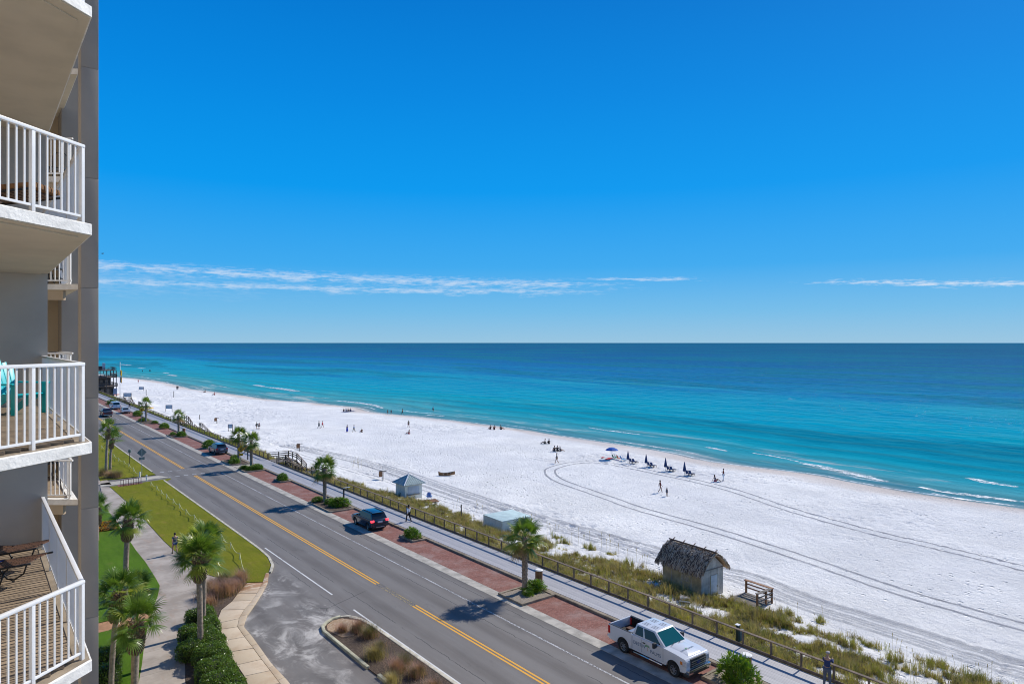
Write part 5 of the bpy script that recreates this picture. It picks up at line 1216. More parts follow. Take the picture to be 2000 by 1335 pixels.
def body_car(loc, rz, label, paint, prof, arches, W_, gh, wheels, r=.36, extras=None, cat='car', name='parked_car', group='cars along the beach road', zroll=.45, lights='rear', glass='glass'):
    root = empty(name, loc, rz, label, cat, group)
    m = MB(); m.side(prof, -W_ / 2, W_ / 2)
    o = m.build('body', M[paint], root, bevel=.06)
    # sill and arch shadow boxes
    m = MB(); m.box(min(p[0] for p in prof) + .15, -W_ / 2 + .22, .22, max(p[0] for p in prof) - .15, W_ / 2 - .22, .60); m.build('chassis', M['plastic_dark'], root)
    xb, zb, xt, zt, wb, wt, sides = gh
    greenhouse('cabin', M[paint], root, xb, zb, xt, zt, wb, wt)
    for s in (-1, 1):
        c = [(xb[0], s * wb, zb), (xb[1], s * wb, zb), (xt[1], s * wt, zt), (xt[0], s * wt, zt)]
        if s > 0: c = [c[1], c[0], c[3], c[2]]
        for (a, b_) in sides:
            q = facequad(c, *((a, b_) if s < 0 else (1 - b_, 1 - a)), .12, .84, .006); pane(root, 'side_window', M['glass'], q)
        m = MB(); m.box(xb[1] - .35, s * (wb + .02), zb + .02, xb[1] - .2, s * (wb + .20), zb + .16); m.build('wing_mirror', M[paint], root, bevel=.02)
        for hx in sides: m = MB(); xh = xb[0] + (xb[1] - xb[0]) * (hx[0] + .06); m.box(xh, s * W_ / 2, zb - .14, xh + .16, s * (W_ / 2 + .03), zb - .10); m.build('door_handle', M['plastic_dark'], root)
        for hx in sides[:-1] if len(sides) > 1 else []:
            xh = xb[0] + (xb[1] - xb[0]) * hx[1]; m = MB(); m.box(xh, s * (W_ / 2 - .01), .42, xh + .012, s * (W_ / 2 + .002), zb - .03); m.build('door_seam', M['plastic_dark'], root)
    pane(root, 'windscreen', M[glass], facequad([(xb[1], -wb, zb), (xb[1], wb, zb), (xt[1], wt, zt), (xt[1], -wt, zt)], .05, .95, .10, .88, .006))
    pane(root, 'rear_window', M['glass'], facequad([(xb[0], wb, zb), (xb[0], -wb, zb), (xt[0], -wt, zt), (xt[0], wt, zt)], .06, .94, .14, .86, .006))
    for (x, y) in wheels: 
        for s in (-1, 1): wheel(root, x, s * y, r, .23)
        m = MB()
    return root
def suv(loc, rz, label, paint, L_=4.45, W_=1.86, H_=1.70, name='parked_suv', braking=False):
    f, b_ = L_ / 2, -L_ / 2; fa, ra = f - .88, b_ + .86; r_ = .43
    prof = [(b_ + .05, .42)] + [(x, z) for x, z in arch(ra, r_, .30)] + arch(fa, r_, .30) + [(f - .05, .34), (f, .55), (f - .04, .80), (f - .25, .98), (f - 1.15, 1.08), (b_ + .12, 1.12), (b_ + .02, 1.0), (b_, .6)]
    gh = ((b_ + .10, f - 1.12), 1.07, (b_ + .48, f - 2.0), H_, .86, .68, [(.07, .30), (.33, .58), (.61, .93)])
    ro = body_car(loc, rz, label, paint, prof, None, W_, gh, [(fa, .80), (ra, .80)], .355, cat='suv', name=name, group='parked cars')
    for s in (-1, 1):
        m = MB(); m.box(b_ - .012, s * .62 - .0, .88, b_ + .2, s * (W_ / 2 + .004), 1.08); m.v = [(v[0], v[1], v[2]) for v in m.v]; m.build('tail_light', M['brake_on'] if braking else M['red_lens'], ro, bevel=.02)
        m = MB(); m.box(f - .32, s * .60, .68, f - .02, s * (W_ / 2 + .003), .84); m.build('headlight', M['head_lens'], ro, bevel=.02)
        m = MB(); m.bar((b_ + .55, s * .62, H_ + .03), (f - 2.1, s * .62, H_ + .03), .04, .04); m.build('roof_rail', M['plastic_dark'], ro)
    m = MB(); m.box(b_ - .06, -.80, .40, b_ + .1, .80, .60); m.build('bumper', M['plastic_dark'], ro, bevel=.03)
    m = MB(); m.box(b_ - .075, -.45, .36, b_ + .02, .45, .44); m.build('skid_plate', M['rim'], ro, bevel=.02)
    m = MB(); m.box(b_ - .02, -.26, .80, b_ + .01, .26, .94); m.build('number_plate', M['car_white'], ro)
    m = MB(); m.box(b_ + .30, -.62, H_ - .03, b_ + .56, .62, H_ + .02); m.build('spoiler', M[paint], ro, bevel=.01)
    m = MB(); m.box(f - .04, -.62, .50, f + .03, .62, .78); m.build('grille', M['plastic_dark'], ro, bevel=.02)
    return ro
bk = NB('lit_brake_light'); bk.col((.6, .01, .01)); bk.p.inputs['Emission Color'].default_value = (1, .05, .08, 1); bk.p.inputs['Emission Strength'].default_value = 2.2; M['brake_on'] = bk.m
suv((31.25, 62.35, .006), R(90), 'dark navy SUV with its brake lights lit in the brick parking lane', 'car_navy', braking=True)
suv((32.1, 119.1, .006), R(91), 'slate blue SUV parked beyond the crosswalk next to a round shrub', 'car_slate', 4.6)

# van, sedan, pickup in the distance
def van(loc, rz, label):
    W_ = 1.98; prof = [(-2.7, .45)] + arch(-1.7, .44, .32) + arch(1.75, .44, .32) + [(2.75, .40), (2.8, .75), (2.7, 1.0), (1.75, 1.22), (-2.68, 1.22), (-2.72, .7)]
    gh = ((-2.68, 1.9), 1.20, (-2.55, 1.1), 2.08, .94, .80, [(.03, .30), (.34, .62), (.68, .95)])
    ro = body_car(loc, rz, label, 'car_white', prof, None, W_, gh, [(1.75, .86), (-1.7, .86)], .37, cat='van', name='parked_van', group='parked cars')
    m = MB(); m.box(-2.82, -.9, .42, -2.66, .9, .60); m.build('bumper', M['chrome'], ro, bevel=.02)
    m = MB(); m.box(-2.735, -.008, .62, -2.66, .008, 2.0); m.build('door_seam', M['plastic_dark'], ro)
    for s in (-1, 1): m = MB(); m.box(-2.735, s * .80, .85, -2.6, s * .985, 1.15); m.build('tail_light', M['red_lens'], ro)
    m = MB(); m.box(2.6, -.7, .62, 2.82, .7, .9); m.build('grille', M['plastic_dark'], ro)
    return ro
van((31.2, 216.4, .006), R(90), 'white van with dark rear windows parked at the far end of the road')
def sedan(loc, rz, label, paint):
    prof = [(-2.3, .40)] + arch(-1.4, .38, .28) + arch(1.45, .38, .28) + [(2.3, .34), (2.36, .6), (2.2, .78), (1.0, .92), (-1.7, .98), (-2.3, .92), (-2.36, .6)]
    gh = ((-1.75, 1.15), .90, (-1.0, .25), 1.43, .80, .60, [(.12, .48), (.52, .88)])
    ro = body_car(loc, rz, label, paint, prof, None, 1.82, gh, [(1.45, .78), (-1.4, .78)], .325, cat='car', group='parked cars')
    for s in (-1, 1):
        m = MB(); m.box(2.05, s * .52, .60, 2.34, s * .915, .74); m.build('headlight', M['head_lens'], ro, bevel=.02)
        m = MB(); m.box(-2.36, s * .52, .70, -2.1, s * .915, .84); m.build('tail_light', M['red_lens'], ro, bevel=.02)
    m = MB(); m.box(2.28, -.5, .45, 2.39, .5, .66); m.build('grille', M['plastic_dark'], ro); return ro
sedan((31.5, 202.0, .006), R(-93), 'silver sedan facing the camera between the white van and the far shrub', 'car_silver')

def pickup(loc, rz, label, paint, L_=5.9, detail=True, name='pickup_truck'):
    root = empty(name, loc, rz, label, 'pickup truck', None); W_ = 2.0; hw = W_ / 2; P_ = M[paint]
    fa, ra, r_ = 1.86, -1.84, .49; wr = .395
    def archw(cx, n=10): return [(cx + r_ * math.cos(math.pi - math.pi * i / n), .46 + r_ * .98 * math.sin(math.pi * i / n)) for i in range(n + 1)]
    # front half with bonnet
    prof = [(-1.18, .48), (fa - r_ - .02, .46)] + archw(fa) + [(2.66, .50), (2.74, .62), (2.74, 1.14), (2.64, 1.23), (2.1, 1.30), (1.15, 1.36), (-1.18, 1.33)]
    m = MB(); m.side(prof, -hw, hw); m.build('body', P_, root, bevel=.05)
    # load bed: outer walls with arches, tailgate, bulkhead, floor
    bp = [(-1.21, .48), (ra + r_ + .02, .46)] + archw(ra)[::-1] + [(ra - r_ - .02, .46), (-2.98, .50), (-3.02, .62), (-3.02, 1.36), (-1.21, 1.36)]
    for s in (-1, 1):
        m = MB(); y0, y1 = (hw - .10, hw) if s > 0 else (-hw, -hw + .10); m.side(bp, y0, y1); m.build('bed_side', P_, root, bevel=.03)
        m = MB(); m.box(-2.98, s * (hw - .085), 1.36, -1.23, s * (hw - .012), 1.385); m.build('bed_rail_cap', M['plastic_dark'], root, bevel=.006)
    m = MB(); m.box(-3.03, -hw + .10, .55, -2.95, hw - .10, 1.35); m.build('tailgate', P_, root, bevel=.02)
    m = MB(); m.box(-2.94, -hw + .102, .82, -1.22, hw - .102, .86); m.box(-1.26, -hw + .102, .86, -1.215, hw - .102, 1.33)
    for s in (-1, 1):
        m.box(ra - .45, s * (hw - .105), .86, ra + .45, s * (hw - .28), 1.08); m.box(-2.94, s * (hw - .102), .862, -1.27, s * (hw - .115), 1.355)
    m.build('bed_liner', M['bed_liner'], root)
    m = MB(); m.box(-1.9, -.55, .865, -1.65, .5, .90); m.box(-2.6, .1, .865, -2.2, .55, .97); m.build('load', M['brown_slat'], root)
    m = MB(); m.box(-1.62, -.80, 1.0, -1.30, .80, 1.34); m.build('tool_box', M['car_silver'], root, bevel=.02)
    m = MB(); m.box(-2.9, -.72, .34, 2.5, .72, .80); m.build('chassis', M['plastic_dark'], root)
    # cab
    gx = ((-1.17, 1.30), 1.33, (-.98, .40), 1.95, .94, .75)
    greenhouse('cab', P_, root, *gx)
    (xb, zb, xt, zt, wb, wt) = gx
    for s in (-1, 1):
        c = [(xb[0], s * wb, zb), (xb[1], s * wb, zb), (xt[1], s * wt, zt), (xt[0], s * wt, zt)]
        if s > 0: c = [c[1], c[0], c[3], c[2]]
        for (a, b_) in ((.08, .34), (.40, .88)):
            pane(root, 'side_window', M['glass'], facequad(c, *((a, b_) if s < 0 else (1 - b_, 1 - a)), .10, .86, .006))
        for xx in (-1.12, 1.16, -.42):
            m = MB(); m.box(xx, s * (hw - .01), .56, xx + .014, s * (hw + .0025), 1.28); m.build('door_seam', M['plastic_dark'], root)
        m = MB(); m.box(-.30, s * hw, 1.12, -.12, s * (hw + .035), 1.18); m.build('door_handle', M['plastic_dark'], root, bevel=.008)
        m = MB(); m.box(.72, s * (hw - .03), 1.30, .78, s * (hw + .14), 1.34); m.box(.66, s * (hw + .09), 1.24, .80, s * (hw + .33), 1.52); m.build('wing_mirror', M['plastic_dark'], root, bevel=.02)
        m = MB(); m.tube([(-.95, s * (hw + .05), .40), (1.15, s * (hw + .05), .40)], .045, 8); m.build('running_board', M['chrome'], root, smooth=True)
        m = MB(); m.box(2.44, s * .66, .80, 2.765, s * (hw + .004), 1.09); m.build('headlight', M['head_lens'], root, bevel=.02)
        m = MB(); m.box(2.34, s * (hw - .03), .88, 2.50, s * (hw + .008), 1.06); m.build('indicator', M['amber'], root, bevel=.01)
        m = MB(); m.box(-3.045, s * (hw - .14), .82, -2.86, s * (hw + .006), 1.28); m.build('tail_light', M['red_lens'], root, bevel=.015)
        # wheel arch trim
        m = MB()
        for cx in (fa, ra): m.tube([(p[0], s * (hw - .012), p[1]) for p in archw(cx)], .022, 6)
        m.build('arch_trim', P_, root, smooth=True)
        m = MB()
        for cx in (fa, ra): m.side(archw(cx, 8), s * (hw - .30), s * (hw - .11)) if s > 0 else m.side(archw(cx, 8), -(hw - .11), -(hw - .30))
        m.build('arch_liner', M['plastic_dark'], root)
    pane(root, 'windscreen', M['windscreen'], facequad([(xb[1], -wb, zb), (xb[1], wb, zb), (xt[1], wt, zt), (xt[1], -wt, zt)], .05, .95, .08, .90, .006))
    pane(root, 'rear_window', M['glass'], facequad([(xb[0], wb, zb), (xb[0], -wb, zb), (xt[0], -wt, zt), (xt[0], wt, zt)], .10, .90, .18, .84, .006))
    for y_ in (-.30, .30): m = MB(); m.bar((1.36, y_ - .26, 1.375), (1.22, y_ + .22, 1.43), .02, .015); m.build('wiper', M['plastic_dark'], root)
    # bonnet bulge; grey bars on the roof paint the shadows between its ribs
    m = MB(); m.add([(1.3, -.62, 1.335), (2.58, -.58, 1.22), (2.58, .58, 1.22), (1.3, .62, 1.335), (1.34, -.52, 1.385), (2.48, -.48, 1.285), (2.48, .48, 1.285), (1.34, .52, 1.385)], [(0, 3, 2, 1), (4, 5, 6, 7), (0, 1, 5, 4), (1, 2, 6, 5), (2, 3, 7, 6), (3, 0, 4, 7)]); m.build('bonnet_bulge', P_, root, bevel=.015)
    for y_ in (-.48, -.34, -.20, .20, .34, .48):
        for x_ in (-.78, -.15):
            m = MB(); m.box(x_, y_ - .012, zt - .004, x_ + .40, y_ + .012, zt + .010); m.build('roof_rib_shadow', M['rib_shadow'], root, bevel=.003)
    # front end
    m = MB(); m.box(2.68, -.66, .70, 2.79, .66, 1.18); m.build('grille', M['plastic_dark'], root, bevel=.02)
    for z_ in (.80, .91, 1.02): m = MB(); m.box(2.79, -.60, z_ - .018, 2.81, .60, z_ + .018); m.build('grille_bar', M['rim'], root)
    m = MB(); 
    el_ = [(.17 * math.cos(i / 16 * 6.283), .075 * math.sin(i / 16 * 6.283)) for i in range(16)]; m.prism(el_, 0, .015); m.v = [(2.812 + v[2], v[0], .91 + v[1]) for v in m.v]; m.build('oval_emblem', M['oval_blue'], root)
    tm = textmesh('Ford', .13); o = link('lettering', tm, M['chrome'], root, (2.830, 0, .875)); o.rotation_euler = Euler((R(90), 0, R(90)))
    m = MB(); m.box(2.70, -.96, .46, 2.92, .96, .66); m.build('bumper', M['chrome'], root, bevel=.04)
    m = MB(); m.box(2.75, -.55, .48, 2.935, .55, .58); m.build('bumper_intake', M['plastic_dark'], root, bevel=.01)
    m = MB(); m.box(2.5, -.94, .30, 2.82, .94, .46); m.build('front_valance', M['plastic_dark'], root, bevel=.03)
    m = MB(); m.box(-3.20, -.92, .50, -3.03, .92, .64); m.build('bumper', M['chrome'], root, bevel=.03)
    for x_ in (fa, ra):
        for s in (-1, 1): wheel(root, x_, s * .86, wr, .27)
    # lettering on the doors and bonnet
    if detail:
        def palmlogo(par_m, sc):
            m = MB()
            for k in range(7):
                a = R(-20 + k * 37); p0 = Vector((0, .0, 0)); p1 = Vector((math.cos(a) * .5, math.sin(a) * .36 + .10, 0)) * sc; p2 = Vector((math.cos(a) * .75, math.sin(a) * .42 - .05, 0)) * sc; nn = Vector((-math.sin(a), math.cos(a), 0)) * .09 * sc
                m.add([tuple(p0), tuple(p1 + nn), tuple(p2), tuple(p1 - nn)], [(0, 1, 2, 3)])
            t = MB(); t.add([(-.05 * sc, -.95 * sc, 0), (.09 * sc, -.95 * sc, 0), (.05 * sc, 0, 0), (-.02 * sc, 0, 0)], [(0, 1, 2, 3)])
            return m, t
        for s in (-1, 1):
            rot = Euler((R(90), 0, 0)) if s < 0 else Euler((R(90), 0, R(180)))
            for (txt, xx, zz, sz) in (('DESTIN', -.62 * -s * -1 if s > 0 else -.62, .86, .27), ('PALMS', .62 * (1 if s < 0 else -1), .74, .27)):
                xx = (-.62 if txt == 'DESTIN' else .58) * (1 if s < 0 else -1) + .0
                link('lettering', textmesh(txt, sz), M['decal_blue'], root, (xx + .05, s * (hw + .004), zz), rot)
            g1, g2 = palmlogo(None, .26)
            link('palm_logo', g1.mesh('palm_logo'), M['decal_green'], root, (.03, s * (hw + .006), 1.02), rot); link('palm_logo_trunk', g2.mesh('palm_logo_trunk'), M['decal_tan'], root, (.03, s * (hw + .005), 1.02), rot)
        mt = Matrix(((0, -.9962, .0874), (1, 0, 0), (0, .0874, .9962))).to_4x4()     # local x -> +y (across), y -> -x, lies on the bonnet
        o = link('lettering', textmesh('DESTIN   PALMS', .15, .002), M['decal_blue'], root); o.matrix_local = Matrix.Translation((2.08, 0, 1.332)) @ mt
        g1, g2 = palmlogo(None, .17)
        o = link('palm_logo', g1.mesh('palm_logo'), M['decal_green'], root); o.matrix_local = Matrix.Translation((1.98, .0, 1.345)) @ mt
        o = link('palm_logo_trunk', g2.mesh('palm_logo_trunk'), M['decal_tan'], root); o.matrix_local = Matrix.Translation((1.98, 0, 1.342)) @ mt
    return root
pickup((31.16, 25.68, .006), R(-90.5), 'white extended cab pickup truck with palm lettering parked beside the boardwalk', 'car_white')
pickup((26.4, 196.5, .004), R(90), 'maroon pickup truck driving away at the far left of the road', 'car_maroon', detail=False)
# ------------------------------------------------------------------ THATCHED HUT
def thatch_m():
    b = NB('weathered_palm_thatch'); v = b.obj(); n = b.noise(b.scale(v, (1, 6, 6)), 2.2, 6, .7)
    c = b.mix(b.smooth(n, .35, .7), (.28, .185, .12), (.60, .43, .28)); c = b.mix(b.m1('MULTIPLY', b.rnd(), .5), c, (.44, .36, .27)); b.col(c).set(.95, 0, .1); return b.m
M['thatch'] = thatch_m(); M['thatch_dark'] = simple('dark_brown_thatch', (.10, .065, .045), .95, .3, 6, 0); M['thatch_pale'] = simple('pale_thatch_and_highlight', (.46, .40, .32), .9, .3, 8, 0)
M['ply'] = simple('weathered_plywood', (.50, .40, .23), .85, .28, 1.6, .3, 20, rnd=.15); M['ply_grey'] = simple('grey_weathered_boards', (.52, .47, .40), .85, .25, 1.6, .3, 20, rnd=.2)
M['door_pale'] = simple('pale_grey_door', (.58, .58, .56), .7, .12, 2, .1); M['yellow_frame'] = simple('faded_yellow_frame', (.50, .42, .22), .8, .15, 3, .1)
hx, hy = 47.0, 34.25; hz = -2.62
hut = empty('beach_hut', (hx, hy, hz), R(-3), 'thatched plywood beach hut with crossed poles along its ridge', 'hut')
W2, L2, EH, RH = 2.75, 4.2, 2.12, 3.42
m = MB(); m.box(0.03, .03, -.4, W2 - .03, L2 - .03, EH - .02); m.build('wall', M['ply'], hut)
for i in range(4):
    y0 = i * L2 / 4; m = MB(); m.box(-.02, y0 + .008, -.4, .028, y0 + L2 / 4 - .008, EH); m.build('wall_panel', M['ply'], hut); m = MB(); m.box(W2 - .028, y0 + .008, -.4, W2 + .02, y0 + L2 / 4 - .008, EH); m.build('wall_panel', M['ply'], hut)
    m = MB(); m.box(-.045, y0 - .03, -.4, -.022, y0 + .03, EH); m.build('batten', M['ply_grey'], hut)
gbx = [0, .28, .56, .84, 1.12]
for i in range(4): m = MB(); m.box(gbx[i] + .006, -.02, -.4, gbx[i + 1] - .006, .028, EH); m.build('gable_board', M['ply_grey'], hut)
for x0 in (2.06, 2.31, 2.55): m = MB(); m.box(x0, -.02, -.4, min(W2, x0 + .235), .028, EH); m.build('gable_board', M['ply_grey'], hut)
m = MB(); m.box(1.12, -.02, 1.62, 2.05, .028, EH); m.build('gable_board', M['ply_grey'], hut)
for i in range(6):
    x0 = i * W2 / 6; x1 = x0 + W2 / 6 - .008; f_ = lambda x: EH + .03 + (RH - EH - .12) * (1 - abs(x - W2 / 2) / (W2 / 2))
    m = MB(); pts = [(x0, EH + .012), (x1, EH + .012), (x1, f_(x1))] + ([(W2 / 2, f_(W2 / 2))] if x0 < W2 / 2 < x1 else []) + [(x0, f_(x0))]
    m.side(pts, -.018, .026); m.build('gable_board', M['ply_grey'], hut)
m = MB(); m.box(-.03, -.05, EH - .05, W2 + .03, -.022, EH + .03); m.build('gable_beam', M['weathered'], hut)
m = MB(); m.box(1.16, -.035, -.35, 2.02, .01, 1.58); dr = m.build('door', M['door_pale'], hut, bevel=.006)
for (a_, b_, c_, d_) in ((1.12, -.4, 1.16, 1.62), (2.02, -.4, 2.07, 1.62)): m = MB(); m.box(a_, -.045, b_, c_, .0, d_); m.build('door_frame', M['yellow_frame'], hut)
m = MB(); m.box(1.92, -.06, .55, 1.96, -.036, .68); m.build('handle', M['black'], dr)
wn = MB(); wn.box(-.05, 1.15, .85, -.024, 2.15, 1.6); wf = wn.build('window', M['yellow_frame'], hut, bevel=.004)
for i in range(7): m = MB(); m.box(-.066, 1.22 + i * .128, .92, -.052, 1.30 + i * .128, 1.54); m.build('slat', M['thatch_pale'], wf)
# thatch: layered shaggy leaf strands over a solid bed
rx = random.Random(4)
def roofpt(s, y, t):        # s=-1/+1 side, t 0 ridge .. 1 eave
    ov = .36; hwid = W2 / 2 + ov; x = W2 / 2 + s * hwid * t; z = RH - (RH - EH + .06) * (t ** 1.5) + .06 * math.sin(math.pi * t); return Vector((x, y, z))
bed_ = MB()
for s in (-1, 1):
    V = []; Q = []; n1, n2 = 9, 12
    for i in range(n1 + 1):
        for j in range(n2 + 1): p = roofpt(s, -.38 + (L2 + .76) * j / n2, i / n1); V.append((p.x, p.y, p.z - .06))
    for i in range(n1):
        for j in range(n2): a0 = i * (n2 + 1) + j; Q.append((a0, a0 + 1, a0 + n2 + 2, a0 + n2 + 1))
    bed_.add(V, Q)
bm_ = bed_.mesh('thatch_bed', True); o = link('thatch_bed', bm_, M['thatch'], hut); sd2 = o.modifiers.new('s', 'SOLIDIFY'); sd2.thickness = .10
th = [MB(), MB(), MB()]
for s in (-1, 1):
    for row in range(13):
        t0 = row / 13
        for k in range(150 if s < 0 else 90):
            y = -.42 + (L2 + .84) * rx.random(); t_ = t0 + rx.uniform(-.03, .05); p = roofpt(s, y, max(0, t_)); q = roofpt(s, y + rx.uniform(-.12, .12), min(1.12, t_ + rx.uniform(.14, .30)))
            lift = Vector((0, 0, rx.uniform(.0, .11))); w = rx.uniform(.022, .05); a = Vector((0, w, 0)); mid = (p + q) / 2 + lift * 1.4
            q = q + lift * rx.uniform(-1.0, 1.2) + (Vector((0, 0, -.12 * rx.random())) if row > 11 else Vector()); mbx = th[2 if rx.random() < (.42 if row < 6 else .14) else rx.randrange(2)]  # extra pale strands near the ridge paint its sun highlights
            mbx.v += [tuple(p - a), tuple(p + a), tuple(mid + a), tuple(mid - a), tuple(q + a * .4), tuple(q - a * .4)]; n0 = len(mbx.v) - 6; mbx.f += [(n0, n0 + 1, n0 + 2, n0 + 3), (n0 + 3, n0 + 2, n0 + 4, n0 + 5)]
for mbx, mt in zip(th, ('thatch', 'thatch_dark', 'thatch_pale')):
    me = bpy.data.meshes.new('thatch_strands'); me.from_pydata(mbx.v, [], mbx.f); link('thatch_strands', me, M[mt], hut)
M['pole'] = simple('dark_ridge_pole', (.07, .052, .045), .9, .3, 8, .3)
for i in range(5):
    y = -.2 + (L2 + .35) * i / 4
    for s in (-1, 1):
        p0 = roofpt(s, y, .52); m = MB(); top = roofpt(0, y, 0); d = (Vector((W2 / 2, y, RH + .02)) - p0).normalized(); m.tube([tuple(p0 + Vector((0, s * .03, .10))), tuple(Vector((W2 / 2, y + s * .04, RH + .10)) + d * .38)], [.06, .045], 7); m.build('crossed_pole', M['pole'], hut, smooth=True)
for dz_, dx_ in ((.14, -.08), (.14, .08)): m = MB(); m.tube([(W2 / 2 + dx_, -.4, RH + dz_), (W2 / 2 + dx_, L2 + .4, RH + dz_)], .035, 7); m.build('ridge_pole', M['pole'], hut, smooth=True)
m = MB(); m.box(0, -.02, 0, .9, .6, .06); m.M = Matrix.Rotation(R(40), 4, 'Y'); 
# pale scrap leaning by the hut
r = empty('scrap_panels', (*on(1340, 1172)[:2], tz(*on(1340, 1172)[:2])), R(30), 'pale scrap panels leaning on the seaside hut wall in the grass', 'scrap')
for i, (a, x_, w_) in enumerate(((35, -.6, .8), (55, .0, .7), (48, .45, .6))): m = MB(); m.M = Matrix.Translation((x_, .1 * i, .05)) @ Matrix.Rotation(R(a), 4, 'Y') @ Matrix.Rotation(R(10 * i), 4, 'Z'); m.box(-w_ / 2, -.4, 0, w_ / 2, .4, .03); m.build('panel', (M['door_pale'], M['white_concrete'], M['ply_grey'])[i], r)

# deck platform with railing by the hut
pd = [on(u, v) for u, v in ((1436, 1155), (1489, 1177), (1451, 1176), (1475, 1180))]
dk = empty('lookout_deck', (50.2, 31.6, -2.85), R(-2), 'small wooden deck with a half open railing beside the hut', 'deck')
for i in range(13): m = MB(); m.box(-2.6, -1.2 + i * .20, .10, 1.0, -1.2 + i * .20 + .18, .14); m.build('deck_plank', M['weathered'], dk)
for (x_, y_, h_) in ((-1.05, -1.15, 1.15), (.15, -1.15, 1.15), (.95, -1.15, 1.15), (.95, 1.25, 1.15)): m = MB(); m.box(x_ - .07, y_ - .07, -.6, x_ + .07, y_ + .07, h_); m.build('post', M['new_wood'], dk, bevel=.01)
m = MB(); m.box(.82, -1.25, 1.15, 1.10, 1.4, 1.20); m.build('top_rail', M['new_wood'], dk)
m = MB(); m.box(-1.15, -1.29, 1.152, .818, -1.02, 1.20); m.build('top_rail', M['weathered'], dk)
for z_ in (.55, .85): m = MB(); m.box(-1.05, -1.24, z_ - .05, .95, -1.222, z_ + .05); m.build('side_rail', M['weathered'], dk); m = MB(); m.box(1.022, -1.15, z_ - .05, 1.04, 1.25, z_ + .05); m.build('side_rail', M['new_wood'], dk)

# ------------------------------------------------------------------ KIOSK with metal pyramid roof
M['sea_roof'] = simple('blue_grey_metal_roof', (.30, .38, .38), .35, .12, 2, .05, metal=.3); M['kiosk_wall'] = simple('pale_painted_boards', (.80, .77, .66), .7, .08, 2, .1); M['kiosk_side'] = M['kiosk_wall']; M['grey_paint'] = simple('grey_painted_panel', (.50, .53, .55), .6, .08, 2, .1)
ks = empty('beach_kiosk', (45.05, 79.6, -2.75), 0, 'small square kiosk with a grey metal pyramid roof', 'kiosk'); KW, KH, KA, OV = 2.55, 2.25, 3.35, .38
m = MB(); m.box(.02, .02, -.5, KW - .02, KW - .02, KH - .02); m.build('core', M['kiosk_wall'], ks)
for i in range(12):
    a_ = i * KW / 12 + .004; b_ = (i + 1) * KW / 12 - .004
    for q in ((a_, -.012, b_, .02), (-.012, a_, .02, b_), (a_, KW - .02, b_, KW + .012), (KW - .02, a_, KW + .012, b_)): m = MB(); m.box(q[0], q[1], -.5, q[2], q[3], KH); m.build('wall_board', M['kiosk_wall'], ks)
m = MB(); m.box(.38, -.04, .88, 2.15, -.013, 1.95); m.build('serving_hatch', M['grey_paint'], ks, bevel=.01)
m = MB(); m.box(.30, -.22, .80, 2.22, -.013, .86); m.build('counter_shelf', M['weathered'], ks)
m = MB(); m.box(.95, -.03, .50, 1.5, -.013, .56); m.build('vent_slot', M['black'], ks)
m = MB(); m.box(.22, -.06, .4, .30, -.013, 1.1); m.build('latch_bar', M['plastic_dark'], ks)
c0 = (-OV, -OV); c1 = (KW + OV, KW + OV); ap = (KW / 2, KW / 2, KA); ez = KH - .02
cor = [(c0[0], c0[1], ez), (c1[0], c0[1], ez), (c1[0], c1[1], ez), (c0[0], c1[1], ez)]
for i in range(4):
    a_, b_ = Vector(cor[i]), Vector(cor[(i + 1) % 4]); A_ = Vector(ap); m = MB(); dn_ = Vector((0, 0, -.05)); m.add([tuple(a_), tuple(b_), tuple(A_), tuple(a_ + dn_), tuple(b_ + dn_), tuple(A_ + dn_)], [(0, 1, 2), (3, 5, 4), (0, 3, 4, 1)]); m.build('roof_panel', M['sea_roof'], ks)
    for k in range(1, 11):
        t = k / 11; p = a_.lerp(b_, t); mid = a_.lerp(b_, .5); frac = 1 - abs(t - .5) * 2; q = p + (A_ - mid) * frac; m = MB(); m.bar(tuple(p + Vector((0, 0, .015))), tuple(q + Vector((0, 0, .015))), .03, .035); m.build('roof_seam', M['sea_roof'], ks)
    m = MB(); m.bar(tuple(a_ + Vector((0, 0, .02))), tuple(A_ + Vector((0, 0, .02))), .09, .05); m.build('hip_cap', M['white_metal'], ks)
# storage box with teal lid
M['teal_lid'] = simple('pale_teal_lid', (.52, .64, .61), .5, .12, 1.2, .05)
sb = empty('storage_box', (45.35, 58.9, -2.8), R(-2), 'large pale storage box with a flat teal lid in the dune grass', 'storage box'); bw, bl_, bh = 3.9, 3.7, 1.62
m = MB(); m.box(.02, .02, -.4, bw - .02, bl_ - .02, bh - .03); m.build('core', M['kiosk_wall'], sb)
for k in range(2):
    for (x0, y0, x1, y1) in ((k * bw / 2 + .006, -.012, (k + 1) * bw / 2 - .006, .018), (-.012, k * bl_ / 2 + .006, .018, (k + 1) * bl_ / 2 - .006), (bw - .018, k * bl_ / 2 + .006, bw + .012, (k + 1) * bl_ / 2 - .006)): m = MB(); m.box(x0, y0, -.4, x1, y1, bh); m.build('side_panel', M['kiosk_wall'], sb)
for k in range(6): m = MB(); m.box(-.06, k * bl_ / 6 - .03, bh + .004, bw + .06, (k + 1) * bl_ / 6 - .036, bh + .06); m.build('lid_panel', M['teal_lid'], sb, bevel=.006)

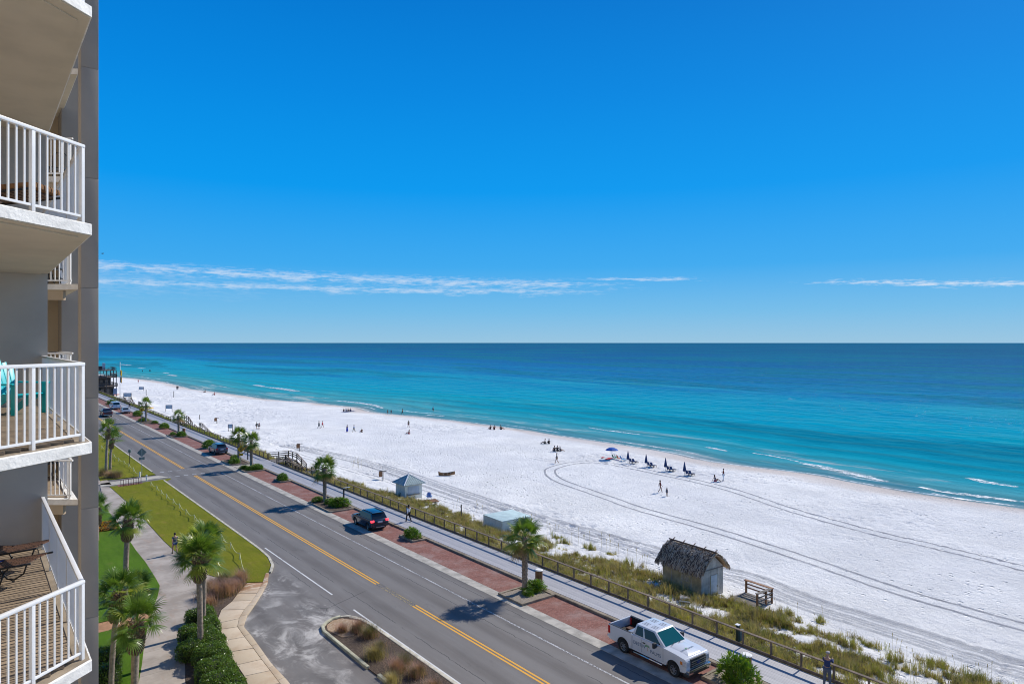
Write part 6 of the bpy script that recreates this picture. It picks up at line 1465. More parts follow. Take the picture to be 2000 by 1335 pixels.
# ------------------------------------------------------------------ STAIRS from the boardwalk to the beach
def beach_stairs(y0, label, drop_to, run1, sc=1.0):
    """gap in the railing at y0..y0+4; deck out over the dune, then stairs down parallel to the boardwalk (towards smaller y)"""
    r = empty('beach_stairs', (36.3, y0, 0), 0, label, 'stairs', 'wooden stairs from the boardwalk to the beach')
    def plank_deck(x0, x1, ya, yb, z):
        n_ = int(abs(yb - ya) / .2)
        for i in range(n_): m = MB(); m.box(x0, ya + i * .2 + .008, z - .04, x1, ya + i * .2 + .192, z); m.build('deck_plank', M['weathered'], r)
        m = MB(); m.box(x0, ya, z - .26, x0 + .06, yb, z - .045); m.box(x1 - .06, ya, z - .26, x1, yb, z - .045); m.build('joist', M['rail_wood'], r)
    def fence(p0, p1, posts=3):
        p0, p1 = Vector(p0), Vector(p1)
        for i in range(posts + 1): p = p0.lerp(p1, i / posts); m = MB(); m.box(p.x - .06, p.y - .06, p.z - 1.3, p.x + .06, p.y + .06, p.z + 1.0); m.build('post', M['rail_wood'], r)
        for h_ in (.42, .72, 1.03): m = MB(); m.bar(tuple(p0 + Vector((.07, 0, h_))), tuple(p1 + Vector((.07, 0, h_))), .16 if h_ > 1 else .04, .05 if h_ > 1 else .13); m.build('rail', M['rail_wood'], r)
    def flight(xa, xb, ya, za, yb, zb):
        n_ = max(2, int(abs(zb - za) / .17))
        for i in range(n_): t = (i + .5) / n_; y_ = ya + (yb - ya) * t; z_ = za + (zb - za) * (i + 1) / n_; m = MB(); m.box(xa, y_ - .16, z_ - .05, xb, y_ + .16, z_); m.build('tread', M['weathered'], r)
        for x_ in (xa - .04, xb + .04): m = MB(); m.bar((x_, ya, za - .12), (x_, yb, zb - .12), .06, .28); m.build('stringer', M['rail_wood'], r)
        fence((xa - .08, ya, za), (xa - .08, yb, zb), 2); fence((xb + .08, ya, za), (xb + .08, yb, zb), 2)
    plank_deck(0, 3.2, .2, 3.8, .14); fence((0.1, 3.8, .14), (3.2, 3.8, .14), 2); fence((3.2, 3.8, .14), (3.2, .2, .14), 2); fence((.1, .2, .14), (1.4, .2, .14), 1)
    flight(1.55, 3.1, .2, .14, -3.6, -.95); plank_deck(1.5, 4.6, -6.2, -3.6, -.95); fence((1.5, -3.6, -.95), (1.5, -6.2, -.95), 2); fence((4.6, -3.7, -.95), (4.6, -6.2, -.95), 2)
    flight(3.0, 4.5, -6.2, -.95, -6.2 - run1, drop_to); 
    return r
beach_stairs(103.2, 'wooden stairs zigzagging down to the beach behind the second palm', -2.5, 6.5)
beach_stairs(170.5, 'far wooden stairs down to the beach between the two distant palms', -2.5, 9.0)
beach_stairs(243.0, 'farthest wooden beach stairs behind the white van', -2.4, 6.5)

# ------------------------------------------------------------------ old wooden beach house at the far left
bh_ = empty('wooden_beach_house', (37.2, 297, -1.6), 0, 'dark weathered three storey beach house with open decks at the far end of the boardwalk', 'house')
M['old_wood'] = simple('dark_weathered_boards', (.065, .058, .058), .9, .35, 1.0, .2, 20); M['old_wood2'] = simple('grey_brown_boards', (.13, .10, .085), .9, .35, 1.0, .2, 20)
hz_ = [0, 3.4, 6.8, 9.4]
m = MB(); m.box(.8, 1.5, -1, 5.6, 13, 3.3); m.build('lower_storey', M['old_wood'], bh_); m = MB(); m.box(.6, 3, 3.5, 4.6, 13, 6.7); m.build('upper_storey', M['old_wood'], bh_)
for k, z_ in enumerate((3.3, 6.7, 9.3)):
    x1 = (6.4, 6.2, 5.9)[k]; m = MB(); m.box(-.6, -.8, z_, x1, 13.4, z_ + .22); m.build('deck_floor', M['old_wood2'], bh_)
    for (p, q) in (((-.6, -.8), (x1, -.8)), ((x1, -.8), (x1, 13.4))):
        for h_ in (.5, .9, 1.25): m = MB(); m.bar((p[0], p[1], z_ + h_), (q[0], q[1], z_ + h_), .08, .14); m.build('rail', M['old_wood2'], bh_)
        for i in range(6): a_ = Vector((*p, 0)).lerp(Vector((*q, 0)), i / 5); m = MB(); m.box(a_.x - .07, a_.y - .07, z_ + .2, a_.x + .07, a_.y + .07, z_ + 1.3); m.build('post', M['old_wood'], bh_)
for (x_, y_) in ((-.5, -.7), (2.8, -.7), (6.0, -.7), (6.0, 6), (6.0, 13), (-.5, 6)): m = MB(); m.box(x_ - .12, y_ - .12, -1, x_ + .12, y_ + .12, 9.3); m.build('support_post', M['old_wood'], bh_)
for (x_, z_) in ((1.2, .8), (3.0, .8), (4.6, .9), (1.0, 4.2), (2.8, 4.2)):
    y_ = 1.46 if z_ < 3 else 2.96; m = MB(); m.box(x_, y_, z_, x_ + 1.0, y_ + .05, z_ + 1.6); m.build('window', M['glass'], bh_)
m = MB(); m.box(5.0, -.9, .4, 6.2, -.84, 2.6); m.build('blue_panel', simple('blue_grey_panel', (.16, .20, .30), .8, .2, 2, 0), bh_)
m = MB(); m.box(-.4, 4, 9.52, 2.6, 9, 10.9); m.build('roof_room', M['old_wood'], bh_); m = MB(); m.box(2.0, 3.2, 9.5, 2.9, 4.0, 12.2); m.build('stair_tower', M['grey_paint'], bh_)
for i in range(6): m = MB(); m.box(-.5 + i * 1.1, -.8, 8.2, -.3 + i * 1.1, -.7, 9.3); m.build('brace', M['old_wood'], bh_)

# ------------------------------------------------------------------ flagpole with flags
fx, fy = at(234.5, 781, -.4); fp = empty('flagpole', (fx, fy, -.6), 0, 'tall white flagpole beside the dark beach house', 'flagpole')
m = MB(); m.tube([(0, 0, 0), (0, 0, 12.6)], [.11, .06], 10); m.build('pole', M['white_metal'], fp, smooth=True); m = MB(); m.ball((0, 0, 12.65), .1); m.build('finial', M['chrome'], fp)
def flag(z, c, nm, lab):
    V = []; Q = []
    for i in range(9):
        for j in range(7): V.append((.10 + i * .12 * .5, .22 * math.sin(i * .9 + j * .3), -j * .32 - i * .05))
    for i in range(8):
        for j in range(6): Q.append((i * 7 + j, (i + 1) * 7 + j, (i + 1) * 7 + j + 1, i * 7 + j + 1))
    m = MB(); m.add(V, Q); o = m.build('flag', simple(nm, c, .8, .1, 2, 0), smooth=True, loc=(fx, fy, -.6 + z)); tag(o, lab, 'flag'); o.modifiers.new('s', 'SOLIDIFY').thickness = .01
flag(10.2, (.72, .38, .01), 'yellow_flag_cloth', 'yellow warning flag hanging on the flagpole'); flag(8.0, (.40, .22, .05), 'tan_flag_cloth', 'dull orange flag below the yellow one on the flagpole')
fl2 = None

# ------------------------------------------------------------------ signs
M['sign_yellow'] = simple('yellow_sign_face', (.75, .42, .01), .5, .03, 2, 0); M['sign_back'] = simple('grey_green_sign_back', (.13, .17, .16), .5, .08, 2, 0); M['galv'] = simple('galvanised_post', (.42, .44, .45), .45, .08, 2, 0, metal=.4); M['sign_blue'] = simple('blue_grey_notice_board', (.13, .22, .32), .6, .15, 3, 0)
def ped_sign(x, y, z0, label):
    r = empty('pedestrian_sign', (x, y, z0), 0, label, 'sign', 'yellow pedestrian crossing signs')
    m = MB(); m.box(-.03, -.02, 0, .03, .02, 3.35); m.build('post', M['galv'], r)
    m = MB(); pg = [(0, .56), (.50, .06), (.50, -.04), (0, -.54), (-.50, -.04), (-.50, .06)]; m.prism(pg, 0, .012); m.v = [(v[0], -.025 - v[2], 2.80 + v[1]) for v in m.v]; f = m.build('sign_face', M['sign_yellow'], r)
    m = MB()                                     # walking figure
    for poly_ in ([(-.03, .30), (.06, .30), (.06, .21), (-.03, .21)], [(-.06, .19), (.06, .19), (.05, -.06), (-.05, -.06)], [(.0, -.04), (.05, -.06), (.16, -.30), (.09, -.32)], [(-.05, -.06), (.01, -.06), (-.08, -.32), (-.15, -.30)], [(.05, .18), (.17, .04), (.13, .0), (.03, .12)], [(-.05, .18), (-.15, .02), (-.10, -.01), (-.03, .12)]):
        m.add([(p[0], -.040, 2.80 + p[1]) for p in poly_], [(0, 1, 2, 3)])
    m.build('walking_figure', M['black'], f)
    m = MB(); m.prism([(-.30, -.17), (.30, -.17), (.30, .17), (-.30, .17)], 0, .012); m.v = [(v[0], -.025 - v[2], 2.02 + v[1]) for v in m.v]; f2 = m.build('arrow_plate', M['sign_yellow'], r)
    m = MB(); m.add([(-.18, -.040, 2.10), (-.10, -.040, 2.12), (.10, -.040, 1.97), (.06, -.040, 1.92)], [(0, 1, 2, 3)]); m.add([(.16, -.04, 1.90), (.14, -.04, 2.04), (.0, -.04, 1.90)], [(0, 1, 2)]); m.build('arrow', M['black'], f2)
    m = MB(); m.prism([(-.50, -.06), (.50, -.06), (.50, .06), (-.50, .06)], 0, .01) if False else None
    return r
ped_sign(*at(470.5, 914, 0), 0.0, 'yellow pedestrian crossing sign standing at the crosswalk')
ped_sign(*at(276.5, 824, 0), .0, 'yellow pedestrian crossing sign in front of the farthest roadside palm')
r = empty('diamond_sign', (*at(277, 928.5, .09), .09), R(8), 'grey back of a diamond road sign on the far lawn', 'sign')
m = MB(); m.box(-.03, -.03, 0, .03, .0, 3.9); m.build('post', M['galv'], r)
m = MB(); m.prism([(0, .62), (.62, 0), (0, -.62), (-.62, 0)], 0, .012); m.v = [(v[0], .012 + v[2], 3.2 + v[1]) for v in m.v]; m.build('sign_plate', M['sign_back'], r); m = MB(); m.box(-.36, .012, 2.18, .36, .024, 2.55); m.build('sign_plate', M['sign_back'], r)
r = empty('path_light', (*at(253.3, 906, .09), .09), 0, 'dark low post lamp on the far lawn near the road', 'lamp'); m = MB(); m.tube([(0, 0, 0), (0, 0, 1.75)], .04, 8); m.build('pole', M['black'], r); m = MB(); m.tube([(0, 0, 1.75), (0, 0, 1.8), (0, 0, 2.15), (0, 0, 2.25)], [.12, .2, .2, .08], 10); m.build('lamp_head', M['sign_back'], r)
for (u, v_, lab) in ((273.3, 931.5, 'pale green bollard at the left side of the concrete walk'), (286.2, 938, 'pale bollard in front of the concrete walk near the rope fence')):
    r = empty('bollard', (*at(u, v_, .09), .09), 0, lab, 'bollard', 'pale bollards by the concrete walk'); m = MB(); m.tube([(0, 0, 0), (0, 0, .66)], .09, 10); m.build('shaft', M['kiosk_wall'], r, smooth=False); m = MB(); m.tube([(0, 0, .66), (0, 0, .70), (0, 0, .78)], [.12, .12, .04], 10); m.build('cap', M['grey_paint'], r)
# bike rack on its brick pad
p0, p1 = at(236, 949.5, .09), at(275.5, 944, .09)
m = MB(); m.prism([at(228, 948.5), at(276, 942.5), at(279, 944.5), at(232, 951.5)], .0, .10); S('brick_pad', m, M['brick'])
r = empty('bike_rack', (*p0, .1), math.atan2(p1[1] - p0[1], p1[0] - p0[0]), 'dark red metal bike rack of eight bars by the concrete walk', 'bike rack'); ln = math.hypot(p1[0] - p0[0], p1[1] - p0[1])
M['rack'] = simple('dark_red_metal', (.10, .035, .03), .5, .1, 3, 0)
for i in range(9): m = MB(); m.tube([(ln * i / 8, 0, 0), (ln * i / 8, 0, .82)], .03, 6); m.build('upright', M['rack'], r)
for z_ in (.12, .82): m = MB(); m.tube([(0, 0, z_), (ln, 0, z_)], .03, 6); m.build('rail', M['rack'], r)
# rope fences
M['rope'] = simple('pale_yellow_rope', (.55, .55, .28), .8, .1, 5, 0); M['stake'] = simple('pale_stake', (.56, .55, .38), .8, .1, 5, 0)
def ropefence(pts, label, last_big=False):
    W3 = [Vector((*at(u, v_, .09), .09)) for u, v_ in pts]; o = W3[0]; r = empty('rope_fence', tuple(o), 0, label, 'rope fence', 'rope fences on the roadside lawns')
    for i, p in enumerate(W3):
        q = p - o; m = MB(); m.tube([(q.x, q.y, -.05), (q.x, q.y, .55)], .03, 6); m.build('stake', M['stake'], r)
        if i:
            a_ = W3[i - 1] - o; ps = [];
            for k in range(7): t = k / 6; w = a_.lerp(q, t); ps.append((w.x, w.y, .50 - .30 * math.sin(math.pi * t)))
            m = MB(); m.tube(ps, .024, 5); m.build('rope', M['rope'], r, smooth=True)
    return r
def c7(L_): return [(x / 3.068 + 180, y / 3.068 + 910.5) for x, y in L_]
ropefence(c7([(352, 115), (387, 140), (413, 165), (445, 190), (485, 220), (522, 250), (562, 285), (612, 320), (665, 360), (712, 395), (775, 440), (830, 490), (885, 555), (914, 662)]), 'long sagging rope fence along the near roadside lawn')
ropefence([(x / 11.13 + 190, y / 11.13 + 846) for x, y in [(90, 325), (190, 385), (360, 520), (460, 600), (580, 665), (685, 725), (785, 820), (885, 945)]], 'shorter rope fence on the far lawn behind the slender palms')

# beach notices, bins, posts
def notice(u, v_, w, h, label, leg=.9, ang=38.4):
    x, y, z = on(u, v_); r = empty('notice_board', (x, y, z), -R(ang), label, 'sign', 'blue grey notice boards on the beach')
    m = MB(); m.box(-w / 2, -.03, leg, w / 2, .03, leg + h); m.build('board', M['sign_blue'], r, bevel=.01); m = MB(); m.box(-w * .42, -.036, leg + h * .35, w * .42, -.031, leg + h * .42); m.box(-w * .42, -.036, leg + h * .6, w * .3, -.031, leg + h * .67); m.build('print', M['white_metal'], r)
    for s in (-1, 1): m = MB(); m.box(s * (w / 2 - .05) - .05, -.05, -.3, s * (w / 2 - .05) + .05, .05, leg + h); m.build('post', M['old_wood2'], r)
notice(330, 804, 2.0, 1.1, 'wide blue grey notice board behind the far planter palm', 1.0); notice(276, 762.5, 2.2, 1.1, 'distant notice board nearest to the waterline', .6); notice(249, 777, 3.0, 1.3, 'pale board by the dune plants next to the flagpole', .6); notice(450, 842, 1.1, .9, 'narrow blue notice board behind the crosswalk palm', .8)
def stick(u, v_, h, label, w=.07):
    x, y, z = on(u, v_); r = empty('marker_post', (x, y, z), 0, label, 'post', 'marker posts on the sand'); m = MB(); m.box(-w, -w, -.3, w, w, h); m.build('post', M['old_wood2'], r); m = MB(); m.box(-w * 1.2, -w * 1.2, h, w * 1.2, w * 1.2, h + .05); m.build('cap', M['old_wood'], r)
stick(285.5, 772, 2.4, 'tall thin post at the far left of the sand', .09); stick(339.4, 775.6, 2.4, 'tall thin post standing alone on the far sand', .09); stick(390, 818.5, 1.2, 'short pale post beside the far stairs', .08)
def binpost(u, v_, label, bins=1, s=1.0):
    x, y, z = on(u, v_); r = empty('litter_bin', (x, y, z), -R(38), label, 'litter bin', 'wooden litter bins on the beach')
    m = MB(); m.box(-.06, -.06, -.3, .06, .06, 1.45 * s); m.build('post', M['weathered'], r); m = MB(); m.box(-.55, -.06, 1.36 * s, .55, .06, 1.45 * s); m.build('crossbar', M['weathered'], r)
    m = MB(); m.box(-.60, -.22, .55 * s, -.14, .22, 1.34 * s); m.build('bin', M['new_wood'], r, bevel=.02)
binpost(748, 937, 'brown litter bin on a crossbar post beside the kiosk'); binpost(585.5, 880, 'brown litter bin alone on the sand beyond the stairs'); binpost(423.5, 826, 'brown litter bin near the far stairs')
stick(901, 1010, 1.5, 'thin post in the dune grass left of the storage box', .05)
# boardwalk furniture
def wood_bin(x, y, label, s=1.0):
    r = empty('trash_can', (x, y, .148), 0, label, 'trash can', 'slatted trash cans on the boardwalk')
    m = MB(); m.tube([(0, 0, 0), (0, 0, .86)], .25, 20); m.build('liner', M['plastic_dark'], r)
    for i in range(18): a = i / 18 * 6.283; m = MB(); m.M = Matrix.Rotation(a, 4, 'Z'); m.box(.252, -.038, .02, .28, .038, .92); m.build('slat', M['new_wood'], r)
    m = MB(); m.tube([(0, 0, .92), (0, 0, .95), (0, 0, 1.0)], [.31, .31, .24], 20); m.build('lid', M['white_concrete'], r)
wood_bin(33.75, 39.3, 'round slatted trash can with a white lid beside the nearest palm'); wood_bin(33.55, 21.5, 'trash can with a white lid behind the big shrub near the truck'); wood_bin(33.75, 149.5, 'brown trash can on the far boardwalk beside the far palm')
def foot_shower(x, y, z, label, h=1.35):
    r = empty('shower_post', (x, y, z), 0, label, 'shower post', 'post with arm beside the boardwalk'); m = MB(); m.box(-.07, -.07, -.1, .07, .07, h); m.build('post', M['old_wood'], r); m = MB(); m.box(-.05, -.05, h, .75, .05, h + .05); m.build('arm', M['white_metal'], r)
foot_shower(33.8, 74.0, .148, 'dark post with a white topped arm behind the long planter'); foot_shower(33.75, 108.8, .148, 'dark post with an arm beside the crosswalk palm')
r = empty('electrical_box', (*at(1441, 1267, -.8)[:2], -.9), 0, 'dark box on a green post behind the boardwalk railing', 'utility box'); m = MB(); m.box(-.08, -.08, -.3, .08, .08, 1.62); m.build('post', simple('dark_green_post', (.03, .05, .035), .7), r); m = MB(); m.box(.10, -.10, .6, .5, .06, 1.25); m.build('box', M['sign_back'], r, bevel=.01); m = MB(); m.box(-.13, -.13, 1.62, .13, .13, 1.66); m.build('cap', M['white_metal'], r)
# kayaks and rubble near the flag
M['kayak'] = simple('orange_yellow_kayak', (.70, .30, .01), .5, .15, 1, 0); M['orange'] = simple('orange_fabric', (.62, .12, .03), .7, .1, 2, 0); M['kayak_y'] = simple('yellow_kayak', (.72, .50, .02), .5, .1, 1, 0)
def kayak(x, y, z, rz, mat, label):
    r = empty('kayak', (x, y, z), rz, label, 'kayak', 'kayaks lying on the dune'); m = MB(); m.tube([(-1.6, 0, .28), (-1.2, 0, .2), (-.5, 0, .17), (.5, 0, .17), (1.2, 0, .2), (1.6, 0, .28)], [.02, .22, .36, .36, .22, .02], 12); m.v = [(v[0], v[1], .18 + (v[2] - .18) * .55) for v in m.v]; m.build('hull', mat, r, smooth=True); m = MB(); m.tube([(-.3, 0, .37), (.35, 0, .37)], [.16, .16], 10); m.v = [(v[0], v[1], .36 + (v[2] - .36) * .15) for v in m.v]; m.build('cockpit', M['plastic_dark'], r)
ka = on(291, 798); kayak(ka[0], ka[1], ka[2] + .1, R(10), M['kayak'], 'orange kayak on the dune behind the farthest palm'); kayak(ka[0] - .6, ka[1] - 1.6, ka[2] + .1, R(14), M['kayak_y'], 'yellow kayak in front of the orange one on the dune')
kb_ = on(226, 772); kayak(kb_[0], kb_[1], kb_[2] + .2, R(5), M['orange'], 'red orange kayak at the foot of the dark beach house')
# driftwood boat
x, y, z = on(873, 928); r = empty('rowing_boat', (x, y, z), R(-35), 'old wooden rowing boat half sunk in the sand', 'boat'); r.scale = (.78, .78, .78); V = []; Q = []
for i in range(11):
    t = -1 + 2 * i / 10; w = .52 * (1 - abs(t) ** 2.4) + .02; h = .50 + .45 * abs(t) ** 3 * (1.3 if t < 0 else .4)
    for j, (a, b_) in enumerate(((-1, 1), (-.7, .35), (0, 0), (.7, .35), (1, 1))): V.append((t * 1.7, a * w, b_ * h + .12 * abs(t) ** 2 - .04))
for i in range(10):
    for j in range(4): Q.append((i * 5 + j, (i + 1) * 5 + j, (i + 1) * 5 + j + 1, i * 5 + j + 1))
m = MB(); m.add(V, Q); o = m.build('hull', simple('old_orange_wood', (.24, .13, .06), .85, .4, 2.5, .3), r); o.modifiers.new('s', 'SOLIDIFY').thickness = .04
for x_ in (-.7, .1, .8): m = MB(); m.box(x_ - .1, -.44, .34, x_ + .1, .44, .38); m.build('thwart', M['weathered'], r)
r.rotation_euler = (R(10), R(-6), R(-32))
adirondack((*on(838, 977)[:2], tz(*on(838, 977)[:2]) + .12), R(150), M['blue_plastic'], 'blue adirondack chair standing beside the kiosk', s=.95)
x, y, z = on(836, 979); r = empty('pallet', (x, y, z + .02), R(-10), 'weathered low wooden pallet under the blue chair', 'pallet')
for i in range(8): m = MB(); m.box(-1.0, -.8 + i * .2, .06, 1.3, -.8 + i * .2 + .15, .09); m.build('slat', M['new_wood'], r)
for y_ in (-.7, .0, .6): m = MB(); m.box(-.9 , y_, -.05, 1.2, y_ + .08, .058); m.build('bearer', M['weathered'], r)
# ------------------------------------------------------------------ BEACH UMBRELLAS AND CHAIRS
M['navy'] = simple('navy_umbrella_cloth', (.015, .045, .14), .8, .15, 3, 0); M['bright_blue'] = simple('blue_umbrella_cloth', (.01, .10, .40), .8, .12, 3, 0); M['green_cloth'] = simple('green_cloth', (.02, .26, .12), .8, .1, 3, 0); M['red_cloth'] = simple('red_cloth', (.50, .03, .03), .8, .1, 3, 0); M['cloth_cyan'] = simple('light_blue_cloth', (.03, .30, .60), .8, .1, 3, 0); M['dark_cloth'] = simple('dark_blue_cloth', (.02, .05, .15), .8, .1, 3, 0)
def closed_umbrella(px, label):
    x, y, z = on(*px); r = empty('closed_umbrella', (x, y, z), 0, label, 'umbrella', 'closed navy beach umbrellas')
    m = MB(); m.tube([(0, 0, -.3), (0, 0, 2.25)], .025, 8); m.build('pole', M['weathered'], r)
    k = 16; vs = []; fs = []; prof = [(2.22, .02), (1.9, .08), (1.3, .17), (.75, .24), (.66, .22)]
    for (z_, rr) in prof:
        for i in range(k): a = i / k * 6.283; q = rr * (1 + (.22 if i % 2 else -.15)); vs.append((q * math.cos(a), q * math.sin(a), z_))
    for j in range(len(prof) - 1):
        for i in range(k): fs.append((j * k + i, j * k + (i + 1) % k, (j + 1) * k + (i + 1) % k, (j + 1) * k + i))
    m = MB(); m.add(vs, fs); m.build('canopy', M['navy'], r)
def lounger(px, label, mat='dark_cloth', rz=None):
    x, y, z = on(*px); r = empty('beach_lounger', (x, y, z), R(12) if rz is None else rz, label, 'lounger', 'dark wooden beach loungers in pairs'); r.scale = (.86, .86, .9)
    for s in (-1, 1):
        m = MB(); m.bar((-.35, s * .27, .34), (1.25, s * .27, .24), .06, .09); m.build('side_frame', M['old_wood2'], r)
        for x_ in (-.25, 1.1): m = MB(); m.box(x_ - .035, s * .27 - .03, -.1, x_ + .035, s * .27 + .03, .32); m.build('leg', M['old_wood2'], r)
        m = MB(); m.box(-.35, s * .33 - .05, .50, .35, s * .33 + .05, .53); m.build('armrest', M['old_wood2'], r)
    m = MB(); m.add([(-.30, -.25, .36), (1.2, -.25, .27), (1.2, .25, .27), (-.30, .25, .36), (-.30, -.25, .42), (1.2, -.25, .33), (1.2, .25, .33), (-.30, .25, .42)], [(0, 3, 2, 1), (4, 5, 6, 7), (0, 1, 5, 4), (1, 2, 6, 5), (2, 3, 7, 6), (3, 0, 4, 7)]); m.build('seat_cushion', M[mat], r, bevel=.02)
    m = MB(); m.M = Matrix.Translation((-.28, 0, .38)) @ Matrix.Rotation(R(-58), 4, 'Y'); m.M = Matrix.Translation((-.28, 0, .38)) @ Matrix.Rotation(R(30), 4, 'Y') @ Matrix.Identity(4); m.M = Matrix.Translation((-.28, 0, .38)) @ Matrix.Rotation(R(-32), 4, 'Y'); m.box(-.04, -.26, 0, .04, .26, .78); m.build('back_cushion', M[mat], r, bevel=.02)
ul = ['first', 'second', 'third', 'fourth']
for i, (u, v_) in enumerate(((1226.6, 903.5), (1262, 911), (1300, 919), (1337, 927.5))):
    closed_umbrella((u, v_), f'{ul[i]} closed navy umbrella counting from the open blue umbrella')
    lounger((u + 6.5, v_ + .2), f'lounger directly beside the {ul[i]} closed umbrella from the open one'); lounger((u + 12.5, v_ + 1.2), f'outer lounger of the pair by the {ul[i]} closed umbrella from the open one')
x, y, z = on(1195, 896); r = empty('open_umbrella', (x, y, z), 0, 'open bright blue beach umbrella shading the coloured chairs', 'umbrella'); m = MB(); m.tube([(0, 0, -.3), (0, 0, 2.15)], .025, 8); m.build('pole', M['white_metal'], r); k = 16; vs = [(0, 0, 2.2)]; fs = []
for j, (rr, zz) in enumerate(((.5, 2.12), (.95, 1.9), (1.2, 1.68))):
    for i in range(k): a = i / k * 6.283; vs.append((rr * (1 if i % 2 == 0 else .96) * math.cos(a), rr * (1 if i % 2 == 0 else .96) * math.sin(a), zz))
for i in range(k): fs.append((0, 1 + i, 1 + (i + 1) % k))
for j in range(2):
    for i in range(k): fs.append((1 + j * k + i, 1 + (j + 1) * k + i, 1 + (j + 1) * k + (i + 1) % k, 1 + j * k + (i + 1) % k))
m = MB(); m.add(vs, fs); o = m.build('canopy', M['bright_blue'], r); o.modifiers.new('s', 'SOLIDIFY').thickness = .015
def folding_chair(px, mat, label, rz=R(-20)):
    x, y, z = on(*px); r = empty('folding_chair', (x, y, z), rz, label, 'beach chair', 'coloured beach chairs by the open umbrella'); 
    m = MB(); m.box(-.27, -.25, .25, .27, .25, .28); m.build('seat', M[mat], r); m = MB(); m.M = Matrix.Translation((-.25, 0, .27)) @ Matrix.Rotation(R(-20), 4, 'Y'); m.box(-.015, -.25, 0, .015, .25, .62); m.build('backrest', M[mat], r)
    for s in (-1, 1):
        m = MB(); m.tube([(-.3, s * .27, 0), (.25, s * .27, .27)], .015, 6); m.build('leg', M['rim'], r); m = MB(); m.tube([(.3, s * .27, 0), (-.25, s * .27, .27)], .015, 6); m.build('leg', M['rim'], r); m = MB(); m.tube([(-.32, s * .28, .45), (.25, s * .28, .45)], .02, 6); m.build('armrest', M['rim'], r)
folding_chair((1200, 895.5), 'green_cloth', 'green beach chair under the open blue umbrella'); folding_chair((1204, 894.5), 'green_cloth', 'dark green beach chair on the sea side of the first green chair', R(-40)); folding_chair((1209, 897), 'orange', 'orange beach chair right of the open blue umbrella'); folding_chair((1216, 898.5), 'cloth_cyan', 'light blue beach chair right of the orange one'); folding_chair((1221, 899.5), 'cloth_cyan', 'light blue beach chair nearest to the first closed umbrella', R(-50))
def mat_on(px, w, l, mat, label, cat='beach mat', name='beach_mat', rz=.4):
    x, y, z = on(*px); V = []; Q = []
    for i in range(7):
        for j in range(5): V.append(((i / 6 - .5) * w, (j / 4 - .5) * l, .05 + .02 * mnoise.noise(Vector((i * .7, j * .9, w)))))
    for i in range(6):
        for j in range(4): Q.append((i * 5 + j, (i + 1) * 5 + j, (i + 1) * 5 + j + 1, i * 5 + j + 1))
    m = MB(); m.add(V, Q); o = m.build(name, M[mat], loc=(x, y, z), rot=(0, 0, rz)); tag(o, label, cat); o.modifiers.new('s', 'SOLIDIFY').thickness = .02
mat_on((1189, 895.5), 2.2, .9, 'red_cloth', 'red beach towel left of the open umbrella', 'towel', 'beach_towel'); mat_on((1177, 893), .9, .5, 'red_cloth', 'small red cloth farthest left by the open umbrella', 'towel', 'beach_towel')
mat_on((680, 803.6), 5.0, 1.6, 'dark_cloth', 'dark blanket under the seated group by the water')

# ------------------------------------------------------------------ PEOPLE
def skin(verts, edges, radii, name, sub=2, root=0):
    me = bpy.data.meshes.new(name); me.from_pydata([tuple(v) for v in verts], edges, [])
    o = bpy.data.objects.new(name, me); COL.objects.link(o); o.modifiers.new('k', 'SKIN'); o.modifiers.new('u', 'SUBSURF').levels = sub
    for i, q in enumerate(me.skin_vertices[0].data): rr = radii[i]; q.radius = (rr, rr) if isinstance(rr, (int, float)) else rr; q.use_root = (i == root)
    dg = bpy.context.evaluated_depsgraph_get(); out = bpy.data.meshes.new_from_object(o.evaluated_get(dg)); bpy.data.objects.remove(o); out.name = name; out.shade_smooth(); return out
def V3(*a): return Vector(a)
POSES = {}
def pose(name, pel=(0, 0, .95), lean=0, hipw=.09, legs=None, arms=None, head=(0, .0)):
    POSES[name] = dict(pel=Vector(pel), lean=lean, legs=legs, arms=arms)
# legs: (knee, ankle) offsets from hip ; arms: (elbow, wrist) offsets from shoulder, for left (-x) and right (+x); faces +y
pose('stand', legs=[((-.01, .02, -.44), (-.03, 0, -.86)), ((.01, .02, -.44), (.03, 0, -.86))], arms=[((-.06, -.02, -.28), (-.09, .06, -.52)), ((.06, -.02, -.28), (.09, .06, -.52))])
pose('walk', legs=[((-.01, .20, -.40), (-.02, .24, -.83)), ((.01, -.06, -.44), (.02, -.34, -.78))], arms=[((-.05, -.14, -.25), (-.07, -.16, -.50)), ((.05, .10, -.27), (.07, .27, -.45))])
pose('hands', legs=[((-.03, .04, -.44), (-.06, 0, -.86)), ((.03, .02, -.44), (.06, 0, -.86))], arms=[((-.12, -.06, -.26), (-.02, .14, -.36)), ((.12, .04, -.24), (.04, .26, -.18))])
pose('sit', pel=(0, 0, .14), lean=-.12, legs=[((-.05, .38, .26), (-.06, .72, -.06)), ((.05, .40, .20), (.06, .78, -.06))], arms=[((-.10, -.16, -.26), (-.12, -.26, -.50)), ((.10, .14, -.24), (.08, .36, -.20))])
pose('kneel', pel=(0, 0, .22), lean=.25, legs=[((-.06, .40, .06), (-.06, .10, -.14)), ((.06, .40, .0), (.08, .06, -.14))], arms=[((-.05, .16, -.24), (-.02, .36, -.40)), ((.05, .18, -.22), (.02, .40, -.36))])
pose('chair', pel=(0, 0, .36), lean=-.18, legs=[((-.04, .44, .04), (-.05, .62, -.32)), ((.04, .44, .04), (.05, .66, -.32))], arms=[((-.08, .02, -.27), (-.08, .26, -.30)), ((.08, .02, -.27), (.08, .26, -.30))])
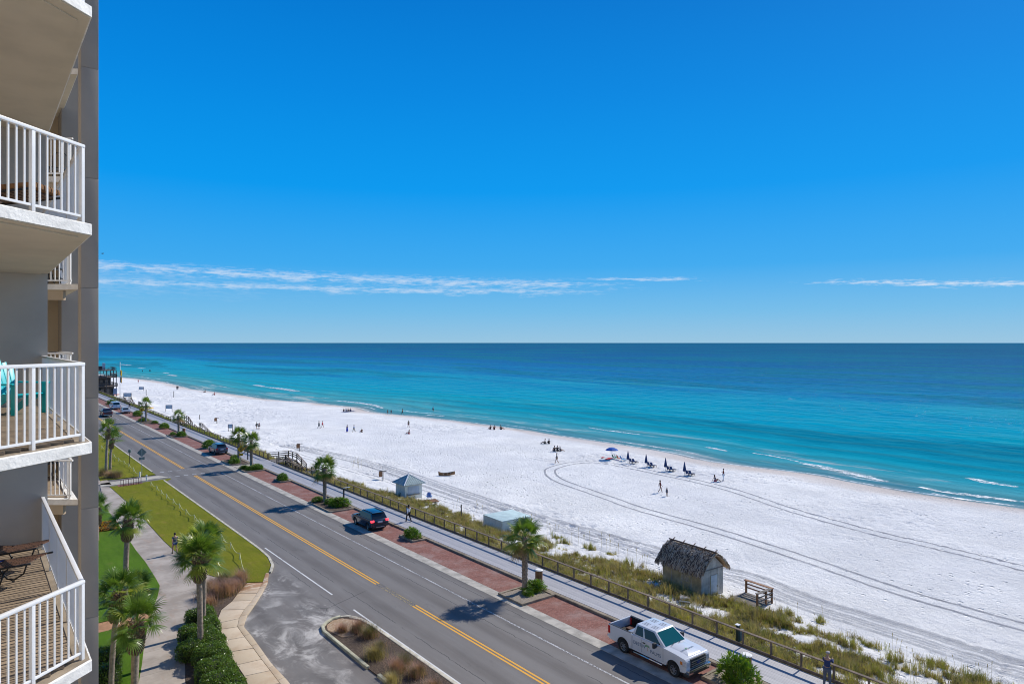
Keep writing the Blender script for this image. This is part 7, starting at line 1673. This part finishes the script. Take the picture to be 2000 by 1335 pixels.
pose('leanrail', lean=.22, legs=[((-.02, .02, -.44), (-.04, -.06, -.86)), ((.02, .06, -.44), (.04, .04, -.86))], arms=[((-.04, .20, -.20), (.06, .44, -.16)), ((.04, .20, -.20), (-.02, .46, -.14))])
def body_parts(pn, fingers=False):
    P_ = POSES[pn]; pel = P_['pel']; ln = P_['lean']; up = Vector((0, math.sin(ln), math.cos(ln)))
    v = [pel, pel + up * .14, pel + up * .30, pel + up * .44, pel + up * .53, pel + up * .60 + V3(0, .02, 0), pel + up * .70 + V3(0, .015, 0), pel + up * .78 + V3(0, .01, 0)]
    r = [(.155, .115), (.135, .10), (.155, .11), (.15, .105), .058, .055, (.082, .098), (.055, .065)]
    e = [(0, 1), (1, 2), (2, 3), (3, 4), (4, 5), (5, 6), (6, 7)]
    sets = dict(torso=[0, 1, 2, 3]); sets['upper'] = []; sets['legs'] = []; sets['arm'] = []; sets['hand'] = []; sets['foot'] = []
    n_ = len(v); v.append(v[6] + V3(0, .105, -.005)); r.append(.016); e.append((6, n_))                       # nose
    for s, (k, a) in zip((-1, 1), P_['legs']):
        hip = pel + V3(s * .095, 0, -.04); i0 = len(v); kn = hip + Vector(k); an = hip + Vector(a); d = (kn - hip); f_ = V3(0, .15, -.035) if pn not in ('kneel',) else V3(0, -.13, -.02)
        v += [hip, hip.lerp(kn, .5), kn, kn.lerp(an, .35), an, an + f_ + V3(0, 0, -.0)]; r += [.095, .082, .058, .056, .038, (.042, .028)]
        e += [(0, i0), (i0, i0 + 1), (i0 + 1, i0 + 2), (i0 + 2, i0 + 3), (i0 + 3, i0 + 4), (i0 + 4, i0 + 5)]; sets['legs'].append([i0, i0 + 1, i0 + 2, i0 + 3, i0 + 4]); sets['foot'].append([i0 + 4, i0 + 5])
    for s, (k, a) in zip((-1, 1), P_['arms']):
        sh = v[3] + V3(s * .18, 0, 0); i0 = len(v); el_ = sh + Vector(k); wr = sh + Vector(a); hd = (wr - el_).normalized()
        v += [sh, sh.lerp(el_, .5), el_, wr, wr + hd * .07]; r += [.052, .045, .038, .026, (.038, .022)]; e += [(3, i0), (i0, i0 + 1), (i0 + 1, i0 + 2), (i0 + 2, i0 + 3), (i0 + 3, i0 + 4)]
        sets['arm'].append([i0, i0 + 1, i0 + 2])
        if fingers:
            sd_ = hd.cross(V3(1, 0, 0)); sd_ = sd_.normalized() if sd_.length > .1 else V3(0, 1, 0)
            for q in range(4):
                j = len(v); off = sd_ * (q - 1.5) * .019; l_ = (.062, .074, .070, .054)[q]; v += [wr + hd * .10 + off, wr + hd * (.10 + l_) + off - V3(s * .012, 0, 0)]; r += [.0085, .007]; e += [(i0 + 4, j), (j, j + 1)]
            j = len(v); v += [wr + hd * .05 + sd_ * .045, wr + hd * .09 + sd_ * .06]; r += [.010, .008]; e += [(i0 + 3, j), (j, j + 1)]
    return v, e, r, sets
PM = {}
def parts(pn, fingers=False):
    key = (pn, fingers)
    if key in PM: return PM[key]
    v, e, r, s = body_parts(pn, fingers); out = {'body': skin(v, e, r, 'body', 1 if not fingers else 2)}
    def sub(idx, grow, name, extra=None):
        mp = {q: i for i, q in enumerate(idx)}; vv = [v[q] for q in idx]; ee = [(mp[a], mp[b_]) for a, b_ in e if a in mp and b_ in mp]; rr = [tuple(x + grow for x in (r[q] if isinstance(r[q], tuple) else (r[q], r[q]))) for q in idx]
        return skin(vv, ee, rr, name, 1)
    a1, a2 = s['arm']; out['shirt'] = sub([0, 1, 2, 3] + a1[:2] + a2[:2], .018, 'shirt'); out['long_shirt'] = sub([0, 1, 2, 3] + a1 + a2 + [a1[2] + 1, a2[2] + 1], .02, 'shirt')
    l1, l2 = s['legs']; out['shorts'] = sub([0] + l1[:2] + l2[:2], .024, 'shorts'); out['trousers'] = sub([0] + l1 + l2, .020, 'trousers')
    hd = v[6]; m = MB(); m.ball((hd.x, hd.y - .018, hd.z + .035), (.098, .112, .098), 12, 8); out['hair'] = m.mesh('hair', True); m = MB(); m.ball((hd.x, hd.y - .04, hd.z - .02), (.105, .10, .17), 12, 8); out['long_hair'] = m.mesh('hair', True)
    m = MB(); m.ball((hd.x, hd.y - .005, hd.z + .055), (.105, .115, .07), 12, 8); m.prism([(-.07, .08), (.07, .08), (.05, .19), (-.05, .19)], hd.z + .045, hd.z + .06); m.v = m.v[:-8] + [(a + hd.x, b_ + hd.y, c) for a, b_, c in m.v[-8:]]; out['cap'] = m.mesh('cap', True)
    pl_ = v[0]; m = MB(); m.tube([(pl_.x, pl_.y, pl_.z + .12), (pl_.x, pl_.y, pl_.z - .1), (pl_.x, pl_.y + .02, pl_.z - .72)], [.15, .19, .27], 14); out['skirt'] = m.mesh('skirt', True)
    m = MB()
    for f in s['foot']:
        a, b_ = v[f[0]], v[f[1]]; m.tube([tuple(a + V3(0, -.05, -.03)), tuple(a.lerp(b_, .5) + V3(0, 0, -.02)), tuple(b_ + V3(0, .02, .0))], [.045, .05, .03], 8)
    out['shoes'] = m.mesh('shoes', True); PM[key] = out; return out
def cm(n, c): return simple(n, c, .85, .1, 6, 0)
CL = {'grey': cm('grey_cloth', (.09, .10, .12)), 'black': cm('black_cloth', (.015, .015, .018)), 'white': cm('white_cloth', (.70, .72, .76)), 'red': cm('red_shirt_cloth', (.45, .03, .06)), 'blue': cm('royal_blue_cloth', (.02, .05, .38)), 'sky': cm('blue_shirt_cloth', (.05, .17, .42)), 'navy': cm('navy_jacket_cloth', (.03, .05, .13)), 'green': cm('dark_green_cloth', (.03, .06, .05)), 'maroon': cm('maroon_cloth', (.12, .015, .02)), 'khaki': cm('khaki_cloth', (.28, .25, .19)), 'jeans': cm('grey_trousers_cloth', (.10, .115, .15)), 'pink': cm('pink_cloth', (.55, .12, .16)), 'slate': cm('slate_blue_cloth', (.07, .09, .13))}
def person(loc, rz, pn, label, wear, s=1.0, skinm='skin', hair='hair', fingers=False, group='people on the beach', hm='hair'):
    P_ = parts(pn, fingers); r = empty('person', loc, rz, label, 'person', group); r.scale = (s, s, s)
    z0 = {'stand': 0, 'walk': 0, 'hands': 0, 'leanrail': 0}.get(pn, 0)
    link('body', P_['body'], M[skinm], r)
    for k, c in wear: link({'long_shirt': 'shirt'}.get(k, k), P_[k], CL[c], r)
    link('cap' if hair == 'cap' else 'hair', P_[hair], M[hm], r); return r
def pg(px): x, y, z = on(*px); return (x, y, z + .01)
def away(ang=0): return -TH + R(ang)          # facing out to sea along the view, turned by ang (degrees, to the left)
# near people
x, y = at(341.5, 1081, .06); person((x, y, .065), R(4), 'walk', 'man in dark sleeveless top and shorts walking away on the path', [('shirt', 'slate'), ('shorts', 'navy'), ('shoes', 'black')], 1.04, 'skin', 'hair', True, None)
x, y = at(798, 1017.5, .15); person((x, y, .152), R(2), 'walk', 'woman in a white top and dark leggings walking along the boardwalk', [('long_shirt', 'white'), ('trousers', 'black'), ('shoes', 'black')], .97, 'skin', 'long_hair', True, None)
person((35.5, 17.95, .152), R(-75), 'leanrail', 'man in a blue jacket and grey cap leaning on the boardwalk railing', [('long_shirt', 'navy'), ('trousers', 'jeans'), ('shoes', 'black')], 1.02, 'skin', 'cap', True, None, 'hair_grey')
x, y = at(271, 796, .15); person((34.4, y, .152), R(185), 'walk', 'person in dark clothes on the far boardwalk left of the farthest palm', [('long_shirt', 'black'), ('trousers', 'black'), ('shoes', 'black')], 1.0, group=None)
PL = [((501.5, 838), 'walk', 150, 'left person of the dark dressed couple strolling behind the crosswalk palms', [('long_shirt', 'green'), ('shorts', 'black'), ('shoes', 'black')], 1.02, 'skin', 'hair'),
      ((506, 838.2), 'walk', 150, 'right person of the dark dressed couple strolling behind the crosswalk palms', [('shirt', 'maroon'), ('shorts', 'black')], .97, 'skin', 'long_hair'),
      ((623, 836), 'walk', -100, 'person in dark green walking beside the one in red', [('long_shirt', 'green'), ('trousers', 'grey')], 1.06, 'skin', 'hair'),
      ((629.8, 835), 'walk', -100, 'person in a bright red top walking on the far sand', [('long_shirt', 'red'), ('shorts', 'red')], .98, 'skin', 'hair'),
      ((678, 843.5), 'stand', 60, 'woman in a long royal blue dress on the sand', [('shirt', 'navy'), ('skirt', 'blue')], 1.0, 'skin', 'long_hair'),
      ((691.4, 843.5), 'walk', 80, 'person in a blue top and pale trousers right of the blue dress', [('long_shirt', 'sky'), ('trousers', 'khaki')], 1.0, 'skin', 'hair'),
      ((706.6, 843.5), 'sit', 40, 'person in dark clothes sitting alone right of the two women in blue', [('shirt', 'black'), ('shorts', 'black')], 1.0, 'skin', 'hair'),
      ((671.5, 803), 'sit', 20, 'leftmost person on the dark blanket by the water', [('shirt', 'black'), ('shorts', 'navy')], 1.05, 'skin', 'hair'), ((676, 802.6), 'sit', 0, 'second person from the left on the dark blanket by the water', [('shirt', 'sky'), ('shorts', 'black')], 1.05, 'skin', 'hair'),
      ((680, 802.6), 'sit', -20, 'third person from the left on the dark blanket by the water', [('shirt', 'black'), ('shorts', 'grey')], 1.05, 'skin', 'hair'), ((684.5, 803), 'sit', 10, 'rightmost person on the dark blanket by the water', [('shirt', 'navy'), ('shorts', 'black')], 1.1, 'skin', 'hair'),
      ((757, 808.5), 'stand', 30, 'thin figure at the waterline, leftmost of the waders', [('shorts', 'grey'), ('shirt', 'khaki')], .8, 'skin', 'hair'), ((764, 808.5), 'stand', 0, 'small wader between the thin figure and the bather', [('shorts', 'navy'), ('shirt', 'grey')], .85, 'skin', 'hair'),
      ((786, 809.5), 'walk', 70, 'bather in dark shorts walking at the waterline', [('shorts', 'black')], 1.05, 'skin_dark', 'hair'), ((846, 808.5), 'hands', -30, 'person in a white shirt standing knee deep in the water', [('shirt', 'white'), ('shorts', 'black')], 1.1, 'skin', 'hair'),
      ((798, 834.8), 'walk', 20, 'person in a tan top standing above the seated one in red', [('shirt', 'khaki'), ('shorts', 'maroon')], 1.05, 'skin_dark', 'hair'), ((798.7, 847), 'sit', 60, 'person in red sitting on the sand below the standing one', [('shirt', 'black'), ('shorts', 'red')], 1.15, 'skin', 'hair'),
      ((957.8, 838), 'sit', 30, 'leftmost of three people sitting near the water', [('shirt', 'black'), ('shorts', 'grey')], 1.15, 'skin', 'hair'), ((965.5, 838.3), 'sit', 10, 'middle one of three people sitting near the water', [('shirt', 'maroon'), ('shorts', 'black')], 1.15, 'skin', 'hair'), ((978.5, 838.2), 'sit', -60, 'right one of three people sitting near the water', [('shirt', 'black'), ('shorts', 'black')], 1.2, 'skin', 'hair'),
      ((1064, 866), 'sit', 80, 'person in black reclining left of another one near the water', [('long_shirt', 'black'), ('trousers', 'black')], 1.1, 'skin', 'hair'), ((1072, 866), 'sit', 20, 'person in black sitting upright right of the reclining one', [('long_shirt', 'black'), ('shorts', 'black')], 1.1, 'skin', 'hair'),
      ((1083, 880.8), 'sit', 10, 'left one of three people sitting behind the lone walking man', [('shirt', 'black'), ('shorts', 'grey')], 1.2, 'skin', 'hair'), ((1088.5, 881), 'kneel', -20, 'middle one of three people sitting behind the lone walking man', [('long_shirt', 'black'), ('trousers', 'black')], 1.15, 'skin', 'hair'), ((1094.5, 880.6), 'sit', -70, 'right one of three people sitting behind the lone walking man', [('shirt', 'grey'), ('shorts', 'black')], 1.0, 'skin', 'hair'),
      ((1087.5, 904.5), 'walk', 85, 'lone man in khaki shorts walking at the end of the looping tyre track', [('shirt', 'grey'), ('shorts', 'khaki')], 1.04, 'skin', 'hair'),
      ((1289.5, 961), 'walk', -90, 'woman in a dark swimsuit walking across the sand', [('shirt', 'maroon')], 1.0, 'skin_dark', 'long_hair'), ((1302.5, 968.5), 'stand', -60, 'small child in blue following the walking woman', [('shirt', 'slate'), ('shorts', 'slate')], .70, 'skin_dark', 'hair'),
      ((1413, 938.3), 'hands', 80, 'person in white trousers and red top standing on the sand', [('shirt', 'maroon'), ('trousers', 'white')], 1.08, 'skin_dark', 'hair'), ((1397, 939.8), 'sit', -90, 'person in blue sitting at the feet of the standing one in white trousers', [('shirt', 'slate'), ('shorts', 'pink')], 1.1, 'skin', 'long_hair'),
      ((278, 725.5), 'stand', 0, 'left one of two distant bathers in the sea', [('shorts', 'black'), ('shirt', 'black')], 1.1, 'skin_dark', 'hair'), ((292, 725), 'stand', 20, 'middle distant bather of the pair standing close together', [('shirt', 'black'), ('shorts', 'black')], 1.1, 'skin_dark', 'hair'), ((294.5, 725), 'stand', -20, 'right distant bather of the pair standing close together', [('shirt', 'black'), ('shorts', 'grey')], 1.1, 'skin_dark', 'hair'),
      ((270, 748), 'walk', 30, 'distant person in orange red on the far sand', [('shirt', 'red'), ('shorts', 'red')], 1.1, 'skin', 'hair'), ((345.5, 760.8), 'stand', 0, 'left one of two dark figures on the far sand', [('long_shirt', 'black'), ('trousers', 'black')], 1.05, 'skin', 'hair'), ((347.5, 760.8), 'stand', 30, 'right one of two dark figures on the far sand', [('long_shirt', 'black'), ('trousers', 'grey')], 1.05, 'skin', 'hair'),
      ((400.5, 766), 'sit', 90, 'small dark figure lying near the far waterline', [('shirt', 'black'), ('shorts', 'black')], 1.2, 'skin', 'hair'), ((419, 771), 'sit', 80, 'person with a red top sitting on the far sand', [('shirt', 'red'), ('shorts', 'red')], 1.6 / 1.2, 'skin', 'hair')]
for (px, pn, ang, lab, wear, s, sk, hr) in PL:
    l = pg(px); zz = l[2]
    if l[0] > shoreX(l[1]): zz = max(zz, -4.1)
    if px[1] < 727: l = (*at(*px, -3.9), -4.4); zz = -4.4
    person((l[0], l[1], zz), away(ang), pn, lab, wear, s, sk, hr)
# bird over the water
b_ = MB(); x0 = Vector((0, 0, 0)); b_.ball((0, 0, 0), (.22, .07, .06), 8, 6); bd_ = empty('seabird', (120 * -.6 * CT + 120 * ST, 120 * .6 * ST + 120 * CT, CAMZ + 120 * 174 / F), R(20), 'tiny dark bird in the sky beside the building', 'bird')
b_.build('body', M['plastic_dark'], bd_, smooth=True)
for s in (-1, 1): m = MB(); m.add([(.08, 0, .02), (-.08, 0, .02), (-.10, s * .30, .10), (.05, s * .32, .11), (-.08, s * .62, .04)], [(0, 1, 2, 3), (3, 2, 4)]); m.build('wing', M['plastic_dark'], bd_)
